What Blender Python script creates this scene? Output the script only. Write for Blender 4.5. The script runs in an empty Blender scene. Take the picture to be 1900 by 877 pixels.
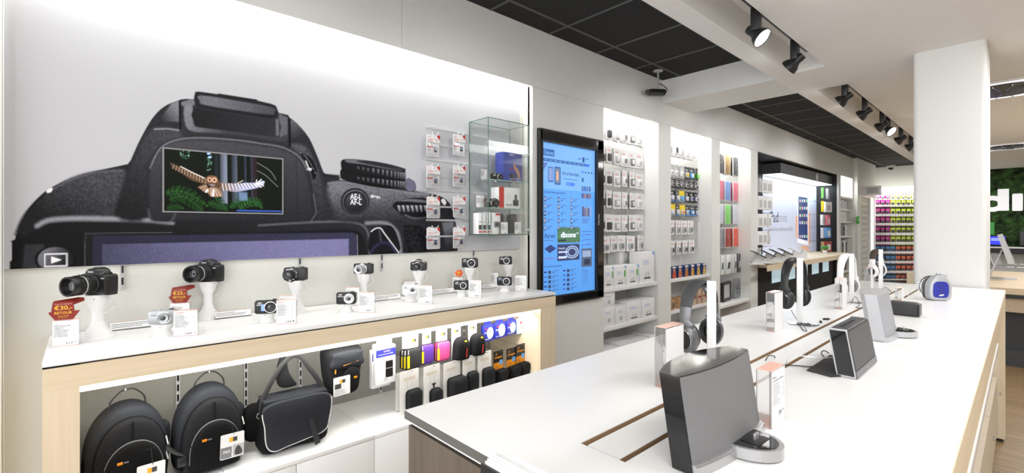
import bpy, bmesh, math, random
import numpy as np
from mathutils import Vector, Matrix
random.seed(7)
PI = math.pi
C = bpy.context.scene.collection
# ---------------------------------------------------------------- camera
H = 1.37                       # eye height
F, CX, CY = 872.0, 950.0, 423.0  # focal length in px of the 1900x877 frame, principal column, horizon row
YAW = math.atan(950 / 872)
SN, CS = math.sin(YAW), math.cos(YAW)
cd = bpy.data.cameras.new('camera')
cam = bpy.data.objects.new('camera', cd)
C.objects.link(cam)
cam.location = (0, 0, H)
cam.rotation_euler = (PI / 2, 0, YAW)
cd.sensor_width = 36
cd.lens = F / 1900 * 36
cd.shift_y = -(438.5 - CY) / 1900
cd.clip_start = 0.02
bpy.context.scene.camera = cam
sc = bpy.context.scene
sc.view_settings.view_transform = 'Standard'
sc.view_settings.look = 'None'
sc.view_settings.gamma = 1
sc.view_settings.use_curve_mapping = False
sc.view_settings.exposure = 0.42
sc.cycles.transparent_max_bounces = 32
# ---------------------------------------------------------------- world and big lights
w = bpy.data.worlds.new('world')
sc.world = w
w.use_nodes = True
w.node_tree.nodes['Background'].inputs[0].default_value = (0.965, 0.985, 1.0, 1)
w.node_tree.nodes['Background'].inputs[1].default_value = 2.6


def area(name, loc, sx, sy, power, aim=(0, 0, -1), col=(1, 1, 1), spread=180):
    l = bpy.data.lights.new(name, 'AREA')
    l.shape = 'RECTANGLE'
    l.size, l.size_y, l.energy, l.color = sx, sy, power, col
    l.spread = math.radians(spread)
    o = bpy.data.objects.new(name, l)
    C.objects.link(o)
    o.location = loc
    zz = -Vector(aim).normalized()
    xx = Vector((0, 1, 0)).cross(zz).normalized()
    yy = zz.cross(xx)
    o.rotation_euler = Matrix((xx, yy, zz)).transposed().to_euler()
    return o


for yy, pw in ((-0.6, 34), (1.9, 34), (4.6, 40), (8.2, 52), (12.0, 52)):
    area('room_fill_light', (0.7, yy, 2.62), 0.6, 1.8, pw * 0.66)  # area lamps added out of view below the ceiling to brighten the room


def at(px, py=None, x=None, y=None, z=None):
    """the point of the place that the photograph shows at (px, py), on the plane x=, y= or z="""
    r = (px - CX) / F
    t = (CY - (py if py is not None else CY)) / F
    D = Vector((-SN + r * CS, CS + r * SN, t))
    if x is not None: k = x / D.x
    elif y is not None: k = y / D.y
    else: k = (z - H) / D.z
    return Vector((D.x * k, D.y * k, H + D.z * k))


def hx(h):
    h = h.lstrip('#')
    return tuple(((int(h[i:i + 2], 16) / 255) ** 2.2) for i in (0, 2, 4))


# ---------------------------------------------------------------- materials
MATS = {}


def mat(name, col, rough=0.5, metal=0.0, emit=0.0, var=0.04, scale=40, bump=0.0, coat=0.0, spec=0.5):
    if name in MATS: return MATS[name]
    if isinstance(col, str): col = hx(col)
    m = bpy.data.materials.new(name)
    m.use_nodes = True
    nt = m.node_tree
    b = nt.nodes['Principled BSDF']
    b.inputs['Roughness'].default_value = rough
    b.inputs['Metallic'].default_value = metal
    b.inputs['Coat Weight'].default_value = coat
    b.inputs['Specular IOR Level'].default_value = spec
    n = nt.nodes.new('ShaderNodeTexNoise')
    n.inputs['Scale'].default_value = scale
    tc = nt.nodes.new('ShaderNodeTexCoord')
    nt.links.new(tc.outputs['Object'], n.inputs['Vector'])
    mx = nt.nodes.new('ShaderNodeMix')
    mx.data_type = 'RGBA'
    mx.inputs[6].default_value = tuple(min(1, c * (1 - var)) for c in col) + (1,)
    mx.inputs[7].default_value = tuple(min(1, c * (1 + var)) for c in col) + (1,)
    nt.links.new(n.outputs['Fac'], mx.inputs[0])
    nt.links.new(mx.outputs[2], b.inputs['Base Color'])
    if emit:
        nt.links.new(mx.outputs[2], b.inputs['Emission Color'])
        b.inputs['Emission Strength'].default_value = emit
    if bump:
        bp = nt.nodes.new('ShaderNodeBump')
        bp.inputs['Strength'].default_value = bump
        bp.inputs['Distance'].default_value = 0.002
        nt.links.new(n.outputs['Fac'], bp.inputs['Height'])
        nt.links.new(bp.outputs[0], b.inputs['Normal'])
    MATS[name] = m
    return m


def glassmat(name, tint=(1, 1, 1), gl=0.06, rough=0.02, k=0.6):
    if name in MATS: return MATS[name]
    m = bpy.data.materials.new(name)
    m.use_nodes = True
    nt = m.node_tree
    nt.nodes.remove(nt.nodes['Principled BSDF'])
    out = nt.nodes['Material Output']
    t = nt.nodes.new('ShaderNodeBsdfTransparent')
    t.inputs[0].default_value = tuple(tint) + (1,)
    g = nt.nodes.new('ShaderNodeBsdfGlossy')
    g.inputs['Roughness'].default_value = rough
    fr = nt.nodes.new('ShaderNodeFresnel')
    fr.inputs[0].default_value = 1.45
    ma = nt.nodes.new('ShaderNodeMath')
    ma.operation = 'MULTIPLY_ADD'
    ma.inputs[1].default_value = k
    ma.inputs[2].default_value = gl
    nt.links.new(fr.outputs[0], ma.inputs[0])
    mx = nt.nodes.new('ShaderNodeMixShader')
    nt.links.new(ma.outputs[0], mx.inputs[0])
    nt.links.new(t.outputs[0], mx.inputs[1])
    nt.links.new(g.outputs[0], mx.inputs[2])
    nt.links.new(mx.outputs[0], out.inputs[0])
    MATS[name] = m
    return m


def woodmat(name, c1, c2, axis='Y', rough=0.45, planks=0.0, sc_=1.0):
    m = bpy.data.materials.new(name)
    m.use_nodes = True
    nt = m.node_tree
    b = nt.nodes['Principled BSDF']
    b.inputs['Roughness'].default_value = rough
    tc = nt.nodes.new('ShaderNodeTexCoord')
    mp = nt.nodes.new('ShaderNodeMapping')
    s = {'X': (1.2, 30, 30), 'Y': (30, 1.2, 30), 'Z': (30, 30, 1.2)}[axis]
    mp.inputs['Scale'].default_value = tuple(k * sc_ for k in s)
    nt.links.new(tc.outputs['Object'], mp.inputs[0])
    n = nt.nodes.new('ShaderNodeTexNoise')
    n.inputs['Scale'].default_value = 1.6
    n.inputs['Detail'].default_value = 6
    nt.links.new(mp.outputs[0], n.inputs['Vector'])
    cr = nt.nodes.new('ShaderNodeValToRGB')
    cr.color_ramp.elements[0].position = 0.3
    cr.color_ramp.elements[1].position = 0.7
    cr.color_ramp.elements[0].color = hx(c1) + (1,)
    cr.color_ramp.elements[1].color = hx(c2) + (1,)
    nt.links.new(n.outputs['Fac'], cr.inputs[0])
    last = cr.outputs[0]
    if planks:
        br = nt.nodes.new('ShaderNodeTexBrick')
        br.inputs['Scale'].default_value = 1
        br.inputs['Brick Width'].default_value = 1.2
        br.inputs['Row Height'].default_value = planks
        br.inputs['Mortar Size'].default_value = 0.0015
        br.inputs['Color1'].default_value = (1, 1, 1, 1)
        br.inputs['Color2'].default_value = (0.82, 0.8, 0.78, 1)
        br.inputs['Mortar'].default_value = (0.45, 0.4, 0.35, 1)
        nt.links.new(tc.outputs['Object'], br.inputs['Vector'])
        mm = nt.nodes.new('ShaderNodeMix')
        mm.data_type = 'RGBA'
        mm.blend_type = 'MULTIPLY'
        mm.inputs[0].default_value = 1
        nt.links.new(last, mm.inputs[6])
        nt.links.new(br.outputs[0], mm.inputs[7])
        last = mm.outputs[2]
    nt.links.new(last, b.inputs['Base Color'])
    return m


def attrmat(name, emit=0.0, rough=0.5, spec=0.15):
    """a printed or shown picture: its colours come from the print stored on the sheet itself"""
    m = bpy.data.materials.new(name)
    m.use_nodes = True
    nt = m.node_tree
    b = nt.nodes['Principled BSDF']
    b.inputs['Roughness'].default_value = rough
    b.inputs['Specular IOR Level'].default_value = spec
    a = nt.nodes.new('ShaderNodeAttribute')
    a.attribute_name = 'print'
    nt.links.new(a.outputs['Color'], b.inputs['Base Color'])
    if emit:
        nt.links.new(a.outputs['Color'], b.inputs['Emission Color'])
        b.inputs['Emission Strength'].default_value = emit
    return m


# ---------------------------------------------------------------- mesh builder
def RX(a): return Matrix.Rotation(a, 4, 'X')
def RY(a): return Matrix.Rotation(a, 4, 'Y')
def RZ(a): return Matrix.Rotation(a, 4, 'Z')
def T(x, y, z): return Matrix.Translation((x, y, z))
def S(x, y, z): return Matrix.Diagonal((x, y, z, 1))


FRONT = RX(PI / 2)   # local z -> -y : lathe axis towards the front
_box, _txt = {}, {}


def text_geo(s, bold=0.0):
    k = (s, bold)
    if k not in _txt:
        cu = bpy.data.curves.new('t', 'FONT')
        cu.body = s
        cu.size = 1
        cu.offset = bold
        cu.resolution_u = 3
        o = bpy.data.objects.new('t', cu)
        C.objects.link(o)
        dg = bpy.context.evaluated_depsgraph_get()
        me = o.evaluated_get(dg).to_mesh()
        vs = [tuple(v.co) for v in me.vertices]
        fs = [tuple(p.vertices) for p in me.polygons]
        o.evaluated_get(dg).to_mesh_clear()
        bpy.data.objects.remove(o)
        bpy.data.curves.remove(cu)
        xs = [v[0] for v in vs] or [0, 1]
        ys = [v[1] for v in vs] or [0, 1]
        x0, x1, y0, y1 = min(xs), max(xs), min(ys), max(ys)
        _txt[k] = ([((v[0] - x0) / (x1 - x0 + 1e-9), (v[1] - y0) / (y1 - y0 + 1e-9)) for v in vs], fs, (x1 - x0) / (y1 - y0 + 1e-9))
    return _txt[k]


class MB:
    def __init__(s, M=None):
        s.v, s.f, s.mi, s.sm, s.mats = [], [], [], [], []
        s.M = M or Matrix()

    def add(s, vs, fs, m, smooth=False, M=None):
        if m not in s.mats: s.mats.append(m)
        i = s.mats.index(m)
        X = s.M @ M if M is not None else s.M
        b = len(s.v)
        s.v += [tuple(X @ Vector(v)) for v in vs]
        flip = X.determinant() < 0
        for f in fs:
            f = tuple(b + k for k in f)
            s.f.append(f[::-1] if flip else f)
            s.mi.append(i)
            s.sm.append(smooth)
        return s

    def box(s, x0, x1, y0, y1, z0, z1, m, bev=0, seg=2, M=None):
        sx, sy, sz = x1 - x0, y1 - y0, z1 - z0
        c = T((x0 + x1) / 2, (y0 + y1) / 2, (z0 + z1) / 2)
        M = M @ c if M is not None else c
        if not bev:
            a, b_, d = sx / 2, sy / 2, sz / 2
            vs = [(-a, -b_, -d), (a, -b_, -d), (a, b_, -d), (-a, b_, -d), (-a, -b_, d), (a, -b_, d), (a, b_, d), (-a, b_, d)]
            fs = [(0, 3, 2, 1), (4, 5, 6, 7), (0, 1, 5, 4), (1, 2, 6, 5), (2, 3, 7, 6), (3, 0, 4, 7)]
            return s.add(vs, fs, m, False, M)
        bev = min(bev, 0.49 * min(abs(sx), abs(sy), abs(sz)))
        k = (round(sx, 5), round(sy, 5), round(sz, 5), round(bev, 5), seg)
        if k not in _box:
            bm = bmesh.new()
            bmesh.ops.create_cube(bm, size=1)
            bmesh.ops.scale(bm, vec=(sx, sy, sz), verts=bm.verts)
            bmesh.ops.bevel(bm, geom=bm.edges[:], offset=bev, segments=seg, affect='EDGES', profile=0.5)
            bm.verts.index_update()
            _box[k] = ([tuple(v.co) for v in bm.verts], [tuple(v.index for v in f.verts) for f in bm.faces])
            bm.free()
        vs, fs = _box[k]
        return s.add(vs, fs, m, True, M)

    def lathe(s, prof, m, n=24, M=None, smooth=True, arc=2 * PI, sx=1, sy=1):
        vs, fs = [], []
        full = abs(arc - 2 * PI) < 1e-6
        nn = n if full else n + 1
        for r, z in prof:
            for i in range(nn):
                a = arc * i / n
                vs.append((r * math.cos(a) * sx, r * math.sin(a) * sy, z))
        for j in range(len(prof) - 1):
            for i in range(n):
                i2 = (i + 1) % nn
                fs.append((j * nn + i, j * nn + i2, (j + 1) * nn + i2, (j + 1) * nn + i))
        if full:
            if prof[0][0] > 1e-6: fs.append(tuple(range(nn))[::-1])
            if prof[-1][0] > 1e-6: fs.append(tuple((len(prof) - 1) * nn + i for i in range(nn)))
        return s.add(vs, fs, m, smooth, M)

    def tube(s, pts, r, m, n=8, M=None, flat=1.0, closed=False, up=(0, 0, 1)):
        pts = [Vector(p) for p in pts]
        N = len(pts)
        vs, fs = [], []
        for i, p in enumerate(pts):
            a = pts[(i - 1) % N] if (i > 0 or closed) else p
            b = pts[(i + 1) % N] if (i < N - 1 or closed) else p
            t = (b - a).normalized()
            u = Vector(up)
            if abs(t.dot(u)) > 0.97: u = Vector((1, 0, 0)) if abs(t.x) < 0.9 else Vector((0, 1, 0))
            e1 = t.cross(u).normalized()
            e2 = e1.cross(t).normalized()
            rr = r[i] if isinstance(r, (list, tuple)) else r
            for k in range(n):
                q = 2 * PI * k / n
                vs.append(tuple(p + e1 * rr * math.cos(q) + e2 * rr * flat * math.sin(q)))
        for i in range(N if closed else N - 1):
            j = (i + 1) % N
            for k in range(n):
                k2 = (k + 1) % n
                fs.append((i * n + k, i * n + k2, j * n + k2, j * n + k))
        if not closed:
            fs.append(tuple(range(n))[::-1])
            fs.append(tuple((N - 1) * n + k for k in range(n)))
        return s.add(vs, fs, m, True, M)

    def prism(s, poly, h0, h1, m, plane='xz', M=None, smooth=False):
        """poly (a,b): 'xz' extruded along y from h0 to h1, 'xy' along z, 'yz' along x"""
        n = len(poly)
        q = {'xz': lambda a, b, h: (a, h, b), 'xy': lambda a, b, h: (a, b, h), 'yz': lambda a, b, h: (h, a, b)}[plane]
        ar = sum(poly[i][0] * poly[(i + 1) % n][1] - poly[(i + 1) % n][0] * poly[i][1] for i in range(n))
        if ar < 0: poly = poly[::-1]
        vs = [q(a, b, h0) for a, b in poly] + [q(a, b, h1) for a, b in poly]
        fs = [tuple(range(n))[::-1], tuple(range(n, 2 * n))] + [(i, (i + 1) % n, n + (i + 1) % n, n + i) for i in range(n)]
        if (plane == 'xz') == (h1 > h0): fs = [f[::-1] for f in fs]
        return s.add(vs, fs, m, smooth, M)

    def pillow(s, out, depth, m, dome=0.12, M=None, edge=0.5, prof=None):
        """soft body: outline (x,z) at the back (y=0), swelling to the front (y=-depth)"""
        n = len(out)
        cx = sum(p[0] for p in out) / n
        cz = sum(p[1] for p in out) / n
        prof = prof or [(0.94, 0), (0.99, 0.06), (1, 0.2), (1, 0.62), (0.985, 0.8), (0.94, 0.93), (0.86, 1.0), (0.65, 1 + dome * 0.6), (0.35, 1 + dome * 0.95)]
        vs, fs = [], []
        for k, d in prof:
            for a, b in out: vs.append((cx + (a - cx) * k, -depth * d, cz + (b - cz) * k))
        L = len(prof)
        vs.append((cx, -depth * (1 + dome), cz))
        for j in range(L - 1):
            for i in range(n):
                i2 = (i + 1) % n
                fs.append((j * n + i, j * n + i2, (j + 1) * n + i2, (j + 1) * n + i))
        for i in range(n): fs.append(((L - 1) * n + i, (L - 1) * n + (i + 1) % n, L * n))
        fs.append(tuple(range(n))[::-1])
        ar = sum(out[i][0] * out[(i + 1) % n][1] - out[(i + 1) % n][0] * out[i][1] for i in range(n))
        if ar < 0: fs = [f[::-1] for f in fs]
        return s.add(vs, fs, m, True, M)

    def ell(s, c, r, m, n=20, M=None):
        k = n // 2
        prof = [(max(1e-7, math.sin(PI * i / k)), -math.cos(PI * i / k)) for i in range(k + 1)]
        X = T(*c) @ S(*r)
        return s.lathe(prof, m, n, (M @ X) if M is not None else X)

    def quad(s, a, b, c, d, m, M=None): return s.add([a, b, c, d], [(0, 1, 2, 3)], m, False, M)

    def text(s, txt, x0, x1, z0, z1, y, m, bold=0.0, keep=True, M=None):
        """lettering on a plane facing -y, fitted into x0..x1, z0..z1"""
        vs, fs, asp = text_geo(txt, bold)
        W, Hh = x1 - x0, z1 - z0
        return s.add([(x0 + v[0] * W, y, z0 + v[1] * Hh) for v in vs], fs, m, False, M)

    def lines(s, x0, x1, z0, z1, n, y, m, fill=0.45, seed=1, M=None):
        """rows of print too small to read"""
        rg = random.Random(seed)
        st = (z1 - z0) / n
        for i in range(n):
            z = z1 - st * (i + 0.5)
            e = x0 + (x1 - x0) * rg.uniform(0.5, 1)
            s.add([(x0, y, z - st * fill / 2), (e, y, z - st * fill / 2), (e, y, z + st * fill / 2), (x0, y, z + st * fill / 2)], [(0, 1, 2, 3)], m, False, M)
        return s

    def build(s, name, parent=None, label=None, weld=False):
        me = bpy.data.meshes.new(name)
        me.from_pydata(s.v, [], s.f)
        for m in s.mats: me.materials.append(m)
        me.polygons.foreach_set('material_index', s.mi)
        me.polygons.foreach_set('use_smooth', s.sm)
        me.update()
        if any(s.sm):
            try: me.set_sharp_from_angle(angle=math.radians(42))
            except Exception: pass
        o = bpy.data.objects.new(name, me)
        C.objects.link(o)
        if parent is not None: o.parent = parent
        if label: o['label'] = label
        return o


def thing(name, label, cat, loc=(0, 0, 0), rz=0.0, group=None, rx=0.0, ry=0.0):
    o = bpy.data.objects.new(name, None)
    o.empty_display_size = 0.02
    C.objects.link(o)
    o.location = loc
    o.rotation_euler = (rx, ry, rz)
    tag(o, label, cat, group)
    return o


def tag(o, label, cat, group=None):
    o['label'] = label
    o['category'] = cat
    if group: o['group'] = group
    return o


def dup(root, loc=None, rz=None, label=None, group=None, parent=None):
    r = root.copy()
    C.objects.link(r)
    if parent is not None: r.parent = parent
    if loc is not None: r.location = loc
    if rz is not None: r.rotation_euler = (root.rotation_euler[0], root.rotation_euler[1], rz)
    if label: r['label'] = label
    if group: r['group'] = group
    for ch in list(root.children): dup(ch, parent=r)
    return r


def struct(o):
    o['kind'] = 'structure'
    return o


def rrect(x0, x1, z0, z1, r, n=5):
    out = []
    for cx, cz, a0 in ((x1 - r, z0 + r, -PI / 2), (x1 - r, z1 - r, 0), (x0 + r, z1 - r, PI / 2), (x0 + r, z0 + r, PI)):
        for i in range(n + 1):
            a = a0 + PI / 2 * i / n
            out.append((cx + r * math.cos(a), cz + r * math.sin(a)))
    return out


def spline(pts, n=6, closed=True):
    out = []
    N = len(pts)
    for i in range(N if closed else N - 1):
        g = (lambda k: pts[k % N]) if closed else (lambda k: pts[max(0, min(N - 1, k))])
        p0, p1, p2, p3 = g(i - 1), g(i), g(i + 1), g(i + 2)
        for k in range(n):
            t = k / n
            out.append(tuple(0.5 * ((2 * b) + (-a + c) * t + (2 * a - 5 * b + 4 * c - d) * t * t + (-a + 3 * b - 3 * c + d) * t ** 3)
                             for a, b, c, d in zip(p0, p1, p2, p3)))
    if not closed: out.append(tuple(pts[-1]))
    return out


ORD = ['first', 'second', 'third', 'fourth', 'fifth', 'sixth', 'seventh', 'eighth', 'ninth', 'tenth', 'eleventh', 'twelfth']
# ---------------------------------------------------------------- common materials
wall_m = mat('painted_wall', (0.80, 0.80, 0.785), 0.6, var=0.01)
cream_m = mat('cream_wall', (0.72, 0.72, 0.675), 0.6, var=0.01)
ceil_m = mat('ceiling_paint', (0.88, 0.86, 0.83), 0.8, var=0.01)
tile_m = mat('black_ceiling_tile', (0.012, 0.012, 0.012), 0.9, var=0.3, scale=120, bump=0.3)
tbar_m = mat('ceiling_grid_bar', (0.075, 0.075, 0.075), 0.5)
white_m = mat('white_laminate', (0.86, 0.86, 0.86), 0.32, var=0.01)
whitep = mat('white_plastic', (0.84, 0.84, 0.84), 0.3, var=0.01)
paper = mat('white_paper', (0.84, 0.84, 0.85), 0.6, var=0.01)
black = mat('black_plastic', (0.012, 0.012, 0.013), 0.38)
blackm = mat('black_matte', (0.014, 0.014, 0.015), 0.65, bump=0.2, scale=300)
blackg = mat('black_gloss', (0.006, 0.006, 0.007), 0.06, coat=0.1)
darkg = mat('dark_grey', (0.06, 0.06, 0.065), 0.5)
midg = mat('mid_grey', (0.22, 0.22, 0.23), 0.5)
lightg = mat('light_grey', (0.5, 0.5, 0.51), 0.5)
chrome = mat('chrome', (0.75, 0.75, 0.76), 0.15, 1.0)
silver = mat('silver_paint', (0.55, 0.56, 0.58), 0.3, 0.6)
silverl = mat('silver_light', (0.50, 0.51, 0.53), 0.35, 0.2)
ink = mat('ink_grey', (0.05, 0.05, 0.055), 0.7)
inkl = mat('ink_pale', (0.42, 0.42, 0.44), 0.7)
red = mat('red_print', '#c8322a', 0.5)
orange = mat('orange_print', '#e8871e', 0.5)
yellow = mat('yellow_print', '#f0d020', 0.5)
blue = mat('blue_print', '#33379c', 0.5)
bluel = mat('light_blue_print', '#6aa7e6', 0.5)
green = mat('green_print', '#4aa84a', 0.5)
maple = woodmat('maple', '#dcc9ab', '#e6d5ba', 'Y')
mapleZ = woodmat('maple_upright', '#dcc9ab', '#e6d5ba', 'Z')
mapleX = woodmat('maple_across', '#cab596', '#d6c2a3', 'X')
edgewood = woodmat('particle_edge', '#8f7256', '#a98a68', 'Y')
greyoak = woodmat('grey_oak', '#544b43', '#665c52', 'Z')
floor_m = woodmat('floor_planks', '#6c5840', '#a28862', 'X', 0.4, planks=0.16, sc_=0.7)
acryl = glassmat('clear_acrylic', (0.97, 0.97, 0.97), 0.03)
glass_m = glassmat('cabinet_glass', (0.988, 0.997, 0.992), 0.0, k=.28)
glassedge = mat('green_glass_edge', (0.06, 0.16, 0.12), 0.1)
pinkedge = mat('pink_acrylic_edge', (0.93, 0.55, 0.45), 0.15)
blister = glassmat('clear_blister', (0.95, 0.95, 0.96), 0.10, 0.12)
led_m = mat('led_strip_light', (1, 0.98, 0.86), 0.5, emit=3.5, var=0)
lamp_m = mat('lamp_glow', (1, 1, 1), 0.5, emit=12, var=0)
# ================================================================ the room
ZT = H - 0.405       # island top
ZC = H - 0.42        # display counter top
ZN = H + 1.062       # top of the lit niches
ZS = H + 1.27        # white ceiling
ZD = H + 1.505       # black ceiling
XW, XM, XB = -2.49, -2.575, -2.60   # fascia, mural sheet, wall behind the counter
YF = 14.6            # far wall


def Y(px, x=XW): return at(px, x=x).y


b = MB()
b.box(-3.1, 3.6, -2.5, YF + .1, -0.05, 0, floor_m)
struct(b.build('floor'))

# ---- left wall with its niches
MN0, MN1 = Y(2), Y(988)
NICHES = [(Y(1120), Y(1222), 0.38), (Y(1245), Y(1320), 0.38), (Y(1336), Y(1393), 0.38), (Y(1406), Y(1556), 0.39), (Y(1560), Y(1582), 0.38)]
b = MB()
DK = mat('panel_joint', (0.25, 0.245, 0.23), 0.9)


def panel(y0, y1, z0, z1, m=wall_m, x=XW, g=0.001):
    b.box(x - 0.03, x, y0 + g, y1 - g, z0 + g, z1 - g, m)


seams = [-2.5, MN0, MN1] + [v for n in NICHES for v in n[:2]]
ys = [-2.5, -0.9, 0.25, 1.4, MN1, Y(1120), Y(1225), Y(1322), Y(1400), 8.3, 9.7, Y(1558), Y(1583)]
for y0, y1 in zip(ys, ys[1:]): panel(y0, y1, ZN, ZD)
panel(-2.5, MN0, 0, ZN)
solid = [(MN1, NICHES[0][0]), (NICHES[0][1], NICHES[1][0]), (NICHES[1][1], NICHES[2][0]), (NICHES[2][1], NICHES[3][0]), (NICHES[3][1], NICHES[4][0]), (NICHES[4][1], Y(1583))]
for y0, y1 in solid: panel(y0, y1, 0, ZN)
b.box(XW - 0.05, XW - 0.031, -2.5, MN0, 0, ZD, DK)
b.box(XW - 0.05, XW - 0.031, MN1, NICHES[0][0], 0, ZD, DK)
# mural niche lining
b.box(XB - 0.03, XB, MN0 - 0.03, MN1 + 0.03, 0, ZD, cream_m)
b.box(XB, XW - 0.03, MN0 - 0.03, MN0, 0, ZD, wall_m)
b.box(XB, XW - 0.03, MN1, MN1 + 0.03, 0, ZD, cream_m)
for i, (y0, y1, d) in enumerate(NICHES):
    m = wall_m if i != 3 else blackm
    b.box(XW - d - 0.02, XW - d, y0 - .02, y1 + .02, 0, ZD, m)
    b.box(XW - d, XW - 0.03, y0 - .02, y0, 0, ZD, m)
    b.box(XW - d, XW - 0.03, y1, y1 + .02, 0, ZD, m)
    b.box(XW - d, XW - 0.03, y0, y1, ZN + (.12 if i != 3 else 0), ZN + .14, m)
# pillar with the stockroom door, and the stretch behind it
YP0, YP1 = Y(1583), Y(1617)
b.box(XW - .1, XW + 0.08, YP0, Y(1590), 0, ZD, wall_m)
b.box(XW - .1, XW + 0.08, Y(1613.5), YP1, 0, ZD, wall_m)
b.box(XW - .1, XW + 0.08, Y(1590), Y(1613.5), H + .71, ZD, wall_m)
b.box(XW - .1, XW, YP1, YF, 0, ZD, wall_m)
struct(b.build('wall_left'))
# far wall
b = MB()
b.box(-2.6, 3.6, YF, YF + .1, 0, ZD, wall_m)
struct(b.build('wall_far'))
b = MB()
b.box(3.4, 3.5, -2.5, YF, 0, ZS, mat('blocker_wall_grey', (.75, .74, .72), .7))  # unseen wall, added to block world light coming from the right
struct(b.build('wall_right_blocker'))
# ---- black tiled ceiling
b = MB()
b.box(-3.1, -1.0, -2.5, YF + .1, ZD, ZD + .05, tile_m)
xg = -2.296
yc = [at(1053.8, 47.9, z=ZD).y + 0.59 * k for k in range(-8, 21)]
b.box(xg - .012, xg + .012, -2.5, YF, ZD - .004, ZD, tbar_m)
b.box(xg + .6 - .012, xg + .6 + .012, -2.5, YF, ZD - .004, ZD, tbar_m)
for y in yc: b.box(XW, -1.4, y - .01, y + .01, ZD - .0045, ZD, tbar_m)
struct(b.build('ceiling'))
# ---- white ceiling with its two slots
XR, XL, XE = -1.052, -1.295, -1.44
S1, S2 = at(1531, 123, z=ZS).y, at(1514, 167, z=ZS).y
S0 = -1.4
b = MB()
CT = ZS + .3
b.box(XR, 3.6, -2.5, YF + .1, ZS, CT, ceil_m)
b.box(XE, XL, -2.5, YF + .1, ZS, CT, ceil_m)
for y0, y1 in ((-2.5, S0), (S1, S2), (13.6, YF + .1)): b.box(XL, XR, y0, y1, ZS, CT, ceil_m)
b.box(XL, XR, S0, 13.6, ZS + .22, CT, ceil_m)
b.box(XW, XE, Y(1230), Y(1282), ZS, ZD, wall_m)
struct(b.build('ceiling'))
# ---- column
c0, c1 = at(1694, 100, z=ZS), at(1819, 73, z=ZS)
b = MB()
b.prism(rrect(c0.x, c1.x + .03, c0.y, c0.y + .5, .03, 5), 0, ZS, wall_m, 'xy', smooth=True)
struct(b.build('column'))
# ---- door in the pillar
dy0, dy1 = Y(1593, XW + .05), Y(1611, XW + .05)
b = MB()
b.box(XW - .02, XW + .05, dy0, dy1, 0, H + .69, mat('door_paint', (0.62, 0.6, 0.57), 0.5))
d1 = struct(b.build('door_1'))
f = MB()
f.box(XW + .05, XW + .085, dy0 - .06, dy0, 0, H + .72, whitep)
f.box(XW + .05, XW + .085, dy1, dy1 + .06, 0, H + .72, whitep)
f.box(XW + .05, XW + .085, dy0, dy1, H + .69, H + .72, whitep)
f.build('door_frame', d1)
f = MB()
for k in range(14):
    f.box(XW + .05, XW + .053, dy0 + .3, dy1 - .12, .2 + k * .13, .26 + k * .13, mat('frosted_band', (0.78, 0.77, 0.76), 0.3))
f.build('glazing_bands', d1)
f = MB()
f.tube([(XW + .05, dy0 + .1, .95), (XW + .1, dy0 + .1, .95), (XW + .1, dy0 + .25, .95)], .01, chrome)
f.build('door_handle', d1)
# base boards
b = MB()
b.box(XW, XW + .012, MN1 + .02, NICHES[0][0], 0, .08, lightg)
struct(b.build('baseboard_left'))

# ---- lights in the niches (real strips behind the fascia edge)


def led(name, y0, y1, x, z, power, label):
    s = MB()
    s.box(x - .008, x + .008, y0, y1, z, z + .012, led_m)
    o = s.build(name)
    tag(o, label, 'light')
    area(name + '_glow', (x, (y0 + y1) / 2, z - .005), .05, y1 - y0, power, (-0.35, 0, -1), (1, .99, .93))


led('led_strip', MN0 + .03, MN1 - .02, XW - .05, ZN + .045, 20, 'warm white light strip behind the fascia edge above the camera mural')
for (y0, y1, d), nm in zip([NICHES[0], NICHES[1], NICHES[2], NICHES[4]], ['the chargers and cables niche beside the large screen', 'the niche of batteries and white adapters', 'the niche of coloured tablet covers', 'the narrow far niche of white boxes']):
    led('led_strip', y0 + .02, y1 - .02, XW - .12, ZN + .1, 4.0 * (y1 - y0) + 1.0, 'white light strip at the top of ' + nm)

# ================================================================ island table
IX0, IX1 = -0.933, -0.082
IY0, IY1 = at(751, 760, z=ZT).y, at(1867, 538, z=ZT).y
isl = thing('island_table', 'long white topped island display table with grey oak end and maple side', 'display table', ((IX0 + IX1) / 2, (IY0 + IY1) / 2, 0))
ox, oy = (IX0 + IX1) / 2, (IY0 + IY1) / 2
M0 = T(-ox, -oy, 0)
G = [-.566, -.551, -.480, -.467]
GY0, GY1 = at(1072, 824, z=ZT).y + .008, 4.12
th = .022
b = MB(M0)
b.box(IX0, G[0], IY0, IY1, ZT - th, ZT, white_m)
b.box(G[3], IX1, IY0, IY1, ZT - th, ZT, white_m)
b.box(G[0], G[3], IY0, GY0, ZT - th, ZT, white_m)
b.box(G[0], G[3], GY1, IY1, ZT - th, ZT, white_m)
b.build('table_top', isl)
b = MB(M0)
b.box(G[1], G[2], GY0 + .004, GY1, ZT - th, ZT, white_m)
b.build('channel_cover', isl, 'white cover strip in the cable channel')
b = MB(M0)
b.box(G[0] - .012, G[0] + .0005, GY0, GY1, ZT - .05, ZT - .0012, edgewood)
b.box(G[2] - .001, G[2] + .0006, GY0 + .004, GY1, ZT - .05, ZT - .0012, edgewood)
b.box(G[0] - .01, G[3] + .01, GY0, GY1, ZT - .09, ZT - .085, darkg)
for yy in (1.5, 2.4, 3.3): b.box(G[0], G[3], yy, yy + .03, ZT - .07, ZT - .05, darkg)
b.build('cable_channel', isl, 'bare wood sides of the cable channel')
b = MB(M0)
b.box(IX0, IX1, IY0 - .0015, IY0 + .001, ZT - .018, ZT - .001, mat('grey_edge_band', '#5d5b58', .5))
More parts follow.
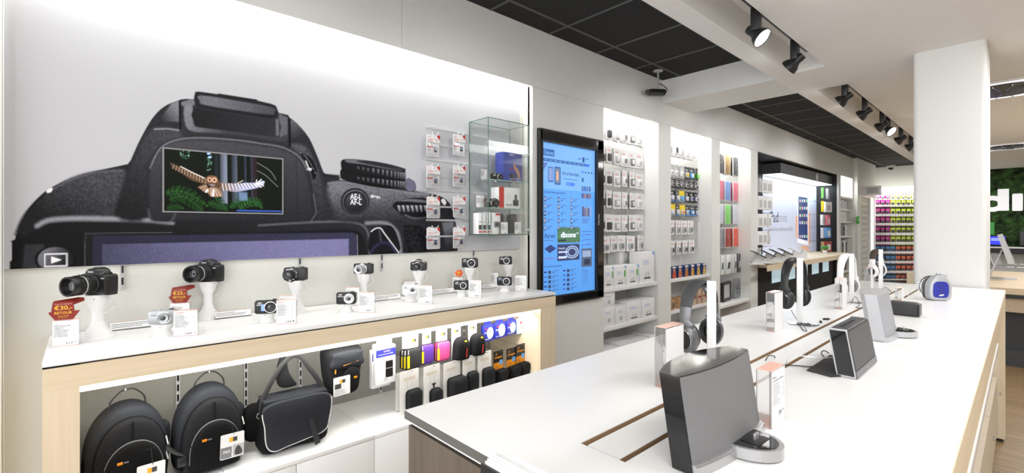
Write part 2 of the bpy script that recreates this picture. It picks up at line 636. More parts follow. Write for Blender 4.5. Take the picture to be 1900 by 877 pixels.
b.box(IX0 - .0015, IX0 + .0005, IY0, IY1, ZT - .023, ZT - .001, lightg)
b.box(IX1 - .0005, IX1 + .0015, IY0, IY1, ZT - .023, ZT - .004, maple)
b.build('edge_band', isl)
b = MB(M0)
b.box(IX0 + .006, IX1 - .01, IY0 + .006, IY0 + .03, 0, ZT - .034, greyoak)
b.box(IX0 + .016, IX1 - .02, IY0 + .012, IY0 + .05, ZT - .034, ZT - th, blackm)
b.build('end_panel', isl, 'dark grey oak end panel')
b = MB(M0)
b.box(IX0 + .01, IX0 + .03, IY0 + .03, IY1 - .02, 0, ZT - th, greyoak)
b.build('side_panel', isl)
b = MB(M0)
b.box(IX1 - .03, IX1, IY0 + .03, IY1 - .001, ZT - .115, ZT - th - .001, maple)
b.build('side_rail', isl, 'maple rail under the right edge')
XC = -.115
b = MB(M0)
b.box(XC - .18, XC - .17, IY0 + .03, 4.3, .02, ZT - .06, white_m)
b.box(XC - .3, XC - .005, IY0 + .03, 4.3, .40, .42, white_m)
b.box(XC - .02, XC, IY0 + .03, 4.3, H - .71, ZT - .115, mat('cabinet_side_beige', '#cbbca6', .5))
b.box(XC - .015, XC + .012, IY0 + .03, 4.05, H - .712, H - .69, whitep)
b.build('literature_bay', isl)
for k in range(4):
    y0, y1 = IY0 + .05 + k * .92, IY0 + .05 + (k + 1) * .92 - .006
    b = MB(M0)
    b.box(XC - .02, XC, y0, y1, .08, H - .94, mat('cabinet_side_beige', '#cbbca6', .5))
    dr = b.build('door', isl)
    b = MB(M0)
    b.lathe([(.004, 0), (.004, .012), (.010, .014), (.010, .02), (0, .021)], chrome, 16, T(XC, y1 - .07, H - 1.02) @ RY(PI / 2))
    b.build('knob', dr)
for yy, x0 in ((IY1 - .11, IX1 - .11), (IY1 - .11, IX0 + .0)):
    b = MB(M0)
    b.box(x0, x0 + .11, yy, yy + .11, .02, ZT - th, mapleZ)
    b.box(x0 + .01, x0 + .10, yy + .01, yy + .10, 0, .02, black)
    b.build('leg', isl)
# literature in the side bay
bk = [('#7b3b2c', '#c9a58d'), ('#5c3028', '#d9cfc4'), ('#4a9aa8', '#d7d7d7'), ('#e8e8e8', '#8a8a8a'), ('#bdb3a4', '#555555'), ('#303038', '#b0b0b0'), ('#c8c8c8', '#2a2a30'), ('#23252c', '#eeeeee')]
for i, px in enumerate([3.75, 3.1, 2.45, 2.05, 1.65, 1.25, .95, .7]):
    o = thing('magazine', ['russet', 'dark brown', 'turquoise topped', 'white', 'beige', 'charcoal', 'pale grey', 'black'][i] + ' booklet leaning in the side bay of the island, ' + ORD[i] + ' from the far end', 'booklet', (XC - .075, px, .421), PI / 2, 'booklets in the side bay of the island')
    b = MB()
    hgt = .215 + .02 * (i % 3)
    Ml = RX(math.radians(-9))
    b.box(-.085, .085, -.006, .006, 0, hgt, mat('book' + str(i), bk[i][0], .4), M=Ml)
    b.box(-.083, .083, -.005, .0065, .002, hgt - .002, paper, M=Ml)
    b.build('cover', o)
    b = MB()
    b.box(-.07, .07, -.0068, -.006, .02, hgt * .62, mat('bookp' + str(i), bk[i][1], .4), M=Ml)
    b.lines(-.06, .06, hgt * .7, hgt * .9, 3, -.0069, whitep if i in (0, 1, 5, 7) else ink, M=Ml)
    b.build('cover_print', o)

# ================================================================ display counter (left)
XF = -2.08
CY0 = at(78, x=XF).y
CY1 = at(1031, x=XF).y
ZB = H - .978   # top of the base cabinets
ctr = thing('display_counter', 'maple framed wall counter with white top and lit open bay under it', 'counter', ((XF + XB) / 2, (CY0 + CY1) / 2, 0))
M0 = T(-(XF + XB) / 2, -(CY0 + CY1) / 2, 0)
b = MB(M0)
b.box(XB + .002, XF, CY0, CY1, ZC - .018, ZC, white_m, .001)
b.build('counter_top', ctr)
b = MB(M0)
b.box(XB + .002, XF - .008, CY0 + .008, CY1 - .008, ZC - .024, ZC - .018, black)
b.build('shadow_gap', ctr)
zr = H - .516
b = MB(M0)
b.box(XF - .03, XF, CY0, CY1, zr, ZC - .024, maple)
b.build('top_rail', ctr)
b = MB(M0)
b.box(XB + .002, XF - .0305, CY0 + .1, CY1 - .08, zr + .03, ZC - .024, white_m)
b.build('bay_ceiling', ctr)
yl = at(148, x=XF).y
yr = at(1003, x=XF).y
b = MB(M0)
b.box(XB + .002, XF - .0005, CY0, yl, 0, ZC - .024, mapleZ)
b.build('end_leg', ctr)
b = MB(M0)
b.box(XB + .002, XF - .0005, yr, CY1, 0, ZC - .024, mapleZ)
b.build('end_leg', ctr)
b = MB(M0)
b.box(XF - .028, XF - .001, yl, yr, zr - .018, zr - .001, led_m)
b.build('light_strip', ctr, 'glowing white light strip under the rail')
b = MB(M0)
b.box(XB + .002, XB + .02, yl, yr, ZB, zr + .03, mat('bay_back_grey', '#8e8d88', .6))
for py in (330, 456, 557, 706, 860):
    yy = Y(py, XB + .02)
    b.box(XB + .02, XB + .026, yy - .008, yy + .008, ZB, zr, lightg)
    for k in range(10): b.box(XB + .026, XB + .0265, yy - .004, yy + .004, ZB + .02 + k * .045, ZB + .05 + k * .045, black)
b.build('back_panel', ctr)
cb = [yl, Y(425, XF), Y(695, XF), yr]
for y0, y1 in zip(cb, cb[1:]):
    b = MB(M0)
    b.box(XB + .002, XF + .002, y0 + .001, y1 - .001, ZB - .018, ZB, white_m, .0008)
    b.box(XB + .002, XF - .022, y0 + .001, y1 - .001, .06, ZB - .018, white_m)
    cbn = b.build('base_cabinet', ctr)
    mid = Y(550, XF) if y0 == cb[1] else (y0 + y1) / 2
    for a, c in ((y0, mid), (mid, y1)):
        if y0 != cb[1] and False: pass
        b = MB(M0)
        b.box(XF - .02, XF, a + .0015, c - .0015, .06, ZB - .021, white_m, .0008)
        b.build('door', cbn)
area('counter_bay_glow', (XF - .08, (yl + yr) / 2, zr - .02), .05, yr - yl - .06, 6, (-.5, 0, -1), (1, .98, .9))

# slotted uprights on the wall between counter and mural
for i, (px, y1) in enumerate(((227, 537), (555, 497), (707, 503), (877, 476))):
    a = at(px, x=XB).y
    zb = at(px, y1, x=XB).z
    b = MB()
    b.box(XB, XB + .012, a - .006, a + .006, zb, H - .10, lightg)
    for k in range(8):
        z1 = H - .11 - k * .05
        if z1 - .03 > zb: b.box(XB + .012, XB + .0125, a - .0035, a + .0035, z1 - .03, z1, black)
    tag(b.build('shelf_upright'), 'slotted metal upright below the camera mural, ' + ORD[i] + ' from the left', 'shelf rail', 'slotted uprights below the mural')
# ================================================================ the printed camera mural


def sdf(P, U, V):
    P = np.asarray(P, dtype=np.float32)
    d = np.full(U.shape, 1e9, np.float32)
    inside = np.zeros(U.shape, bool)
    n = len(P)
    for i in range(n):
        ax, ay = P[i]
        bx, by = P[(i + 1) % n]
        ex, ey = bx - ax, by - ay
        wx, wy = U - ax, V - ay
        t = np.clip((wx * ex + wy * ey) / (ex * ex + ey * ey + 1e-9), 0, 1)
        d = np.minimum(d, (wx - ex * t) ** 2 + (wy - ey * t) ** 2)
        if ay != by:
            c = (ay > V) != (by > V)
            inside ^= c & (U < (bx - ax) * (V - ay) / (by - ay) + ax)
    d = np.sqrt(d)
    return np.where(inside, -d, d)


def sline(P, U, V):
    d = np.full(U.shape, 1e9, np.float32)
    for (ax, ay), (bx, by) in zip(P, P[1:]):
        ex, ey = bx - ax, by - ay
        wx, wy = U - ax, V - ay
        t = np.clip((wx * ex + wy * ey) / (ex * ex + ey * ey + 1e-9), 0, 1)
        d = np.minimum(d, (wx - ex * t) ** 2 + (wy - ey * t) ** 2)
    return np.sqrt(d)


def vnoise(U, V, s, seed):
    rg = np.random.RandomState(seed)
    g = rg.rand(128, 128).astype(np.float32)
    u, v = U / s, V / s
    i, j = np.floor(u).astype(int), np.floor(v).astype(int)
    fu, fv = u - i, v - j
    fu, fv = fu * fu * (3 - 2 * fu), fv * fv * (3 - 2 * fv)
    q = lambda a, b: g[(i + a) % 128, (j + b) % 128]
    return (q(0, 0) * (1 - fu) + q(1, 0) * fu) * (1 - fv) + (q(0, 1) * (1 - fu) + q(1, 1) * fu) * fv


class Print:
    """a picture kept on the points of a fine sheet in the plane x=X"""

    def __init__(s, X, y0, y1, z0, z1, step, base):
        s.X = X
        ny, nz = int((y1 - y0) / step) + 1, int((z1 - z0) / step) + 1
        yy, zz = np.linspace(y0, y1, ny), np.linspace(z0, z1, nz)
        s.ny, s.nz = ny, nz
        Yg, Zg = np.meshgrid(yy, zz)
        d = -X * SN + Yg * CS
        r = X * CS + Yg * SN
        s.U = (CX + F * r / d).astype(np.float32)
        s.V = (CY - F * (Zg - H) / d).astype(np.float32)
        s.Y, s.Z = Yg, Zg
        s.c = np.empty(s.U.shape + (3,), np.float32)
        s.c[:] = hx(base) if isinstance(base, str) else base

    def _mix(s, sl, a, col):
        col = np.asarray(hx(col) if isinstance(col, str) else col, np.float32)
        s.c[sl] = s.c[sl] * (1 - a[..., None]) + col * a[..., None]

    def _win(s, P, pad):
        P = np.asarray(P)
        m = (s.U > P[:, 0].min() - pad) & (s.U < P[:, 0].max() + pad) & (s.V > P[:, 1].min() - pad) & (s.V < P[:, 1].max() + pad)
        r, c = np.where(m.any(1))[0], np.where(m.any(0))[0]
        if len(r) == 0 or len(c) == 0: return None
        return (slice(r[0], r[-1] + 1), slice(c[0], c[-1] + 1))

    def poly(s, P, col, col2=None, ax=None, feather=.7, alpha=1, edge=None, clip=None):
        """fill; col->col2 along the axis ax=((u,v),(u,v)); edge=(width,colour,alpha) lightens the rim"""
        sl = s._win(P, feather + 1)
        if sl is None: return
        U, V = s.U[sl], s.V[sl]
        d = sdf(P, U, V)
        a = np.clip(.5 - d / (2 * feather), 0, 1) * alpha
        c = np.asarray(hx(col) if isinstance(col, str) else col, np.float32)
        if col2 is not None:
            c2 = np.asarray(hx(col2) if isinstance(col2, str) else col2, np.float32)
            (u0, v0), (u1, v1) = ax
            t = np.clip(((U - u0) * (u1 - u0) + (V - v0) * (v1 - v0)) / ((u1 - u0) ** 2 + (v1 - v0) ** 2), 0, 1)[..., None]
            c = c * (1 - t) + c2 * t
        if edge:
            w_, ec, ea = edge
            ec = np.asarray(hx(ec), np.float32)
            k = (np.clip(1 + d / w_, 0, 1) * ea)[..., None]
            c = c * (1 - k) + ec * k
        s.c[sl] = s.c[sl] * (1 - a[..., None]) + c * a[..., None]

    def line(s, P, wd, col, alpha=1, feather=.7):
        if 3 < len(P) < 12 and P[0] != P[-1]: P = spline(P, 5, False)
        sl = s._win(P, wd + feather + 1)
        if sl is None: return
        d = sline(P, s.U[sl], s.V[sl])
        s._mix(sl, np.clip((wd / 2 - d) / (2 * feather) + .5, 0, 1) * alpha, col)

    def rough(s, P, amp, sc_, seed):
        """leathery grain inside P"""
        sl = s._win(P, 1)
        if sl is None: return
        U, V = s.U[sl], s.V[sl]
        a = np.clip(.5 - sdf(P, U, V) / 3, 0, 1)
        n = vnoise(U, V, sc_, seed) * .6 + vnoise(U, V, sc_ * .45, seed + 1) * .4 - .5
        s.c[sl] *= np.clip(1 + (n * 2 * amp * a), 0, 3)[..., None]

    def build(s, name, m, parent=None, thick=0.0):
        ny, nz = s.ny, s.nz
        co = np.empty((nz * ny, 3), np.float32)
        co[:, 0] = s.X
        co[:, 1] = s.Y.ravel()
        co[:, 2] = s.Z.ravel()
        j, i = np.meshgrid(np.arange(nz - 1), np.arange(ny - 1), indexing='ij')
        a = (j * ny + i).ravel()
        q = np.stack([a, a + 1, a + ny + 1, a + ny], 1).astype(np.int32)
        me = bpy.data.meshes.new(name)
        me.vertices.add(len(co))
        me.vertices.foreach_set('co', co.ravel())
        me.loops.add(q.size)
        me.loops.foreach_set('vertex_index', q.ravel())
        me.polygons.add(len(q))
        me.polygons.foreach_set('loop_start', np.arange(0, q.size, 4, dtype=np.int32))
        me.update(calc_edges=True)
        at_ = me.color_attributes.new('print', 'FLOAT_COLOR', 'POINT')
        c = np.ones((len(co), 4), np.float32)
        c[:, :3] = np.clip(s.c.reshape(-1, 3), 0, 1)
        at_.data.foreach_set('color', c.ravel())
        me.materials.append(m)
        o = bpy.data.objects.new(name, me)
        C.objects.link(o)
        if parent is not None: o.parent = parent
        return o


def A_(*p): return [(x / 2.1917, 120 + y / 2.1917) for x, y in p]
def B_(*p): return [(480 + x / 2.6575, 150 + y / 2.6575) for x, y in p]
def D_(*p): return [(230 + x / 4.873, 150 + y / 4.873) for x, y in p]
def E_(*p): return [(560 + x / 4.175, 270 + y / 4.175) for x, y in p]
def O_(*p): return [(290 + x / 5.848, 260 + y / 5.848) for x, y in p]
def sp(p, n=5): return spline(p, n)


MY0, MY1 = at(4.5, x=XM).y, at(964.5, x=XM).y
MZ0, MZ1 = H - .0405 * -XM / CS + 0.0, ZN + .10
p = Print(XM, MY0, MY1, MZ0, MZ1, 0.0032, (0.56, 0.565, 0.60))
K0, K1, K2, K3 = '#1e1e21', '#37373c', '#55555c', '#77777f'
body = [(18, 506), (18, 485), (22, 482), (22, 447), (27, 445)] + spline([(28, 440), (38, 412), (60, 378), (95, 348), (145, 325), (200, 312), (237, 304)], 5, False) + \
    spline([(243, 296), (258, 262), (282, 220), (305, 197), (332, 186)], 5, False) + [(336, 184), (345, 183), (360, 184), (361, 177), (368, 170), (404, 175), (478, 186), (500, 193), (512, 199), (517, 209), (535, 213), (538, 219)] + \
    spline([(541, 220), (558, 236), (575, 258), (590, 292), (600, 318), (606, 323)], 4, False) + [(627, 327), (629, 333), (750, 348), (772, 354)] + \
    spline([(790, 358), (812, 362), (828, 370), (838, 385), (846, 415), (849, 450)], 4, False) + [(849, 485)]
p.poly(body, K1, K0, ((300, 250), (200, 480)))
# left shoulder plate
sh = sp(A_((70, 700), (90, 630), (150, 560), (210, 505), (300, 455), (400, 432), (505, 428), (500, 500), (470, 600), (430, 625), (300, 622), (180, 640), (120, 690)), 4)
p.poly(sh, '#4a4a50', '#2b2b2f', ((150, 330), (120, 410)), feather=4)
p.rough(sh, .45, 3.0, 3)
p.line(A_((150, 655), (200, 632), (300, 625), (420, 626), (600, 630), (700, 640)), 7, '#8f8f98', .9, 4)
p.line(A_((215, 505), (300, 462), (400, 436), (500, 430)), 2.4, '#6a6a72', .6, 2)
p.line(A_((60, 690), (90, 620), (140, 560), (200, 505)), 3, '#0e0e10', .9, 2)
p.poly(sp(A_((190, 508), (205, 500), (214, 505), (206, 518), (192, 520)), 3), '#e8e8ec')
# hump and eyepiece surround
hp = sp(A_((520, 440), (560, 350), (620, 262), (735, 268), (740, 300), (660, 330), (610, 420), (600, 620), (470, 612)), 4)
p.poly(hp, '#4a4a50', '#29292d', ((300, 240), (235, 390)), feather=5)
p.rough(hp, .35, 2.6, 9)
p.line(A_((628, 262), (680, 260), (738, 268)), 2.2, '#8c8c95', .8, 1.5)
hr = sp(B_((150, 312), (230, 325), (290, 430), (330, 560), (370, 690), (290, 690), (270, 560), (235, 430), (190, 350)), 4)
p.poly(hr, '#55555c', '#38383d', ((545, 275), (600, 400)), feather=4)
p.rough(hr, .4, 2.6, 19)
# flash housing
p.poly(D_((430, 205), (500, 178), (495, 370), (400, 365), (300, 400), (320, 350)), '#33333a', '#6f6f77', ((300, 225), (330, 200)), feather=1.5)
p.poly(D_((522, 180), (640, 165), (1400, 285), (1485, 330), (1490, 600), (1300, 560), (520, 490)), '#3a3a3f')
p.poly(sp(D_((524, 190), (636, 168), (640, 215), (560, 230), (526, 225)), 3), '#66666d')
p.poly(sp(D_((545, 235), (620, 230), (628, 380), (680, 420), (900, 440), (1200, 480), (1395, 500), (1480, 450), (1470, 540), (1380, 545), (1100, 500), (800, 470), (640, 460), (560, 410)), 3), '#707079', '#45454b', ((350, 200), (420, 250)), feather=1.5)
p.poly(D_((1398, 290), (1484, 335), (1478, 480), (1410, 510)), '#5c5c64', feather=1.5)
p.poly(sp(D_((630, 240), (1000, 290), (1395, 345), (1400, 490), (1380, 505), (1100, 470), (700, 420), (640, 390)), 2), '#2b2b2f', '#3c3c42', ((360, 240), (520, 240)), feather=1)
p.poly(D_((1372, 345), (1398, 345), (1402, 490), (1375, 500)), '#62626a', feather=1.5)
p.poly(sp(D_((640, 115), (685, 97), (1000, 145), (1330, 205), (1385, 250), (1392, 300), (1340, 345), (1000, 300), (690, 250), (638, 200)), 3), '#2c2c31', edge=(2, '#45454c', .8))
p.poly(sp(D_((690, 130), (1000, 175), (1340, 238), (1360, 290), (1320, 305), (1000, 262), (720, 215), (685, 180)), 3), '#63636b', '#4c4c54', ((400, 180), (510, 200)), feather=1.3)
p.poly(D_((850, 112), (1205, 168), (1205, 182), (850, 126)), '#1a1a1d')
p.line(D_((505, 180), (510, 450)), 3.4, '#0c0c0e')
p.line(D_((1493, 338), (1500, 590)), 3.4, '#0c0c0e')
p.poly(D_((1508, 345), (1560, 380), (1640, 470), (1640, 520), (1515, 512)), '#5b5b62', '#3a3a3f', ((541, 225), (560, 250)), feather=1.5)
# eyepiece cup
cup = sp(A_((600, 600), (600, 420), (640, 340), (700, 303), (800, 295), (950, 303)) + B_((0, 305), (120, 325), (205, 375), (245, 450), (272, 570), (283, 650), (262, 690), (180, 705), (0, 705)) + [(380, 412), (290, 411), (277, 404)], 4)
p.poly(cup, '#4e4e54', '#37373c', ((420, 255), (420, 400)), feather=1.6, edge=(9, '#2a2a2e', .7))
p.line(A_((610, 420), (650, 342), (710, 308), (800, 297), (950, 305)) + B_((0, 307), (120, 328), (200, 375), (240, 440)), 2.0, '#7c7c85', .75, 1.5)
p.line(A_((603, 590), (620, 635), (690, 640), (715, 600)), 3, '#5e5e66', .7, 2.5)
p.poly(A_((650, 540), (665, 345), (700, 340), (690, 600)), '#3a3a3f', alpha=.5, feather=3)
p.line(B_((185, 370), (190, 700)), .8, '#232326', .7)
p.line(B_((270, 560), (284, 650), (260, 690)), 2, '#77777f', .5, 1.6)
# dioptre wheel
p.poly(sp(B_((205, 362), (250, 372), (280, 420), (285, 460), (270, 488), (250, 430)), 4), '#1d1d20')
p.line(B_((232, 395), (252, 440), (258, 432), (240, 436)), 1.6, '#e5e5ea')
for k in range(6): p.line(B_((222 + k * 11, 366 + k * 9 + k * k * 1.5), (232 + k * 10, 372 + k * 12 + k * k)), 1.4, '#6c6c74')
# lower ridge and screens
p.poly(A_((345, 705), (350, 690), (380, 684), (700, 680), (1052, 682)) + [(560, 428), (640, 424), (664, 428), (675, 440), (681, 470), (681, 490), (157, 505)], '#28282c', feather=1.5)
p.line(A_((345, 840), (348, 700), (380, 686), (700, 682)), 1.4, '#5e5e66', .7)
p.line(B_((0, 712), (300, 695), (470, 698), (530, 730), (545, 790), (548, 850)), 3, '#6a6a72', .8, 2)
p.poly([(173, 437), (300, 436), (655, 431), (662, 436), (663, 495), (171, 510)], '#353448', '#403f58', ((200, 450), (640, 450)))
p.poly([(190, 453), (420, 448), (647, 443), (647, 500), (190, 512)], '#4a4962', '#706d94', ((200, 470), (560, 450)))
p.line([(663, 436), (664, 490)], 1.2, '#8a8a94', .8)
# play button
p.poly(A_((100, 730), (180, 730), (175, 840), (90, 840)), '#3c3c41', feather=2)
bt = [(104 + 40 * math.cos(a), 481 + 25 * math.sin(a)) for a in np.linspace(0, 2 * PI, 40)[:-1]]
p.poly(bt, '#151517')
p.poly([(103 + 33 * math.cos(a), 481 + 23 * math.sin(a)) for a in np.linspace(0, 2 * PI, 40)[:-1]], '#6a6a72', '#2a2a2e', ((80, 465), (120, 490)), feather=1)
for q in (A_((183, 770), (272, 768), (272, 817), (183, 820), (183, 770)),): p.line(q, 1.9, '#e6e6ee')
p.poly(A_((208, 779), (250, 793), (208, 808)), '#f0f0f6')
p.line(A_((45, 718), (80, 714), (70, 770), (46, 830)), 2, '#0a0a0b')
# right shoulder
rs = sp(B_((345, 510), (500, 512), (700, 545), (838, 560), (840, 700), (700, 700), (560, 690), (400, 690), (370, 640)), 4)
p.poly(rs, '#6a6a72', '#3a3a40', ((640, 345), (640, 410)), feather=5)
p.rough(rs, .3, 3, 29)
p.line(B_((345, 505), (420, 500), (560, 520), (720, 548), (838, 560)), 3, '#8c8c95', .55, 2.4)
# dial
dl = sp(E_((303, 125), (330, 105), (450, 108), (640, 135), (790, 175), (803, 200), (805, 320), (780, 335), (640, 330), (480, 305), (320, 265), (298, 235), (298, 195), (306, 180), (302, 150)), 3)
p.poly(dl, '#1b1b1e')
p.poly(sp(E_((340, 112), (450, 112), (640, 140), (780, 180), (770, 200), (640, 180), (500, 150), (360, 130)), 3), '#77777f', '#3a3a40', ((640, 295), (745, 316)), feather=1)
p.poly(sp(E_((420, 118), (560, 122), (700, 155), (740, 178), (640, 165), (500, 140)), 3), '#2c2c31')
for row in (0, 1):
    for k in range(14):
        u = [440, 478, 516, 556, 594, 630, 664, 696, 724, 748, 766, 780, 791, 799][k]
        v = (150 + (u - 380) * .13) if row == 0 else (232 + (u - 380) * .10)
        h = 20 + min(34, k * 4.5)
        p.poly(E_((u - max(4, 11 - k * .5), v + 4), (u + max(3, 8 - k * .4), v + 7), (u + max(3, 8 - k * .4), v + h + 7), (u - max(4, 11 - k * .5), v + h)), '#8e8e98' if k > 2 else '#66666d', '#44444b', (E_((u, v))[0], E_((u, v + h))[0]), feather=.8)
p.line(E_((303, 196), (500, 232), (640, 255), (800, 268)), 1.5, '#060607')
p.poly(sp(E_((812, 255), (850, 262), (880, 290), (882, 345), (810, 345)), 2), '#6e6e86', edge=(1.5, '#2a2a2e', .9))
p.line(E_((175, 225), (285, 235), (290, 255)), 4, '#2b2b2f', 1, 1.5)
# AE-L AF-L button
for r_, cc, c2 in ((27, '#24242a', '#4a4a50'), (23.5, '#6f6f78', '#2c2c31'), (21.5, '#2a2a2e', '#3a3a3f'), (17.5, '#57575f', '#1d1d20')):
    q = [(659 + r_ * math.cos(a), 375 + r_ * .98 * math.sin(a)) for a in np.linspace(0, 2 * PI, 44)[:-1]]
    p.poly(q, cc, c2, ((655, 352), (664, 398)), feather=1.2)
p.line([(688, 364), (691, 361.5), (694, 364), (691, 366.5), (688, 364)], 1.5, '#e6e6ee', 1, .5)
p.line([(694, 364), (704, 365), (704, 368)], 1.6, '#e6e6ee', 1, .5)
p.line([(700, 365), (700, 368)], 1.6, '#e6e6ee', 1, .5)
# rear wheel
p.poly(sp(E_((705, 460), (760, 420), (860, 405), (980, 420), (980, 560), (860, 560), (770, 530), (730, 500)), 3), '#26262a')
p.poly(sp(E_((740, 430), (820, 412), (975, 425), (975, 445), (820, 432)), 3), '#66666e', feather=1.4)
for k in range(7): p.poly(E_((740 + k * 34, 462), (760 + k * 34, 464), (768 + k * 34, 512), (752 + k * 34, 518)), '#a5a5ae', '#4c4c52', (E_((750 + k * 34, 460))[0], E_((750 + k * 34, 515))[0]), feather=.8)
p.line(E_((800, 535), (860, 560), (940, 560), (980, 550)), 2.2, '#6c6c74', .8, 1.5)
# thumb grip and pad
gp = sp(E_((780, 625), (810, 610), (980, 640), (990, 820), (800, 828), (785, 740)), 3)
p.poly(gp, '#2c2c31', edge=(2, '#3f3f45', .8))
p.rough(gp, .9, 4.2, 41)
p.line(E_((500, 600), (650, 600), (730, 660), (755, 740), (765, 830)), 5, '#8a8a93', .8, 3)
p.poly(sp(E_((530, 680), (600, 630), (690, 620), (740, 700), (750, 830), (530, 832)), 3), '#27272c')
p.line(E_((538, 665), (570, 642), (610, 640), (640, 680), (700, 760), (750, 828)), 1.7, '#e0e0e6')
p.line(E_((540, 820), (580, 770), (640, 750), (690, 770), (730, 825)), 4, '#3d3d6a', .8, 2)
p.line(E_((600, 650), (612, 735)), 3, '#55555d', .8, 1.5)
p.poly(B_((905, 700), (960, 690), (975, 835), (925, 835)), '#66666e', '#3a3a40', ((838, 420), (842, 460)), feather=2.5)
p.poly(sp(B_((900, 590), (912, 580), (925, 600), (915, 612)), 3), '#ededf2')
p.rough(body, .22, 1.7, 77)
bsl = p._win(body, 1)
bm_ = np.clip(.5 - sdf(body, p.U[bsl], p.V[bsl]), 0, 1)[..., None]
lum = p.c[bsl].mean(-1, keepdims=True)
p.c[bsl] = p.c[bsl] * (1 - bm_) + np.clip(p.c[bsl] * np.clip(.35 + 7.5 * lum, .35, 1.35), 0, .9) * bm_
mur = Print.build(p, 'printed_sheet', attrmat('mural_print', rough=.55))
mo = thing('wall_mural', 'huge printed mural of the back of a black camera on a pale grey panel', 'mural', (XM, MY0, MZ0))
mur.parent = mo
mur.location = (-XM, -MY0, -MZ0)
b = MB()
b.box(XB - XM + .001, -.0005, 0, MY1 - MY0, 0, MZ1 - MZ0, whitep)
b.build('panel_board', mo)
# lettering of the button
b = MB()


def wtext(b, s, pxa, pya, pxb, pyb, X, m, bold=0.0, o=(0, 0, 0)):
    """lettering on a wall plane facing +x, fitted between two photo points (bottom left, top right)"""
    a, c = at(pxa, pya, x=X), at(pxb, pyb, x=X)
    vs, fs, _ = text_geo(s, bold)
    zt = at(pxa, pya, x=X).z
    b.add([(X - o[0], a.y + v[0] * (c.y - a.y) - o[1], a.z + v[1] * (c.z - a.z) - o[2]) for v in vs], fs, m)


tl = mat('print_white', '#eceCf2', .5)
wtext(b, 'AE-L', 649.5, 369.5, 671, 360, XM + .001, tl, .03, (XM, MY0, MZ0))
wtext(b, 'AF-L', 649.5, 379.5, 671, 370, XM + .001, tl, .03, (XM, MY0, MZ0))
b.build('button_lettering', mo, 'white button lettering')

# ---- small display in the eyepiece: owl over ferns
XO = XM + .004
q = Print(XO, at(304.5, x=XO).y, at(523.5, x=XO).y, at(304, 391, x=XO).z, at(304, 275.5, x=XO).z, 0.0016, '#10160f')


def trunk(u0, u1, v1, c1, c2):
    P = O_((u0, 140), (u1, 150), (u1 + 8, v1), (u0 + 12, v1))
    q.poly(P, c1, c2, (O_((u0, 0))[0], O_((u1, 0))[0]), feather=1)
    for k in range(5):
        t = (k + .5) / 5
        q.line(O_((u0 + (u1 - u0) * t, 150), (u0 + (u1 - u0) * t + 10, v1)), .7, '#101418', .7, .5)


trunk(625, 665, 500, '#1c2426', '#2c3438')
trunk(685, 765, 690, '#2c3034', '#8c96ac')
trunk(810, 875, 680, '#1e2424', '#5a6474')
trunk(950, 970, 560, '#2a3034', '#56607a')
trunk(1020, 1040, 640, '#30303a', '#565a70')
trunk(1045, 1090, 680, '#3a2a2c', '#2c2226')
rg = random.Random(4)
for k in range(60):
    u, v = rg.uniform(260, 365), rg.uniform(115, 200)
    if rg.random() < .5: u, v = rg.uniform(545, 600), rg.uniform(140, 330)
    r_ = rg.uniform(4, 9)
    q.poly(O_((u, v - r_), (u + r_, v), (u, v + r_), (u - r_, v)), rg.choice(['#3f6b4a', '#5d8f68', '#2d5238', '#86b0a8']), feather=.6)
for u, v in ((570, 145), (580, 185)): q.poly(sp(O_((u - 22, v), (u, v - 12), (u + 22, v - 3), (u, v + 13)), 3), '#a9c6ff')
# ferns


def frond(P, n, ln, c):
    P = spline(P, 8, False)
    q.line(O_(*P), 1, '#3c6a30')
    for i in range(n):
        k = int(i / n * (len(P) - 1))
        (x, y), (x2, y2) = P[k], P[min(k + 1, len(P) - 1)]
        d = math.atan2(y2 - y, x2 - x)
        L = ln * math.sin(PI * (.12 + .85 * i / n))
        for sgn in (-1, 1):
            a = d + sgn * 1.15
            q.line(O_((x, y), (x + L * math.cos(a), y + L * math.sin(a))), 1.3, c if i % 2 else '#1a3018', .95, .6)


for P, n, ln, c in (([(110, 575), (230, 545), (400, 600), (560, 720)], 30, 60, '#2e5c2c'), ([(150, 640), (280, 610), (420, 690), (500, 760)], 26, 70, '#254f24'),
                    ([(560, 680), (620, 690), (700, 720), (760, 750)], 18, 45, '#28502a'), ([(800, 730), (880, 680), (960, 650), (1040, 660)], 22, 50, '#2a5a2e'),
                    ([(900, 740), (1000, 680), (1090, 670), (1150, 740)], 22, 55, '#2f6433'), ([(640, 620), (690, 650), (740, 720), (770, 760)], 16, 40, '#22482a'), ([(120, 740), (200, 715), (300, 740)], 14, 40, '#1f4424')):
    frond(P, n, ln, c)
for P in ([(1095, 245), (1190, 300), (1250, 350), (1300, 430)], [(1095, 330), (1190, 385), (1260, 450), (1320, 505)]): q.line(O_(*P), .9, '#8a8a86', .9, .5)
q.poly(O_((890, 570), (900, 560), (985, 570), (990, 650), (900, 655)), '#6f86a8', alpha=.8, feather=2)
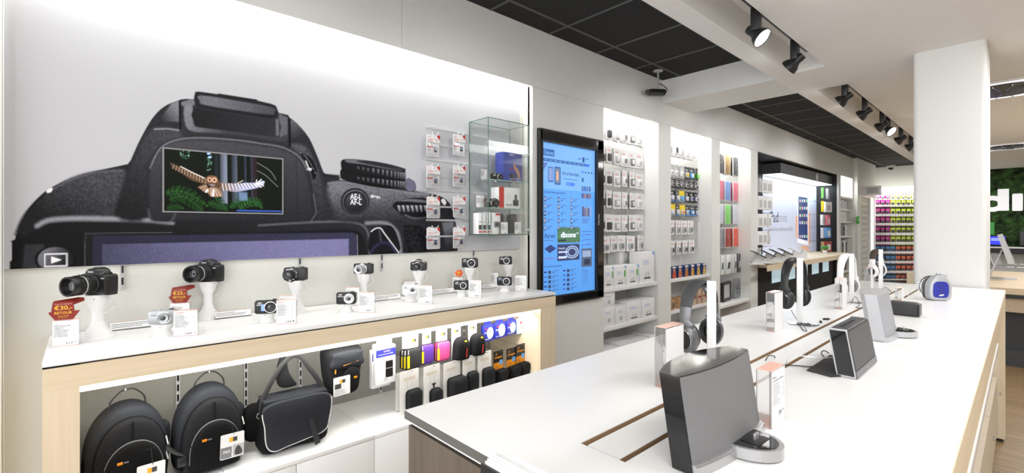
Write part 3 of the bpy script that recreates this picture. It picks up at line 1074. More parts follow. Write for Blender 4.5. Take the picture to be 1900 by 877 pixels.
# owl
wl = sp(O_((150, 245), (260, 290), (330, 320), (400, 350), (500, 400), (545, 445), (540, 475), (470, 460), (380, 430), (290, 370), (200, 310)), 3)
q.poly(wl, '#57453a', '#5c4635', (O_((400, 330))[0], O_((380, 430))[0]), feather=1)
for i in range(24):
    t = i / 23
    x, y = 175 + 355 * t, 262 + 150 * t
    q.line(O_((x, y), (x - 12 + 14 * t, y + 38 + 20 * t)), 1.3, '#a8937c' if i % 2 else '#4a382c', .9, .5)
q.line(O_((265, 285), (380, 345), (520, 410)), 1.6, '#e6dcd2', .9, .6)
wr = sp(O_((690, 465), (760, 465), (880, 475), (960, 462), (1060, 462), (1160, 440), (1165, 480), (1100, 515), (980, 540), (860, 560), (740, 540), (680, 515)), 3)
q.poly(wr, '#7c6455', '#a9aed2', (O_((740, 500))[0], O_((950, 500))[0]), feather=1)
for i in range(26):
    t = i / 25
    x, y = 700 + 420 * t, 472 - 5 * t
    q.line(O_((x, y), (x + 12 + 34 * t, y + 76 - 44 * t)), 1.2, ('#eceff8' if i % 2 else '#6d584e'), .9, .5)
for u, v in ((1090, 430), (1140, 425), (1170, 450), (1160, 480), (1140, 510)): q.line(O_((1080, 475), (u, v)), 1.6, '#e8ecf8', .9, .5)
q.line(O_((870, 472), (940, 438)), 1.6, '#c8b8a8', .9, .5)
q.poly(sp(O_((455, 505), (540, 480), (560, 540), (540, 570), (480, 530)), 3), '#8a6a54', feather=.8)
q.poly(sp(O_((560, 520), (660, 510), (720, 590), (690, 610), (600, 610), (555, 560)), 3), '#9a7a62', feather=.8)
for i in range(9): q.line(O_((585 + i * 8, 520), (575 + i * 18, 606)), 1.1, '#d8c4b0' if i % 2 else '#5a4638', .9, .5)
for i in range(5): q.line(O_((540, 485 + i * 6), (465 + i * 14, 505 + i * 14)), 1.1, '#c8b09a' if i % 2 else '#5a4638', .9, .5)
bd = sp(O_((535, 420), (560, 390), (600, 382), (650, 395), (680, 440), (705, 480), (690, 510), (640, 515), (590, 500), (540, 460)), 4)
q.poly(bd, '#745543', '#503c30', (O_((600, 390))[0], O_((620, 510))[0]), feather=.9)
for cx_, cy_, r_ in ((580, 428, 26), (630, 432, 30)):
    q.poly([O_((cx_ + r_ * math.cos(a), cy_ + r_ * math.sin(a)))[0] for a in np.linspace(0, 2 * PI, 20)[:-1]], '#c79c80', feather=.8)
    q.poly([O_((cx_ + 11 * math.cos(a), cy_ + 11 * math.sin(a)))[0] for a in np.linspace(0, 2 * PI, 14)[:-1]], '#0c0a0a', feather=.5)
q.poly(sp(O_((575, 485), (610, 478), (640, 490), (610, 497)), 3), '#8f8490')
q.poly(sp(O_((612, 540), (628, 540), (626, 600), (606, 606)), 3), '#f0eef2')
q.poly(sp(O_((545, 530), (565, 540), (555, 565), (530, 565)), 3), '#e8e2de')
q.poly(O_((875, 755), (1360, 765), (1360, 778), (875, 770)), '#3a57b0')
ds = thing('wall_display', 'small flat screen set in the mural showing an owl flying over ferns', 'screen', (XO, q.Y[0, 0], q.Z[0, 0]))
pic = q.build('screen_picture', attrmat('owl_picture', emit=.3, rough=.4))
pic.parent = ds
pic.location = (-XO, -q.Y[0, 0], -q.Z[0, 0])
b = MB(T(-XO, -q.Y[0, 0], -q.Z[0, 0]))
y0, y1, z0, z1 = q.Y[0, 0], q.Y[0, -1], q.Z[0, 0], q.Z[-1, 0]
e = .006
fm = mat('screen_frame_grey', '#8c8c90', .4)
b.box(XM + .0005, XO - .0006, y0, y1, z0, z1, black)
for a in ((y0 - e, y0, z0 - e, z1 + e), (y1, y1 + e, z0 - e, z1 + e), (y0, y1, z0 - e, z0), (y0, y1, z1, z1 + e)): b.box(XM + .0005, XO + .001, *a, fm)
b.build('screen_frame', ds)

# ================================================================ tall kiosk screen
XK = XW + .012
XS = XK - .004
ky0, ky1 = at(996, x=XW).y, at(1114.5, x=XW).y
kz0, kz1 = H - .2355 * -XW / CS * .675, 0
zt = at(997, 238, x=XW).z
zb = at(1114.5, 550, x=XW).z
ks = thing('information_screen', 'tall portrait screen in a black frame showing a shop web page', 'screen', (XW, (ky0 + ky1) / 2, zb))
M0 = T(-XW, -(ky0 + ky1) / 2, -zb)
sy0, sy1 = at(1003.5, x=XS).y, at(1103.5, x=XS).y
szt = at(1003.5, 262, x=XS).z
szb = at(1103.5, 537, x=XS).z
b = MB(M0)
for a in ((ky0, sy0, zb, zt), (sy1, ky1, zb, zt), (sy0, sy1, zb, szb), (sy0, sy1, szt, zt)):
    b.box(XW + .001, XK + .022, *a, black)
e = .012
for a in ((ky0 + e, sy0 - e, zb + e, zt - e), (sy1 + e, ky1 - e, zb + e, zt - e), (ky0 + e, ky1 - e, zb + e, szb - e), (ky0 + e, ky1 - e, szt + e, zt - e)):
    b.box(XK + .022, XK + .024, *a, blackg)
b.build('bezel', ks)
b = MB(M0)
wtext(b, 'Pop-wise', 1109.3, 416, 1113, 396, XK + .0245, whitep)
# the maker's word runs up the frame: rebuild it upright
b = MB(M0)
vs, fs, _ = text_geo('Pop-wise', .01)
a0, a1 = at(1112.5, 417, x=XK + .0245), at(1109.8, 397, x=XK + .0245)
b.add([(XK + .0245, a0.y - v[1] * (a0.y - a1.y), a0.z + v[0] * (a1.z - a0.z)) for v in vs], fs, whitep)
b.build('bezel_lettering', ks)
EM = .42


def sm(c):
    return mat('scr_' + c, c, .4, emit=EM, var=0)


page, pagel, navy, gry = sm('#5a9cea'), sm('#74acf0'), sm('#27305a'), sm('#4a6294')
b = MB(M0)
b.box(XW + .001, XS, sy0, sy1, szb, szt, page)
SW, SH = sy1 - sy0, szt - szb


def R(u0, u1, v0, v1, c, lift=1):
    """patch of the page: u left-right, v top-down, both 0..1"""
    X = XS + .0004 * lift
    ya, yb, za, zb_ = sy0 + u0 * SW, sy0 + u1 * SW, szt - v1 * SH, szt - v0 * SH
    b.add([(X, ya, za), (X, yb, za), (X, yb, zb_), (X, ya, zb_)], [(0, 1, 2, 3)], c if not isinstance(c, str) else sm(c))


def TX(s, u0, u1, v0, v1, c, bold=0, lift=3):
    vs, fs, _ = text_geo(s, bold)
    ya, yb, za, zb_ = sy0 + u0 * SW, sy0 + u1 * SW, szt - v1 * SH, szt - v0 * SH
    b.add([(XS + .0004 * lift, ya + v[0] * (yb - ya), za + v[1] * (zb_ - za)) for v in vs], fs, c if not isinstance(c, str) else sm(c))


R(0, 1, 0, .30, pagel)
R(.04, .23, .042, .085, navy)
TX('Dixons', .055, .215, .05, .077, pagel, .02)
R(.04, .82, .103, .122, navy)
R(.82, .89, .103, .122, '#5d86d8')
for k in range(9): R(.06 + k * .085, .11 + k * .085, .110, .115, pagel, 2)
R(.75, .79, .06, .095, '#2c2f55')
R(.66, .73, .072, .078, gry); R(.81, .87, .066, .072, gry)
b.add([(XS + .0008, sy0 + .04 * SW, szt - .132 * SH), (XS + .0008, sy0 + .04 * SW, szt - .185 * SH), (XS + .0008, sy0 + .12 * SW, szt - .132 * SH)], [(0, 1, 2)], sm('#5a76b8'))
R(.12, .21, .155, .255, '#3c4a86'); R(.13, .20, .162, .245, '#7e96cc', 2)
R(.23, .34, .150, .268, '#1d2140'); R(.245, .325, .160, .258, '#6f7ba0', 2); R(.26, .3, .18, .24, '#c9a48c', 3)
TX('iPad met Retina display', .37, .68, .175, .205, navy)
R(.39, .66, .222, .226, gry)
R(.44, .60, .246, .268, '#6a7cc0'); R(.45, .51, .254, .26, pagel, 2)
TX('Top 10% Air Miles korting op ALLES', .04, .42, .315, .332, navy)
for r_ in range(5):
    for c_ in range(3):
        u, v = .05 + c_ * .235, .35 + r_ * .047
        R(u, u + .035, v, v + .034, ['#3b466f', '#5d6688', '#2b3056', '#6b4a55', '#4c5d8c'][(r_ + 2 * c_) % 5])
        R(u + .008, u + .027, v + .006, v + .026, '#9cb6dc', 2)
        R(u + .06, u + .15, v + .006, v + .010, gry); R(u + .06, u + .09, v + .018, v + .023, navy)
TX('iPad mini', .06, .24, .592, .622, navy)
R(.06, .22, .635, .639, gry)
b.prism([(sy0 + .06 * SW, szt - .69 * SH), (sy0 + .16 * SW, szt - .665 * SH), (sy0 + .26 * SW, szt - .69 * SH), (sy0 + .15 * SW, szt - .72 * SH)], XS + .0004, XS + .0008, sm('#333f78'), 'yz')
R(.07, .24, .747, .762, '#6a86cc')
R(.28, .70, .552, .655, '#4e7358', 1)
rg = random.Random(3)
for k in range(60):
    u, v = rg.uniform(.285, .68), rg.uniform(.555, .645)
    R(u, u + .018, v, v + .006, rg.choice(['#5f8a62', '#3f6150', '#6f9a78']), 2)
TX('dixons', .34, .62, .583, .62, '#e8f1ff', .035, 4)
TX('nl', .63, .67, .583, .596, '#e8f1ff', .02, 4)
R(.30, .43, .632, .646, '#2c3a44', 3)
R(.28, .69, .665, .775, '#39426a')
for r0, r1, cc in ((.085, .07, '#9fb6dc'), (.06, .045, '#9fb6dc')):
    n = 20
    pts = [(sy0 + (.55) * SW + r0 * math.cos(2 * PI * i / n), szt - .72 * SH + r0 * .62 * math.sin(2 * PI * i / n)) for i in range(n)]
    pts2 = [(sy0 + (.55) * SW + r1 * math.cos(2 * PI * i / n), szt - .72 * SH + r1 * .62 * math.sin(2 * PI * i / n)) for i in range(n)]
    b.add([(XS + .0012, *t) for t in pts + pts2], [(i, (i + 1) % n, n + (i + 1) % n, n + i) for i in range(n)], sm(cc))
TX('Fotografie', .30, .42, .685, .70, '#e8f1ff', 0, 4)
R(.30, .46, .712, .722, '#c8d8f4', 4); R(.30, .45, .745, .76, '#c8d8f4', 4)
TX('Top merken. Top producten.', .05, .36, .80, .815, navy)
for r_ in range(5):
    for c_ in range(2):
        u, v = .05 + c_ * .33, .835 + r_ * .031
        if v > .965: continue
        R(u, u + .05, v + .003, v + .012, ['#283a90', '#3c63c8', '#2f4fb0'][r_ % 3])
        R(u + .075, u + .12, v, v + .02, '#39446a'); R(u + .145, u + .25, v + .002, v + .006, gry); R(u + .145, u + .185, v + .012, v + .016, navy)
for k in range(4): R(.74 + .06 * k, .765 + .06 * k, .158, .17, navy if k else '#3f5fb4')
R(.735, .775, .205, .232, '#303860')
for k in range(4):
    for j in range(2): R(.735 + .048 * k, .773 + .048 * k, .262 + .05 * j, .297 + .05 * j, ['#7a5c70', '#4b4a7a', '#8c6a72', '#5a4a60'][(k + j) % 4])
for k in range(5): R(.745 + .038 * k, .775 + .038 * k, .405 + .01 * (k % 2), .475, ['#4a4260', '#6b5578', '#8a7660', '#41517a', '#8898c4'][k])
for k in range(3): R(.74, .90 - .03 * k, .49 + .013 * k, .495 + .013 * k, gry)
TX('Meer voordeel bij Dixons', .74, .93, .575, .586, navy)
for k in range(3): R(.745, .765, .602 + .035 * k, .612 + .035 * k, '#3c63c8'); R(.79, .92, .600 + .035 * k, .605 + .035 * k, gry)
R(.73, .94, .70, .83, '#55627c'); R(.75, .92, .715, .76, '#93a6c8', 2); R(.78, .9, .775, .815, '#303850', 2)
TX('Dixons Service', .74, .85, .845, .855, navy)
for k in range(6): R(.745, .88 - .01 * (k % 3), .865 + .016 * k, .868 + .016 * k, gry)
b.build('screen_page', ks, 'pale blue web page')
# ================================================================ cameras, stands and price holders on the counter


def face(px, off=0.0):
    """turn about z so that a thing seen at column px shows its front, off degrees to its right"""
    r = (px - CX) / F
    dx, dy = -SN + r * CS, CS + r * SN
    return math.atan2(-dy, -dx) + PI / 2 + math.radians(off)


def circle(r, n=24, cx=0, cz=0): return [(cx + r * math.cos(2 * PI * i / n), cz + r * math.sin(2 * PI * i / n)) for i in range(n)]


rubber = mat('grip_rubber', (0.007, 0.007, 0.0075), 0.75, bump=0.6, scale=500)
body_b = mat('camera_black', (0.009, 0.009, 0.0095), 0.42, bump=.15, scale=400)
lensglass = mat('lens_glass', (0.01, 0.012, 0.02), 0.05, coat=1)


def stand(tall, lab, px, py, h, group, red_led=False):
    loc = at(px, py, z=ZC)
    o = thing('camera_stand', lab, 'stand', loc, face(px), group)
    b = MB()
    if tall:
        b.lathe([(.056, 0), (.056, .003), (.050, .010), (.036, .028), (.025, .046), (.0205, .062)], whitep, 36)
        b.build('stand_base', o)
        b = MB()
        b.lathe([(.0205, .0605), (.0185, .066), (.0175, h - .075), (.019, h - .058), (.026, h - .045), (.034, h - .018), (.037, h - .004), (.037, h)], whitep, 36)
        b.box(-.012, -.009, -.0372, -.036, h - .016, h - .013, red if red_led else darkg)
        b.build('stand_post', o)
        b = MB()
        b.tube(spline([(.02, .01, h - .004), (.05, .02, h - .03), (.045, .02, h - .06), (.018, .005, h - .075)], 5, False), .0022, whitep)
        b.build('security_cable', o)
    else:
        b.lathe([(.030, 0), (.030, .003), (.026, .010), (.022, .016), (.021, .02)], whitep, 32, sx=1.15)
        b.build('stand_base', o)
        b = MB()
        b.lathe([(.021, .019), (.024, .026), (.032, .038), (.034, h - .003), (.033, h)], whitep, 32, sx=1.15)
        b.box(-.012, -.009, -.0365, -.033, .036, .039, red if red_led else darkg)
        b.build('stand_cup', o)
    return loc


def dslr(lab, loc, rz, grp):
    o = thing('reflex_camera', lab, 'camera', loc, rz, grp)
    b = MB()
    out = spline([(-.066, .004), (-.066, .05), (-.064, .072), (-.050, .079), (-.036, .080), (-.026, .096), (-.012, .101), (.014, .101), (.026, .094), (.036, .080), (.056, .078), (.065, .070), (.066, .04), (.064, .004), (.05, 0), (-.05, 0)], 4)
    b.pillow(out, .050, body_b, dome=.0, M=T(0, .028, 0), prof=[(.93, 0), (.98, .06), (1, .18), (1, .7), (.97, .9), (.9, 1.0)])
    b.build('body', o)
    b = MB()
    b.pillow(spline([(-.070, .004), (-.071, .06), (-.062, .074), (-.046, .070), (-.042, .03), (-.046, .002)], 4), .045, rubber, dome=.05, M=T(0, -.002, 0))
    b.build('hand_grip', o)
    b = MB(T(.006, -.022, .042) @ FRONT)
    b.lathe([(.036, 0), (.036, .006), (.0335, .008)], body_b, 36)
    b.lathe([(.0325, .008), (.0325, .034), (.0315, .036)], body_b, 36)
    for i in range(36):
        a = 2 * PI * i / 36
        b.box(.0322, .0336, -.0016, .0016, .012, .030, rubber, M=RZ(a))
    b.lathe([(.0312, .036), (.033, .040), (.0345, .044), (.0345, .066), (.036, .070), (.036, .088), (.0335, .09), (.030, .088), (.027, .075), (.0245, .070)], body_b, 36)
    for i in range(40):
        a = 2 * PI * i / 40
        b.box(.0342, .0354, -.0015, .0015, .047, .064, rubber, M=RZ(a))
    b.lathe([(.0347, .0405), (.0351, .0425), (.0347, .0445)], lightg, 36)
    ln = b.build('lens', o)
    b = MB(T(.006, -.022, .042) @ FRONT)
    b.lathe([(.0245, .071), (.02, .0745), (.012, .0765), (0, .077)], lensglass, 30)
    b.build('front_glass', ln)
    b = MB()
    b.box(-.014, .014, -.004, .020, .100, .104, darkg, .001)
    b.build('hot_shoe', o)
    b = MB()
    b.lathe([(.011, 0), (.0115, .002), (.0115, .007), (.010, .008), (0, .008)], body_b, 24, T(.047, .004, .078))
    b.lathe([(.0045, 0), (.0045, .003), (0, .004)], silver, 16, T(-.052, -.03, .075))
    b.build('dials', o)
    b = MB()
    b.text('Canon', -.011, .015, .086, .0925, -.0272, whitep, .03)
    b.text('EOS', .045, .060, .062, .067, -.0236, whitep, .02)
    b.build('lettering', o)
    return o


def compact(lab, loc, rz, grp, w=.095, h=.058, d=.022, col=None, lens_x=.018, lens_r=.022, ring=None, name='Canon', screen=False, namecol=None, strap=False, lens_l=.016, sleeve=None):
    col = col or body_b
    ring = ring or silver
    o = thing('compact_camera', lab, 'camera', loc, rz, grp)
    b = MB()
    b.prism(rrect(-w / 2, w / 2, 0, h, .009, 6), -d / 2, d / 2, col, 'xz', smooth=False)
    b.box(-w / 2 + .002, w / 2 - .002, -d / 2 - .0012, d / 2 + .0012, .003, h - .003, col, .001)
    b.build('body', o)
    b = MB(T(lens_x, -d / 2, h * .48) @ FRONT)
    b.lathe([(lens_r, 0), (lens_r, .003), (lens_r * .93, .004)], ring, 32)
    b.lathe([(lens_r * .86, .003), (lens_r * .86, .003 + lens_l * .5), (lens_r * .8, .003 + lens_l * .52), (lens_r * .78, .003 + lens_l), (lens_r * .66, .003 + lens_l), (lens_r * .45, lens_l)], sleeve or col if col is not whitep else silver, 32)
    for q in (.95, .84): b.lathe([(lens_r * q, .0042), (lens_r * q + .0008, .005), (lens_r * q, .0058)], chrome, 32)
    ln = b.build('lens', o)
    b = MB(T(lens_x, -d / 2, h * .48) @ FRONT)
    b.lathe([(lens_r * .5, lens_l - .001), (lens_r * .3, lens_l + .001), (0, lens_l + .0018)], lensglass, 24)
    b.build('front_glass', ln)
    b = MB()
    b.box(-w / 2 + .012, -w / 2 + .028, -d / 2 - .002, -d / 2, h - .014, h - .007, lightg, .0005)
    b.build('flash_window', o)
    b = MB()
    b.lathe([(.006, 0), (.006, .003), (.005, .004), (0, .004)], ring, 20, T(-w * .12, 0, h))
    b.lathe([(.008, 0), (.008, .0045), (0, .0048)], darkg, 20, T(w * .3, 0, h))
    b.build('shutter_button', o)
    b = MB()
    b.text(name, -w * .42, -w * .12, h * .62, h * .72, -d / 2 - .0017, namecol or whitep, .02)
    b.build('lettering', o)
    if screen:
        b = MB()
        b.box(-w / 2 + .026, -w / 2 + .044, -d / 2 - .002, -d / 2 - .0012, .012, h - .016, mat('front_screen_blue', '#7f9fe0', .3, emit=.4))
        b.build('front_screen', o)
    if strap:
        b = MB()
        b.tube(spline([(-w / 2, -.006, h - .012), (-w / 2 + .005, -.03, h * .3), (-.01, -.045, -.002), (.012, -.03, .004), (.012, -.012, -.001)], 6, False), .0028, blackm)
        b.box(-.012, -.002, -.050, -.047, -.002, .008, lightg)
        b.build('wrist_strap', o)
    return o


CR = 'cameras on show along the counter'
SG = 'white security stands on the counter'
# tall stands: (stand px, base py, height)
H1 = .166
l = stand(True, 'tall white flared stand carrying the leftmost reflex camera', 181, 626, H1, SG)
dslr('black reflex camera with long lens on the leftmost tall stand', l + Vector((.0, 0, H1)), face(181, -52), CR)
l = stand(True, 'tall white flared stand carrying the second reflex camera, behind the silver compact', 386, 590, .172, SG)
dslr('black reflex camera on the second tall stand from the left', l + Vector((0, 0, .172)), face(386, -42), CR)
l = stand(True, 'tall white stand under the flat black system camera below the violet print', 549, 579, .16, SG)
compact('black system camera with wrist strap on the third tall stand', l + Vector((0, 0, .16)), face(549, -25), CR, w=.108, h=.064, lens_x=-.014, lens_r=.029, ring=darkg, lens_l=.04, name='NX', strap=True, d=.03)
l = stand(True, 'tall white stand fourth from the left, behind the 99 price holder', 675, 562, .165, SG)
compact('black mirrorless camera with silver ringed lens on the fourth tall stand', l + Vector((-.0, 0, .165)), face(672, -25), CR, w=.105, h=.057, lens_x=-.004, lens_r=.030, ring=silver, lens_l=.045, name='SONY', sleeve=silver, d=.028)
l = stand(True, 'tall white stand fifth from the left, behind the white compact', 777, 552, .165, SG)
o = compact('small black bridge camera with dangling lens cap on the fifth tall stand', l + Vector((0, 0, .165)), face(777, -20), CR, w=.094, h=.052, lens_x=.0, lens_r=.027, ring=darkg, lens_l=.035, name='', d=.03)
b = MB()
b.pillow(spline([(-.022, .05), (-.013, .066), (.012, .066), (.02, .05)], 4), .03, body_b, dome=.02, M=T(0, .012, 0))
b.build('viewfinder_hump', o)
b = MB()
b.tube(spline([(-.046, -.01, .045), (-.02, -.035, .06), (.03, -.03, .058), (.046, -.008, .046)], 6, False), .0016, whitep)
b.build('neck_cord', o)
l = stand(True, 'tall white stand sixth from the left, behind the orange promotion badge', 872, 543, .165, SG)
compact('black compact camera on the sixth tall stand, above the orange badge', l + Vector((0, 0, .165)), face(870, -12), CR, w=.104, h=.060, lens_x=.012, lens_r=.026, name='Canon')
l = stand(True, 'tall white stand nearest the tall kiosk screen', 944, 533, .165, SG)
compact('black compact camera on the tall stand nearest the kiosk screen', l + Vector((-.0, -.03, .165)), face(932, -8), CR, w=.090, h=.055, lens_x=.008, lens_r=.022, name='Nikon', ring=darkg)
# short stands
l = stand(False, 'low white stand with a red light under the silver compact camera', 303, 622, .046, SG, True)
compact('silver compact camera on a low white stand with red light', l + Vector((0, 0, .046)), face(303, -16), CR, w=.092, h=.054, col=mat('camera_silver', (.36, .37, .38), .35, .6), lens_x=.006, lens_r=.024, name='Canon', namecol=darkg)
l = stand(False, 'low white stand under the wide black compact beside the 159 price', 496, 597, .040, SG)
compact('black compact camera with blue front screen beside the 159 price', l + Vector((-.0, 0, .040)), face(494, -8), CR, w=.098, h=.058, screen=True, lens_x=.014, lens_r=.026, name='SAMSUNG', lens_l=.012)
l = stand(False, 'low white stand under the black camera with bright silver lens', 643, 578, .040, SG)
compact('black compact camera with bright silver lens rings beside the 99 price', l + Vector((0, 0, .040)), face(642, -10), CR, w=.095, h=.058, lens_x=.014, lens_r=.025, name='Nikon', lens_l=.012, sleeve=silver)
l = stand(False, 'low white stand under the white compact camera', 763, 559, .040, SG)
compact('white compact camera with white lens rings on a low stand', l + Vector((0, 0, .040)), face(757, -10), CR, w=.098, h=.058, col=whitep, lens_x=.012, lens_r=.024, name='Nikon', namecol=darkg, ring=lightg)
l = stand(False, 'low white stand under the black camera below the orange badge', 857, 549, .040, SG)
compact('all black compact camera with upright lettering below the orange badge', l + Vector((0, 0, .040)), face(853, -8), CR, w=.098, h=.056, lens_x=.010, lens_r=.020, ring=darkg, name='Canon', lens_l=.006)
l = stand(False, 'low white stand at the right end of the counter', 936, 540, .040, SG)
compact('black compact camera with blue lettering at the right end of the counter', l + Vector((0, 0, .040)), face(932, -6), CR, w=.098, h=.056, lens_x=.014, lens_r=.023, name='Full HD', namecol=bluel, ring=darkg)


def priceholder(lab, px, py, w, h, z, price, off=-14, cents='', red_line=False, d=.022, name='Canon', seed=1, grp='acrylic price holders on the counter'):
    o = thing('price_holder', lab, 'price holder', at(px, py, z=z), face(px, off), grp)
    b = MB()
    b.box(-w / 2, w / 2, -d / 2, d / 2, 0.0006, h, acryl)
    blk = b.build('acrylic_block', o)
    b = MB()
    b.box(-w / 2, w / 2, -d / 2, d / 2, h, h + .0006, pinkedge)
    b.build('coloured_edge', blk, 'salmon pink top face')
    b = MB()
    b.box(-w / 2, w / 2, -d / 2, d / 2, 0, .0006, pinkedge)
    b.build('coloured_edge', blk, 'salmon pink foot')
    b = MB()
    b.box(-w / 2 + .001, w / 2 - .001, -d / 2 - .0009, -d / 2 - .0001, .002, h - .0015, paper)
    cd_ = b.build('price_card', o)
    b = MB()
    y = -d / 2 - .0012
    if name: b.text(name, -w * .44, -w * .16, h * .84, h * .88, y, ink)
    b.lines(-w * .44, w * .2, h * .35, h * .82, 11, y, ink, .35, seed)
    b.lines(w * .28, w * .42, h * .3, h * .75, 12, y, inkl, .35, seed + 3)
    if red_line: b.lines(-w * .44, w * .2, h * .9, h * .94, 1, y, red)
    if price:
        b.text(price, 0, w * .30, h * .06, h * .145, y, ink, .01)
        if cents: b.text(cents, w * .33, w * .43, h * .10, h * .145, y, ink, .01)
    b.build('card_print', cd_)
    return o


def arrow_sign(lab, px, py, z, s1, off=-8):
    o = thing('promotion_arrow', lab, 'promotion sign', at(px, py, z=z) + Vector((0, 0, 0)), face(px, off), 'dark red down arrow signs')
    rd = mat('arrow_red', '#86281f', .45)
    P = [(-.030, .062), (-.034, .03), (-.040, .03), (-.040, .024), (-.022, -.004), (0, -.02), (.022, -.004), (.043, .03), (.028, .03), (.024, .062)]
    b = MB()
    b.prism([(x, zz) for x, zz in P], -.0008, .0008, rd, 'xz')
    b.prism([(-.030, .062), (.024, .062), (.026, .0635), (-.029, .0635)], -.0008, .0008, rd, 'xz')
    b.add([(-.03, -.0008, .062), (.024, -.0008, .062), (.052, .022, .072), (.034, .030, .074), (-.028, .012, .067)], [(0, 1, 2, 3, 4)], rd)
    b.add([(.024, 0, .062), (.052, .022, .072), (.052, .022, .0605), (.024, 0, .0505)], [(0, 1, 2, 3)], rd)
    b.build('arrow_board', o)
    b = MB()
    ye = mat('arrow_yellow', '#f2c23a', .5)
    b.text('Power to Celebrate', -.024, .020, .054, .058, -.0012, mat('arrow_pale', '#e8b8a8', .5))
    b.text(s1, -.026, .022, .033, .051, -.0012, ye, .012)
    b.text('RETOUR', -.025, .021, .020, .029, -.0012, ye, .008)
    b.text('OP DIT CANON', -.016, .012, .012, .015, -.0012, ye)
    b.text('EOS PRODUCT', -.015, .011, .007, .010, -.0012, ye)
    b.build('arrow_print', o)
    return o


priceholder('acrylic price block reading 517.97 at the left end of the counter', 124, 640, .072, .092, ZC, '517.', cents='97', seed=2)
arrow_sign('dark red arrow sign reading €30,- RETOUR in the leftmost price block', 119, 640, ZC, '€30,-')
bpy.data.objects['promotion_arrow'].location.z = ZC + .092
priceholder('acrylic price block reading 169.95 beside the silver compact', 346, 622, .080, .100, ZC, '169.', cents='95', red_line=True, seed=4)
priceholder('acrylic price block behind the 169.95 block, partly hidden', 335, 600, .074, .092, ZC, '', seed=6)
arrow_sign('dark red arrow sign reading €25,- RETOUR above the second reflex price block', 334, 600, ZC, '€25,-')
bpy.data.objects['promotion_arrow.001'].location.z = ZC + .092
priceholder('acrylic price block reading 159,- beside the camera with blue front screen', 532, 600, .080, .104, ZC, '159.', cents='-', red_line=True, name='Samsung', seed=7)
priceholder('acrylic price block behind the 159,- block', 535, 586, .078, .098, ZC, '', name='Nikon', seed=8)
priceholder('acrylic price block reading 99.95 beside the silver lens compact', 681, 579, .078, .100, ZC, '99.', cents='95', name='Nikon', seed=9)
priceholder('acrylic price block behind the 99.95 block beside the silver lens', 655, 566, .074, .098, ZC, '', name='Sony', seed=10)
priceholder('acrylic price block reading 99.95 beside the white compact', 790, 563, .078, .102, ZC, '99.', cents='95', name='Nikon', seed=11)
priceholder('acrylic price block behind the white compact camera', 761, 549, .074, .092, ZC, '49.', name='Panasonic', seed=12)
priceholder('acrylic price block reading 196.95 below the orange badge', 882, 551, .080, .104, ZC, '196.', cents='95', seed=13)
priceholder('acrylic price block behind the 196.95 block under the badge', 850, 541, .070, .098, ZC, '', seed=14)
priceholder('acrylic price block reading 129.95 nearest the kiosk screen', 967, 539, .080, .104, ZC, '129.', cents='95', name='Samsung', seed=15)
priceholder('acrylic price block behind the camera with blue lettering', 918, 531, .060, .10, ZC, '', name='Nikon', seed=16)
# orange promotion badge
l = at(853, 514, x=at(850, 541, z=ZC).x + .02)
o = thing('promotion_badge', 'jagged orange red badge standing on a price block', 'promotion sign', (l.x - .01, l.y, ZC + .098), face(853, -6))
b = MB()
P = []
for i in range(20):
    a = 2 * PI * i / 20
    rr = .032 if i % 2 else .024
    P.append((rr * 1.15 * math.cos(a), .024 + rr * .9 * math.sin(a)))
b.prism(P, -.001, .001, mat('badge_white', '#d9c8c0', .5), 'xz')
b.prism([(-.028, .03), (-.01, .046), (.016, .048), (.028, .028), (.018, .008), (.002, .0), (-.014, .006)], -.0022, -.001, mat('badge_orange', '#e2532a', .45), 'xz')
b.build('badge_board', o)
b = MB()
b.text('50%', -.013, .013, .024, .037, -.0026, yellow, .02)
b.lines(-.012, .012, .008, .020, 3, -.0026, mat('arrow_yellow', '#f2c23a', .5), .5)
b.build('badge_print', o)
# label rails lying along the back of the counter
for i, (pa, pb, py, lb) in enumerate(((203, 292, 606, 'behind the leftmost reflex camera'), (398, 466, 577, 'behind the second reflex camera'), (693, 742, 547, 'between the fourth and fifth tall stands'), (800, 846, 541, 'left of the badge'), (893, 920, 530, 'left of the rightmost low stand'))):
    a, c = at(pa, 600, x=-2.52), at(pb, 600, x=-2.52)
    o = thing('label_rail', 'low acrylic rail of small price labels ' + lb, 'label rail', (-2.52, (a.y + c.y) / 2, ZC), PI / 2, 'acrylic label rails at the back of the counter')
    L = (c.y - a.y) / 2
    b = MB()
    b.prism([(-.012, 0), (.018, 0), (.006, .036), (.003, .036)], -L, L, acryl, 'yz')
    b.box(-L, L, .0025, .0065, .036, .037, pinkedge)
    b.build('rail', o)
    n = max(1, int(round(L * 2 / .13)))
    Mx = T(0, -.0045, .0185) @ RX(-math.atan2(.015, .036))
    for k in range(n):
        x0, x1 = -L + k * 2 * L / n + .002, -L + (k + 1) * 2 * L / n - .002
        b = MB(Mx)
        b.box(x0, x1, -.0012, -.0006, -.0135, .0135, paper)
        b.lines(x0 + .004, x1 - .01, -.010, .010, 3, -.0015, ink, .3, k + i)
        b.build('label_card', o)

# ================================================================ memory card packs on the mural
XP = XM + .055


def hook(lab, y, z, x0, x1, grp, m=None, curve=.012, obj='display_hook'):
    m = m or chrome
    o = thing(obj, lab, 'hook', (x0, y, z), 0, grp)
    b = MB()
    L = x1 - x0
    b.box(0, .004, -.008, .008, -.012, .012, m)
    b.tube([(0, 0, 0), (L * .8, 0, 0), (L * .93, 0, curve * .3), (L, 0, curve)], .002, m, 6)
    b.build('peg', o)
    return o


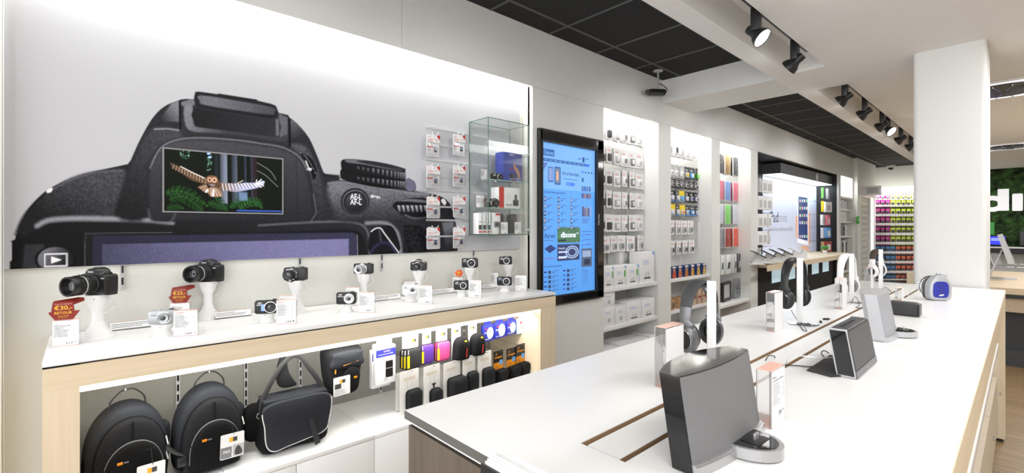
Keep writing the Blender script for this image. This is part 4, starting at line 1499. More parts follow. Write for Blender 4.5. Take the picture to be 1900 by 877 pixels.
for j, py in enumerate((236, 295, 352, 408)):
    a, c = at(790, py, x=XM), at(868, py + 10, x=XM)
    z = at(790, py, x=XM).z
    b = MB()
    for dz in (0, -.105):
        b.box(XM + .0005, XM + .008, a.y, c.y, z - .006 + dz, z + .006 + dz, lightg if dz else silver)
    tag(b.build('pack_rail'), 'thin grey rail pair holding memory card packs, ' + ['top', 'second', 'third', 'lowest'][j] + ' pair', 'rail', 'rails of memory card packs')
proto = None
for j, py in enumerate((250, 308, 365, 422)):
    for i, px in enumerate((804, 852)):
        c = at(px, py, x=XP)
        lab = 'white memory card pack with red corner, ' + ['left', 'right'][i] + ' column, ' + ['top', 'second', 'third', 'bottom'][j] + ' row on the mural'
        if proto is None:
            o = thing('memory_card_pack', lab, 'memory card pack', c, PI / 2, 'memory card packs on the mural')
            w_, h_ = .098, .135
            b = MB()
            b.prism(rrect(-w_ / 2, w_ / 2, -h_, 0, .008), -.001, .001, paper, 'xz')
            b.build('card', o)
            b = MB()
            b.pillow(rrect(-w_ / 2 + .004, w_ / 2 - .004, -h_ + .004, -.05, .006), .012, blister, dome=0, M=T(0, -.0012, 0), prof=[(1, 0), (.98, .9), (.95, 1)])
            b.build('blister', o)
            b = MB()
            b.prism([(.006, -.078), (.026, -.078), (.026, -.108), (.010, -.108), (.006, -.103)], -.004, -.0012, body_b, 'xz')
            b.box(.010, .022, -.0045, -.004, -.096, -.084, mat('card_blue', '#5b74c8', .4))
            b.build('memory_card', o)
            b = MB()
            b.add([(.018, -.0014, 0), (.049, -.0014, 0), (.049, -.0014, -.030)], [(0, 2, 1)], red)
            b.text('SanDisk', -.042, -.02, -.016, -.010, -.0014, red)
            b.lines(-.040, .03, -.046, -.026, 4, -.0014, mat('pale_red_print', '#d98878', .6), .4, 2)
            b.box(-.046, -.004, -.0016, -.0012, -.082, -.074, red)
            b.lines(-.044, -.012, -.104, -.086, 3, -.0016, inkl, .4, 3)
            b.build('card_print', o)
            b = MB()
            b.tube(spline([(-.02, -.004, -.006), (-.02, -.02, .012), (-.008, -.014, -.03), (-.006, -.012, -.048), (.006, -.012, -.046), (.006, -.014, -.028), (.02, -.03, .014)], 5, False), .0018, whitep, 6)
            b.build('security_clip', o, 'white wire security clip')
            proto = o
        else: o = dup(proto, c, None, lab)
        hook('chrome hook of the ' + ['left', 'right'][i] + ' memory card column, ' + ['top', 'second', 'third', 'bottom'][j] + ' row', c.y + .004, c.z - .006, XM + .001, XP + .03, 'hooks of the memory card packs', lightg)

# ================================================================ glass cabinet
GX0 = XM + .002
gy0 = at(870.5, x=GX0).y
# front left corner at column 906 on the same y
r_ = (906 - CX) / F
GX1 = gy0 * (-SN + r_ * CS) / (CS + r_ * SN)
gy1 = at(981.5, x=GX1).y
gz0, gz1 = at(906, 436, x=GX1).z, at(906, 217, x=GX1).z
gc = thing('glass_cabinet', 'glass wall cabinet with green edges and boxed cameras on three levels', 'display case', (GX0, (gy0 + gy1) / 2, gz0))
GM = T(-GX0, -(gy0 + gy1) / 2, -gz0)
t = .005
for nm, a in (('back_pane', (GX0, GX0 + t, gy0, gy1, gz0, gz1)), ('side_pane', (GX0 + t, GX1 - t, gy0, gy0 + t, gz0, gz1)), ('side_pane', (GX0 + t, GX1 - t, gy1 - t, gy1, gz0, gz1)),
              ('bottom_pane', (GX0 + t, GX1 - t, gy0 + t, gy1 - t, gz0, gz0 + t)), ('top_pane', (GX0 + t, GX1 - t, gy0 + t, gy1 - t, gz1 - t, gz1)), ('door', (GX1 - t, GX1, gy0, gy1, gz0, gz1))):
    b = MB(GM)
    b.box(*a, glass_m)
    pn = b.build(nm, gc)
e = .0018
b = MB(GM)
for y in (gy0, gy1):
    for x in (GX0 + .002, GX1): b.box(x - e, x + e, y - e, y + e, gz0, gz1, glassedge)
for z in (gz0, gz1):
    for x in (GX0 + .002, GX1): b.box(x - e, x + e, gy0, gy1, z - e, z + e, glassedge)
    for y in (gy0, gy1): b.box(GX0, GX1, y - e, y + e, z - e, z + e, glassedge)
b.build('polished_edge', gc, 'dark green glass edges')
gs = [at(906, 384, x=GX1).z, at(906, 331, x=GX1).z]
for z in gs:
    b = MB(GM)
    b.box(GX0 + t, GX1 - .012, gy0 + t, gy1 - t, z - .005, z, glass_m)
    b.box(GX1 - .0125, GX1 - .0115, gy0 + t, gy1 - t, z - .005, z, mat('green_glass_light', '#9fc8b4', .2))
    sh_ = b.build('shelf', gc)
    b = MB(GM)
    for y in (gy0 + .02, gy0 + .09, gy1 - .12, gy1 - .03): b.ell((GX0 + .03 if y < gy0 + .05 else GX1 - .03, y, z - .010), (.006, .006, .006), chrome, 12)
    b.build('shelf_clip', sh_)
b = MB(GM)
b.lathe([(.010, 0), (.010, .01), (.005, .016), (.011, .022), (.011, .028), (0, .029)], chrome, 20, T(GX1, gy1 - .035, gz0 + .035) @ RY(PI / 2))
b.build('lock', gc)
b = MB(GM)
b.box(GX1, GX1 + .001, gy0 + .005, gy0 + .03, gz1 - .02, gz1 - .012, lightg)
b.build('hinge_plate', gc)


def gbox(name, lab, cat, px, x, zbase, w_, h_, d_, m, prints=(), rz=None, grp='goods in the glass cabinet'):
    y = at(px, x=x).y
    o = thing(name, lab, cat, (x, y, zbase), PI / 2 - .05 if rz is None else rz, grp)
    b = MB()
    b.box(-w_ / 2, w_ / 2, -d_ / 2, d_ / 2, 0, h_, m, .0006)
    b.build('box', o)
    b = MB()
    for q in prints: q(b, -d_ / 2 - .0006)
    if prints: b.build('box_print', o)
    return o


gmid = (GX0 + GX1) / 2
bd2 = mat('box_violet_blue', '#39479a', .4)
gbox('camera_box', 'violet blue camera carton on the top glass shelf', 'box', 944, gmid + .02, gs[1] + .0005, .170, .200, .09, bd2,
     (lambda b, y: b.text('SONY', -.03, .012, .178, .190, y, whitep, .02),
      lambda b, y: b.text('Cyber-shot', -.03, .02, .078, .090, y, red, .02),
      lambda b, y: b.box(-.032, .075, y - .0004, y, .0, .03, mat('splash', '#6f86b8', .4)),
      lambda b, y: b.prism(spline([(.01, .13), (.03, .10), (.05, .085), (.065, .05), (.06, .02), (.045, .03), (.035, .06), (.015, .085), (.005, .11)], 3), y - .0006, y, mat('figure_skin', '#b98a6c', .5), 'xz'),
      lambda b, y: b.box(-.028, .026, y - .001, y, .022, .052, body_b, .0004),
      lambda b, y: b.lathe([(.014, 0), (.014, .0012), (0, .0012)], darkg, 20, T(.006, y - .001, .037) @ FRONT),
      lambda b, y: b.box(-.028, .03, y - .0004, y, .004, .014, red)))
gbox('camera_box', 'white and red camera carton on the middle glass shelf', 'box', 938, gmid + .02, gs[0] + .0005, .186, .142, .09, paper,
     (lambda b, y: b.box(-.0935, -.05, y - .0005, y + .0, 0, .142, red),
      lambda b, y: b.text('EOS M', -.03, .02, .016, .028, y, ink, .02),
      lambda b, y: b.prism(rrect(.030, .080, .016, .060, .006), y - .001, y, darkg, 'xz'),
      lambda b, y: b.box(.045, .065, y - .001, y, .06, .095, darkg),
      lambda b, y: b.lathe([(.014, 0), (.014, .0022), (0, .0022)], body_b, 20, T(.055, y, .036) @ FRONT),
      lambda b, y: b.lines(-.03, .02, .06, .1, 4, y, inkl, .15, 5)))
for i, (px, w_, c_) in enumerate(((884, .028, 'leftmost'), (892, .028, 'second'), (900, .028, 'third'))):
    gbox('accessory_box', 'slim white accessory carton on the cabinet floor, ' + c_ + ' of three', 'box', px + 2, gmid - .0, gz0 + t + .0015, w_, .140 + .004 * i, .06, paper,
         (lambda b, y: b.box(-.012, .012, y - .0004, y, .03, .06, darkg), lambda b, y: b.lathe([(.007, 0), (.007, .001), (0, .001)], lightg, 16, T(0, y, .08) @ FRONT), lambda b, y: b.box(-.012, .012, y - .0004, y, .01, .02, red)))
gbox('camera_box', 'white camera carton with red corner on the cabinet floor', 'box', 916, gmid + .0, gz0 + t + .0005, .062, .145, .07, paper,
     (lambda b, y: b.box(-.024, .020, y - .0008, y, .045, .085, midg), lambda b, y: b.lathe([(.012, 0), (.012, .0015), (0, .0015)], darkg, 18, T(0, y, .065) @ FRONT), lambda b, y: b.box(-.01, .028, y - .0004, y, .128, .140, red)))
def pc(lab, px, x, zb_, w_, h_, seed):
    o = priceholder(lab, px, 500, w_, h_, H - .1, '149.', 0, grp='price cards in the glass cabinet', seed=seed, name='')
    o.location = (x, at(px, x=x).y, zb_)
    o.rotation_euler[2] = PI / 2 - .1
    return o


pc('white price card on the top glass shelf', 896, gmid - .01, gs[1] + .0005, .05, .075, 21)
pc('white price card on the middle glass shelf', 889, gmid, gs[0] + .0005, .062, .082, 31)
pc('white price card on the cabinet floor, between the two black pouches', 934, gmid + .05, gz0 + t + .0005, .060, .082, 32)
pc('white price card on the cabinet floor, rightmost', 959, gmid + .05, gz0 + t + .0005, .058, .084, 33)
compact('small black camera lying in front of the violet blue carton', Vector((GX1 - .045, at(921, x=GX1 - .045).y, gs[1] + .0005)), PI / 2 - .1, 'cameras in the glass cabinet', w=.085, h=.045, name='SONY', lens_r=.019)
compact('black camera with large lens on the middle glass shelf', Vector((GX1 - .055, at(911, x=GX1 - .055).y, gs[0] + .0005)), PI / 2 - .1, 'cameras in the glass cabinet', w=.10, h=.060, name='Canon', lens_r=.028, lens_l=.03)
for px, nm in ((925, 'left'), (950, 'right')):
    o = thing('camera_pouch', nm + ' black rounded camera pouch standing on the cabinet floor', 'pouch', (gmid - .03, at(px, x=gmid - .03).y, gz0 + t + .0005), PI / 2, 'pouches in the glass cabinet')
    b = MB()
    b.pillow(rrect(-.034, .034, 0.001, .140, .016), .04, darkg, M=T(0, .02, 0))
    b.build('pouch_body', o)
    b = MB()
    b.tube([(x, -.012, z) for x, z in rrect(-.0345, .0345, .0025, .1405, .016)], .0016, black, 5, closed=True)
    b.build('zip', o)
# ================================================================ goods hanging in the lit bay of the counter


def ext(p0, p1, t0, t1, X):
    """box on the plane x=X seen between columns p0..p1 and rows t0..t1: middle y, width, foot z, height"""
    a, c = at(p0, x=X), at(p1, x=X)
    m = (p0 + p1) / 2
    z1, z0 = at(m, t0, x=X).z, at(m, t1, x=X).z
    return (a.y + c.y) / 2, c.y - a.y, z0, z1 - z0


fabric = mat('black_fabric', (0.008, 0.008, 0.010), 0.85, bump=.5, scale=350, spec=.3)
fabl = mat('slate_fabric', (0.017, 0.019, 0.025), 0.75, bump=.3, scale=250, spec=.3)
fabd = mat('deep_black_fabric', (0.004, 0.004, 0.0045), 0.9, bump=.4, scale=300, spec=.2)
web = mat('black_webbing', (0.016, 0.016, 0.018), 0.7, bump=.5, scale=600)
BH = XB + .022


def bayhook(lab, y, z, x1, grp='hooks in the counter bay'):
    return hook(lab, y, z, BH + .001, x1, grp, chrome)


def hangtag(o, x, z, w_, h_, y, rot=0.05, big=False, dslr_=False):
    M = T(x, y, z) @ RY(rot)
    b = MB(M)
    b.prism(rrect(-w_ / 2, w_ / 2, -h_, 0, .005), -.0008, .0008, paper, 'xz')
    t_ = b.build('hang_tag', o, 'white hang tag')
    b = MB(M)
    y = -.0012
    b.box(-w_ * .14, w_ * .02, y, -.0008, -h_ * .34, -h_ * .16, mat('tag_yellow', '#f0b43c', .5))
    b.box(w_ * .02, w_ * .2, y, -.0008, -h_ * .34, -h_ * .16, darkg)
    if dslr_:
        b.box(-w_ / 2 + .001, -.002, y, -.0008, -h_ * .97, -h_ * .52, midg)
        b.text('DSLR', -w_ * .38, -w_ * .08, -h_ * .76, -h_ * .64, -.0014, whitep, .02)
        b.box(0.002, w_ / 2 - .001, y, -.0008, -h_ * .97, -h_ * .48, lightg)
        b.pillow(spline([(w_ * .12, -h_ * .9), (w_ * .14, -h_ * .65), (w_ * .25, -h_ * .55), (w_ * .38, -h_ * .68), (w_ * .42, -h_ * .9)], 3), .0006, darkg, 0, M=T(0, -.0013, 0))
    else:
        b.box(-w_ * .42, -w_ * .05, y, -.0008, -h_ * .62, -h_ * .36, darkg if big else lightg)
        b.lines(-w_ * .42, w_ * .4, -h_ * .95, -h_ * .66, 5, y, inkl, .35, 3)
    b.build('tag_print', t_)


def backpack(lab, px, X, zt, zb, W, tagx, tagz, rot, dslr_=False):
    y = at(px, x=X).y
    h_ = zt - zb
    o = thing('camera_backpack', lab, 'backpack', (X - .09, y, zb), PI / 2 + rot, 'backpacks hanging in the counter bay')
    w_ = W / 2
    out = spline([(-w_ * .86, 0), (-w_ * .99, h_ * .12), (-w_, h_ * .35), (-w_ * .93, h_ * .6), (-w_ * .72, h_ * .82), (-w_ * .38, h_ * .96), (0, h_), (w_ * .38, h_ * .96), (w_ * .72, h_ * .82), (w_ * .93, h_ * .6), (w_, h_ * .35), (w_ * .99, h_ * .12), (w_ * .86, 0), (0, -.004)], 5)
    b = MB()
    b.pillow(out, .105, fabl, dome=.10)
    b.build('main_body', o)
    k = .86
    out2 = [(x * k, z * .86 - 0.0) for x, z in out]
    b = MB()
    b.pillow(out2, .05, fabric, dome=.06, M=T(0, -.098, .002))
    b.build('front_panel', o)
    b = MB()
    b.tube([(x, -.122, z) for x, z in [(x * 1.01, z * 1.005) for x, z in out2]], .0035, fabd, 6, closed=True)
    b.box(-.0015, .0015, -.152, -.146, h_ * .62, h_ * .84, fabd)
    b.build('zip_seam', o)
    k = .70
    out3 = [(x * k, z * .60) for x, z in out]
    b = MB()
    b.pillow(out3, .045, fabd, dome=.05, M=T(0, -.138, .004))
    b.build('front_pocket', o)
    b = MB()
    b.tube([(x, -.165, z + .004) for x, z in out3 if z > h_ * .1], .0028, mat('grey_piping', (.12, .12, .13), .6), 6)
    b.build('pocket_piping', o)
    b = MB()
    b.box(-.052, -.036, -.1915, -.189, h_ * .41, h_ * .44, orange, .0008)
    b.text('case', -.033, -.020, h_ * .417, h_ * .433, -.1915, lightg)
    b.build('logo_patch', o, 'small orange logo patch')
    b = MB()
    b.tube(spline([(-.055, -.06, h_ - .02), (-.05, -.062, h_ + .015), (-.022, -.066, h_ + .048), (0, -.068, h_ + .053), (.022, -.066, h_ + .048), (.05, -.062, h_ + .015), (.055, -.06, h_ - .02)], 5, False), .0055, web, 8, flat=.5)
    b.build('grab_handle', o)
    for s_, z0, z1 in ((1, .55, .48), (1, .36, .28)):
        b = MB()
        b.tube([(s_ * w_ * .82, -.14, h_ * z0), (s_ * w_ * .85, -.152, h_ * z0 - .03)], .0026, lightg, 6)
        b.build('zip_pull', o, 'pale zip pull')
    b = MB()
    b.tube(spline([(w_ * .90, -.03, h_ * .62), (w_ * 1.0, -.05, h_ * .58), (w_ * .99, -.05, h_ * .36), (w_ * .9, -.04, h_ * .25)], 5, False), .011, fabl, 8, flat=.45, up=(0, 1, 0))
    b.build('side_strap', o)
    for s_ in (-1, 1):
        b = MB()
        b.pillow(spline([(-.03, 0), (-.034, h_ * .2), (-.028, h_ * .42), (.028, h_ * .42), (.034, h_ * .2), (.03, 0)], 4), .025, fabd, dome=.2, M=T(s_ * w_ * .78, -.05, .01) @ RZ(s_ * PI / 2))
        b.build('side_pocket', o)
    hangtag(o, tagx, tagz, .085, .098, -.197, .03, dslr_=dslr_)
    b = MB()
    b.tube([(tagx, -.192, h_ * .5), (tagx + .004, -.198, tagz - .006)], .0012, black, 5)
    b.box(-.02 + tagx, .012 + tagx, -.1915, -.189, h_ * .5, h_ * .51, black)
    b.build('tag_cord', o)
    bayhook('chrome hook holding ' + lab.split(' hanging')[0].split(',')[0].replace('charcoal', 'the charcoal'), y, zb + h_ + .046, X - .09 + .085, 'chrome hooks of the bags')
    return o


backpack('charcoal backpack at the left end, its orange logo above a tag with small photo', 233, -2.27, at(231, 752, x=-2.27).z, ZB + .014, .25, .045, .10, .12)
backpack('charcoal backpack with a DSLR hang tag, second bag from the left', 389, -2.27, at(389, 716, x=-2.27).z, ZB + .014, .250, .052, .135, .05, True)

# hip strap between the first two bags
o = thing('carry_strap', 'folded black hip strap hanging between the two backpacks', 'strap', (-2.25, at(325, x=-2.25).y, ZB + .004), PI / 2, None)
b = MB()
b.tube(spline([(-.04, 0, .14), (.0, -.02, .10), (.04, -.03, .075), (.03, -.03, .03), (-.01, -.02, .012), (-.04, -.01, .03)], 6, False), .014, web, 8, flat=.4)
b.build('webbing', o)
b = MB()
b.box(.0, .036, -.05, -.032, .05, .085, black, .004)
b.build('buckle', o)

# ---- messenger bag
X = -2.20
y, W, z0, h_ = ext(486, 606, 738, 850, X)
z0 = ZB + .012
h_ = at(546, 735, x=X).z - z0
o = thing('messenger_bag', 'black messenger bag with pale piped flap hanging by its shoulder strap', 'shoulder bag', (X - .09, y, z0), PI / 2 - .02)
w_ = W / 2
b = MB()
b.pillow(spline([(-w_ * .98, .0), (-w_ * 1.0, h_ * .5), (-w_ * .97, h_ * .97), (-w_ * .5, h_ * 1.02), (w_ * .5, h_ * 1.02), (w_ * .97, h_ * .97), (w_ * 1.0, h_ * .5), (w_ * .96, 0), (0, -.001)], 5), .12, fabd, dome=.04)
b.build('bag_body', o)
fl = spline([(-w_ * .98, h_ * .96), (-w_ * .98, h_ * .55), (-w_ * .93, h_ * .22), (-w_ * .72, h_ * .08), (-w_ * .3, h_ * .11), (w_ * .3, h_ * .16), (w_ * .8, h_ * .22), (w_ * .96, h_ * .42), (w_ * .98, h_ * .96), (0, h_ * 1.03)], 6)
b = MB()
b.pillow(fl, .022, fabl, dome=.25, M=T(0, -.122, 0), prof=[(1, 0), (1.0, .4), (.97, .8), (.85, 1), (.5, 1.2)])
b.prism([(-.12, h_ * .98), (-.02, h_ * 1.02), (.0, h_ * 1.035), (-.12, h_ * 1.035)], -w_ * .96, w_ * .96, fabl, 'yz')
flp = b.build('flap', o)
b = MB()
b.tube([(x, -.137, z) for x, z in fl if z < h_ * .9], .0026, mat('pale_piping', (.62, .62, .62), .5), 6)
b.build('piping', flp, 'pale grey piping')
b = MB()
b.box(-.012, .012, -.02, -.018, -.09, .03, web, M=T(.055, -.134, .09) @ RY(-.25))
b.build('closing_strap', o)
b = MB()
top = (w_ * .28 - .02, -.06, at(541, 664, x=X).z - z0)
b.tube(spline([(-w_ * .95, -.07, h_ * .75), (-w_ * .9, -.075, h_ * 1.1), (-w_ * .35, -.065, top[2] - .03), top, (w_ * .55, -.06, top[2] - .075), (w_ * .97, -.06, h_ * .98), (w_ * .98, -.06, h_ * .8)], 6, False), .011, web, 8, flat=.28, up=(0, 1, 0))
b.build('shoulder_strap', o)
for s_ in (-1, 1):
    b = MB()
    b.tube([(s_ * w_ * .99 + x, -.06, h_ * .72 + z) for x, z in circle(.012, 14)], .0022, midg, 6, closed=True)
    b.build('ring', o)
b = MB()
b.pillow(spline([(-.05, -.03), (-.05, .10), (.02, .11), (.05, .05), (.04, -.03)], 4), .05, fabd, M=T(-w_ * .95, .02, h_ * .35))
b.build('side_pocket', o)
bayhook('chrome hook holding the messenger bag strap', at(541, x=X).y, z0 + top[2] - .012, X - .03, 'chrome hooks of the bags')
X = -2.26
y, W, z0, h_ = ext(512, 546, 662, 716, X)
o = thing('strap_pad', 'crescent black shoulder pad hanging above the messenger bag', 'strap pad', (X, y, z0), PI / 2)
b = MB()
b.pillow(spline([(-.035, .10), (-.04, .05), (-.03, .01), (.0, -.004), (.045, .0), (.03, .03), (.01, .07), (-.0, .13), (-.02, .14)], 5), .02, fabric, dome=.2)
b.build('pad', o)
b = MB()
b.tube([(-.02, -.012, .13), (-.01, -.012, .155)], .005, web)
b.build('strap', o)

# ---- holster bag
X = -2.24
y, W, z0, h_ = ext(603, 671, 643, 731, X)
o = thing('holster_bag', 'black holster camera bag with orange zip line and white barcode tag', 'camera bag', (X - .08, y, z0), PI / 2 + .06)
w_ = W / 2
b = MB()
b.pillow(spline([(-w_ * .55, 0), (-w_ * .85, h_ * .3), (-w_ * .98, h_ * .7), (-w_ * .95, h_ * .93), (-w_ * .5, h_), (w_ * .5, h_), (w_ * .95, h_ * .93), (w_ * .98, h_ * .7), (w_ * .8, h_ * .3), (w_ * .55, 0)], 5), .10, fabric, dome=.1)
b.build('bag_body', o)
b = MB()
b.pillow(spline([(-w_ * .8, h_ * .6), (-w_ * .85, h_ * .8), (-w_ * .7, h_ * .93), (w_ * .7, h_ * .93), (w_ * .85, h_ * .8), (w_ * .8, h_ * .6)], 5), .03, fabl, dome=.2, M=T(0, -.092, 0))
b.build('lid', o)
b = MB()
b.tube([(-.03, -.124, h_ * .66), (.045, -.124, h_ * .70)], .003, orange, 6)
b.build('zip_line', o, 'orange zip line')
b = MB()
b.pillow(spline([(-w_ * .25, h_ * .08), (-w_ * .3, h_ * .45), (w_ * .1, h_ * .6), (w_ * .6, h_ * .5), (w_ * .6, h_ * .25), (w_ * .4, h_ * .08)], 5), .03, fabd, dome=.2, M=T(0, -.098, 0))
b.build('front_pocket', o)
b = MB()
b.box(.02, .036, -.136, -.133, h_ * .36, h_ * .40, orange, .0006)
b.build('logo_patch', o)
b = MB()
b.tube(spline([(-.05, -.05, h_ - .01), (-.03, -.05, h_ + .022), (.03, -.05, h_ + .022), (.05, -.05, h_ - .01)], 5, False), .006, web, 8, flat=.5)
b.build('grab_handle', o)
b = MB()
b.tube([(-.062, -.115, h_ * .66), (-.066, -.12, h_ * .52)], .003, orange, 6)
b.build('zip_pull', o)
hangtag(o, -.045, h_ * .47, .082, .088, -.142, 0, big=True)
bayhook('chrome hook holding the holster bag', y, z0 + h_ + .016, X + .0, 'chrome hooks of the bags')


def hungpack(name, lab, cat, p0, p1, t0, t1, X, fn, grp, off=0.0, hooklab=None):
    y, W, z0, h_ = ext(p0, p1, t0, t1, X)
    if z0 < ZB + .010: h_, z0 = h_ - (ZB + .010 - z0), ZB + .010
    o = thing(name, lab, cat, (X, y, z0 + h_), PI / 2 + off, grp)
    fn(o, W * .92, h_)
    if hooklab: bayhook(hooklab, y, z0 + h_ - .010, X + .03)
    return o


def olympus(o, w_, h_):
    b = MB()
    b.box(-w_ / 2, w_ / 2, -.015, .015, -h_, -h_ * .13, paper, .0006)
    b.box(-w_ * .42, w_ * .38, -.001, .001, -h_ * .13, 0, paper)
    bx = b.build('box', o)
    b = MB()
    b.box(-w_ / 2, w_ / 2, -.0158, -.0151, -h_ * .37, -h_ * .20, blue)
    b.text('OLYMPUS', -w_ * .12, w_ * .22, -h_ * .27, -h_ * .235, -.0161, mat('logo_pale', '#d8c4c8', .5), .01)
    b.text('Smart Accessory Kit 82B', -w_ * .4, w_ * .35, -h_ * .335, -h_ * .30, -.0161, whitep)
    b.pillow(rrect(-w_ * .02, w_ * .36, -h_ * .86, -h_ * .48, .005), .001, body_b, 0, M=T(0, -.0152, 0))
    b.box(-w_ * .02, w_ * .36, -.0168, -.0163, -h_ * .66, -h_ * .64, midg)
    b.box(-w_ * .1, w_ * .05, -.0160, -.0152, -h_ * .93, -h_ * .84, lightg)
    b.build('box_print', bx)


XU = -2.24
hungpack('accessory_kit_box', 'white and blue accessory kit box with belt case picture, front one', 'box', 693, 733, 630, 710, XU, olympus, 'accessory kit boxes', .05, 'hook of the accessory kit boxes')
hungpack('accessory_kit_box', 'white and blue accessory kit box hanging behind the front one', 'box', 686, 724, 636, 716, XU - .036, olympus, 'accessory kit boxes', .05)


def zipcase(col, tagl=True):
    def fn(o, w_, h_):
        ch = h_ * .58
        b = MB()
        b.prism(rrect(-w_ * .36, w_ * .36, -h_ * .40, 0, .005), -.001, .001, paper, 'xz')
        hd = b.build('header_card', o)
        b = MB()
        b.box(-w_ * .10, w_ * .06, -.002, -.001, -h_ * .24, -h_ * .14, mat('tag_yellow', '#f0b43c', .5))
        b.box(w_ * .06, w_ * .2, -.002, -.001, -h_ * .24, -h_ * .14, darkg)
        b.build('card_print', hd)
        b = MB()
        b.pillow(rrect(-w_ / 2, w_ / 2, -h_, -h_ + ch, .014, 6), .024, col, dome=.12, M=T(0, .008, 0))
        b.build('case', o)
        b = MB()
        b.tube([(x, -.005, z) for x, z in rrect(-w_ / 2 - .0005, w_ / 2 + .0005, -h_ - .0005, -h_ + ch + .0005, .014, 6)], .0018, fabd, 6, closed=True)
        b.build('zip', o)
        b = MB()
        b.tube([(-w_ * .44, -.012, -h_ + ch * .98), (-w_ * .50, -.02, -h_ + ch * .78)], .003, chrome, 6)
        b.box(-w_ * .58, -w_ * .42, -.022, -.020, -h_ + ch * .12, -h_ + ch * .72, yellow)
        b.build('yellow_tab', o, 'yellow zip tab')
    return fn


zb_, zp_, zk_ = mat('case_black', (.02, .02, .022), .8, bump=.4, scale=300), mat('case_purple', '#5a3596', .6, bump=.3, scale=300), mat('case_pink', '#d8508e', .6, bump=.3, scale=300)
zipg = 'hard zip cases on header cards'
hungpack('zip_case', 'black hard zip case with yellow tab, frontmost beside the kit boxes', 'case', 752, 781, 619, 683, XU + .02, zipcase(zb_), zipg, .08, 'hook of the black zip cases')
hungpack('zip_case', 'black zip case with yellow tab, second behind the frontmost', 'case', 746, 774, 621, 683, XU - .012, zipcase(zb_), zipg, .08)
hungpack('zip_case', 'black zip case with yellow tab, third behind the frontmost', 'case', 741, 768, 622, 682, XU - .044, zipcase(zb_), zipg, .08)
hungpack('zip_case', 'purple hard zip case with yellow tab', 'case', 779, 804, 613, 674, XU, zipcase(zp_), zipg, .06, 'hook of the purple zip case')
hungpack('zip_case', 'pink hard zip case with yellow tab, front one', 'case', 808, 834, 608, 668, XU, zipcase(zk_), zipg, .06, 'hook of the pink zip cases')
hungpack('zip_case', 'pink zip case mostly hidden behind the front pink one', 'case', 804, 829, 610, 667, XU - .034, zipcase(zk_), zipg, .06)


def pouch(o, w_, h_):
    b = MB()
    b.prism(rrect(-w_ * .5, w_ * .12, -h_ * .98, 0, .006), -.001, .001, paper, 'xz')
    hd = b.build('header_card', o)
    b = MB()
    b.box(-w_ * .34, -w_ * .18, -.002, -.001, -h_ * .20, -h_ * .12, mat('tag_yellow', '#f0b43c', .5))
    b.box(-w_ * .18, -w_ * .04, -.002, -.001, -h_ * .20, -h_ * .12, darkg)
    b.build('card_print', hd)
    b = MB()
    out = spline([(-w_ * .42, -h_), (-w_ * .48, -h_ * .8), (-w_ * .42, -h_ * .5), (-w_ * .2, -h_ * .36), (w_ * .2, -h_ * .35), (w_ * .45, -h_ * .48), (w_ * .5, -h_ * .8), (w_ * .42, -h_)], 4)
    b.pillow(out, .04, fabric, dome=.18, M=T(0, -.002, 0))
    b.build('pouch_body', o)
    b = MB()
    b.pillow([(x * .68 + .003, (z + h_) * .78 - h_ + .003) for x, z in out], .012, fabd, dome=.3, M=T(0, -.041, 0))
    b.build('front_pocket', o)
    b = MB()
    b.tube([(w_ * .1, -.0575, -h_ * .93), (w_ * .14, -.0585, -h_ * .66)], .0022, red, 6)
    b.build('red_zip', o, 'red zip')
    b = MB()
    b.box(w_ * .06, w_ * .2, -.05, -.046, -h_ * .50, -h_ * .44, yellow, .001)
    b.build('logo_patch', o)


hungpack('camera_pouch', 'black rounded pouch with red zip, left of two', 'pouch', 836, 866, 603, 664, XU, pouch, 'black pouches with red zips', .05, 'hook of the left red zip pouch')
hungpack('camera_pouch', 'black rounded pouch with red zip, right of two beside the navy boxes', 'pouch', 867, 895, 597, 656, XU, pouch, 'black pouches with red zips', .05, 'hook of the right red zip pouch')


def filterbox(c, c2, ring=lightg):
    def fn(o, w_, h_):
        b = MB()
        b.box(-w_ / 2, w_ / 2, -.010, .010, -h_, -h_ * .22, c, .0006)
        b.box(-w_ * .3, w_ * .3, -.0008, .0008, -h_ * .22, 0, c)
        bx = b.build('box', o)
        b = MB()
        b.lathe([(w_ * .30, 0), (w_ * .30, .0008), (0, .0008)], ring, 24, T(w_ * .14, -.0102, -h_ * .62) @ FRONT @ S(1, 1.3, 1))
        b.lathe([(w_ * .20, 0), (w_ * .20, .0014), (0, .0014)], c2, 24, T(w_ * .14, -.0102, -h_ * .62) @ FRONT @ S(1, 1.3, 1))
        b.lathe([(w_ * .07, 0), (w_ * .07, .001), (0, .001)], red, 16, T(-w_ * .22, -.0102, -h_ * .42) @ FRONT)
        b.text('B+W', -w_ * .38, -w_ * .1, -h_ * .62, -h_ * .54, -.0112, whitep)
        b.text('UV-Filter', -w_ * .4, w_ * .1, -h_ * .93, -h_ * .87, -.0112, whitep)
        b.build('box_print', bx)
    return fn


nv = mat('filter_navy', '#2c3290', .4)
XV = -2.26
for i, (p0, p1, t0, t1) in enumerate(((893, 916, 594, 632), (914, 938, 589, 626), (937, 957, 586, 620))):
    hungpack('filter_box', 'navy lens filter box with round window, ' + ['left', 'middle', 'right'][i] + ' of three', 'box', p0, p1, t0, t1, XV, filterbox(nv, whitep), 'navy lens filter boxes', .05, 'hook of the ' + ['left', 'middle', 'right'][i] + ' navy filter box')
hungpack('filter_box', 'white and pale blue lens filter box right of the navy ones', 'box', 957, 981, 582, 617, XV, filterbox(mat('box_pale_blue', '#b8d4ee', .4), mat('pale_grey2', '#d8d8d8', .4), midg), 'pale filter boxes', .05, 'hook of the pale filter box')


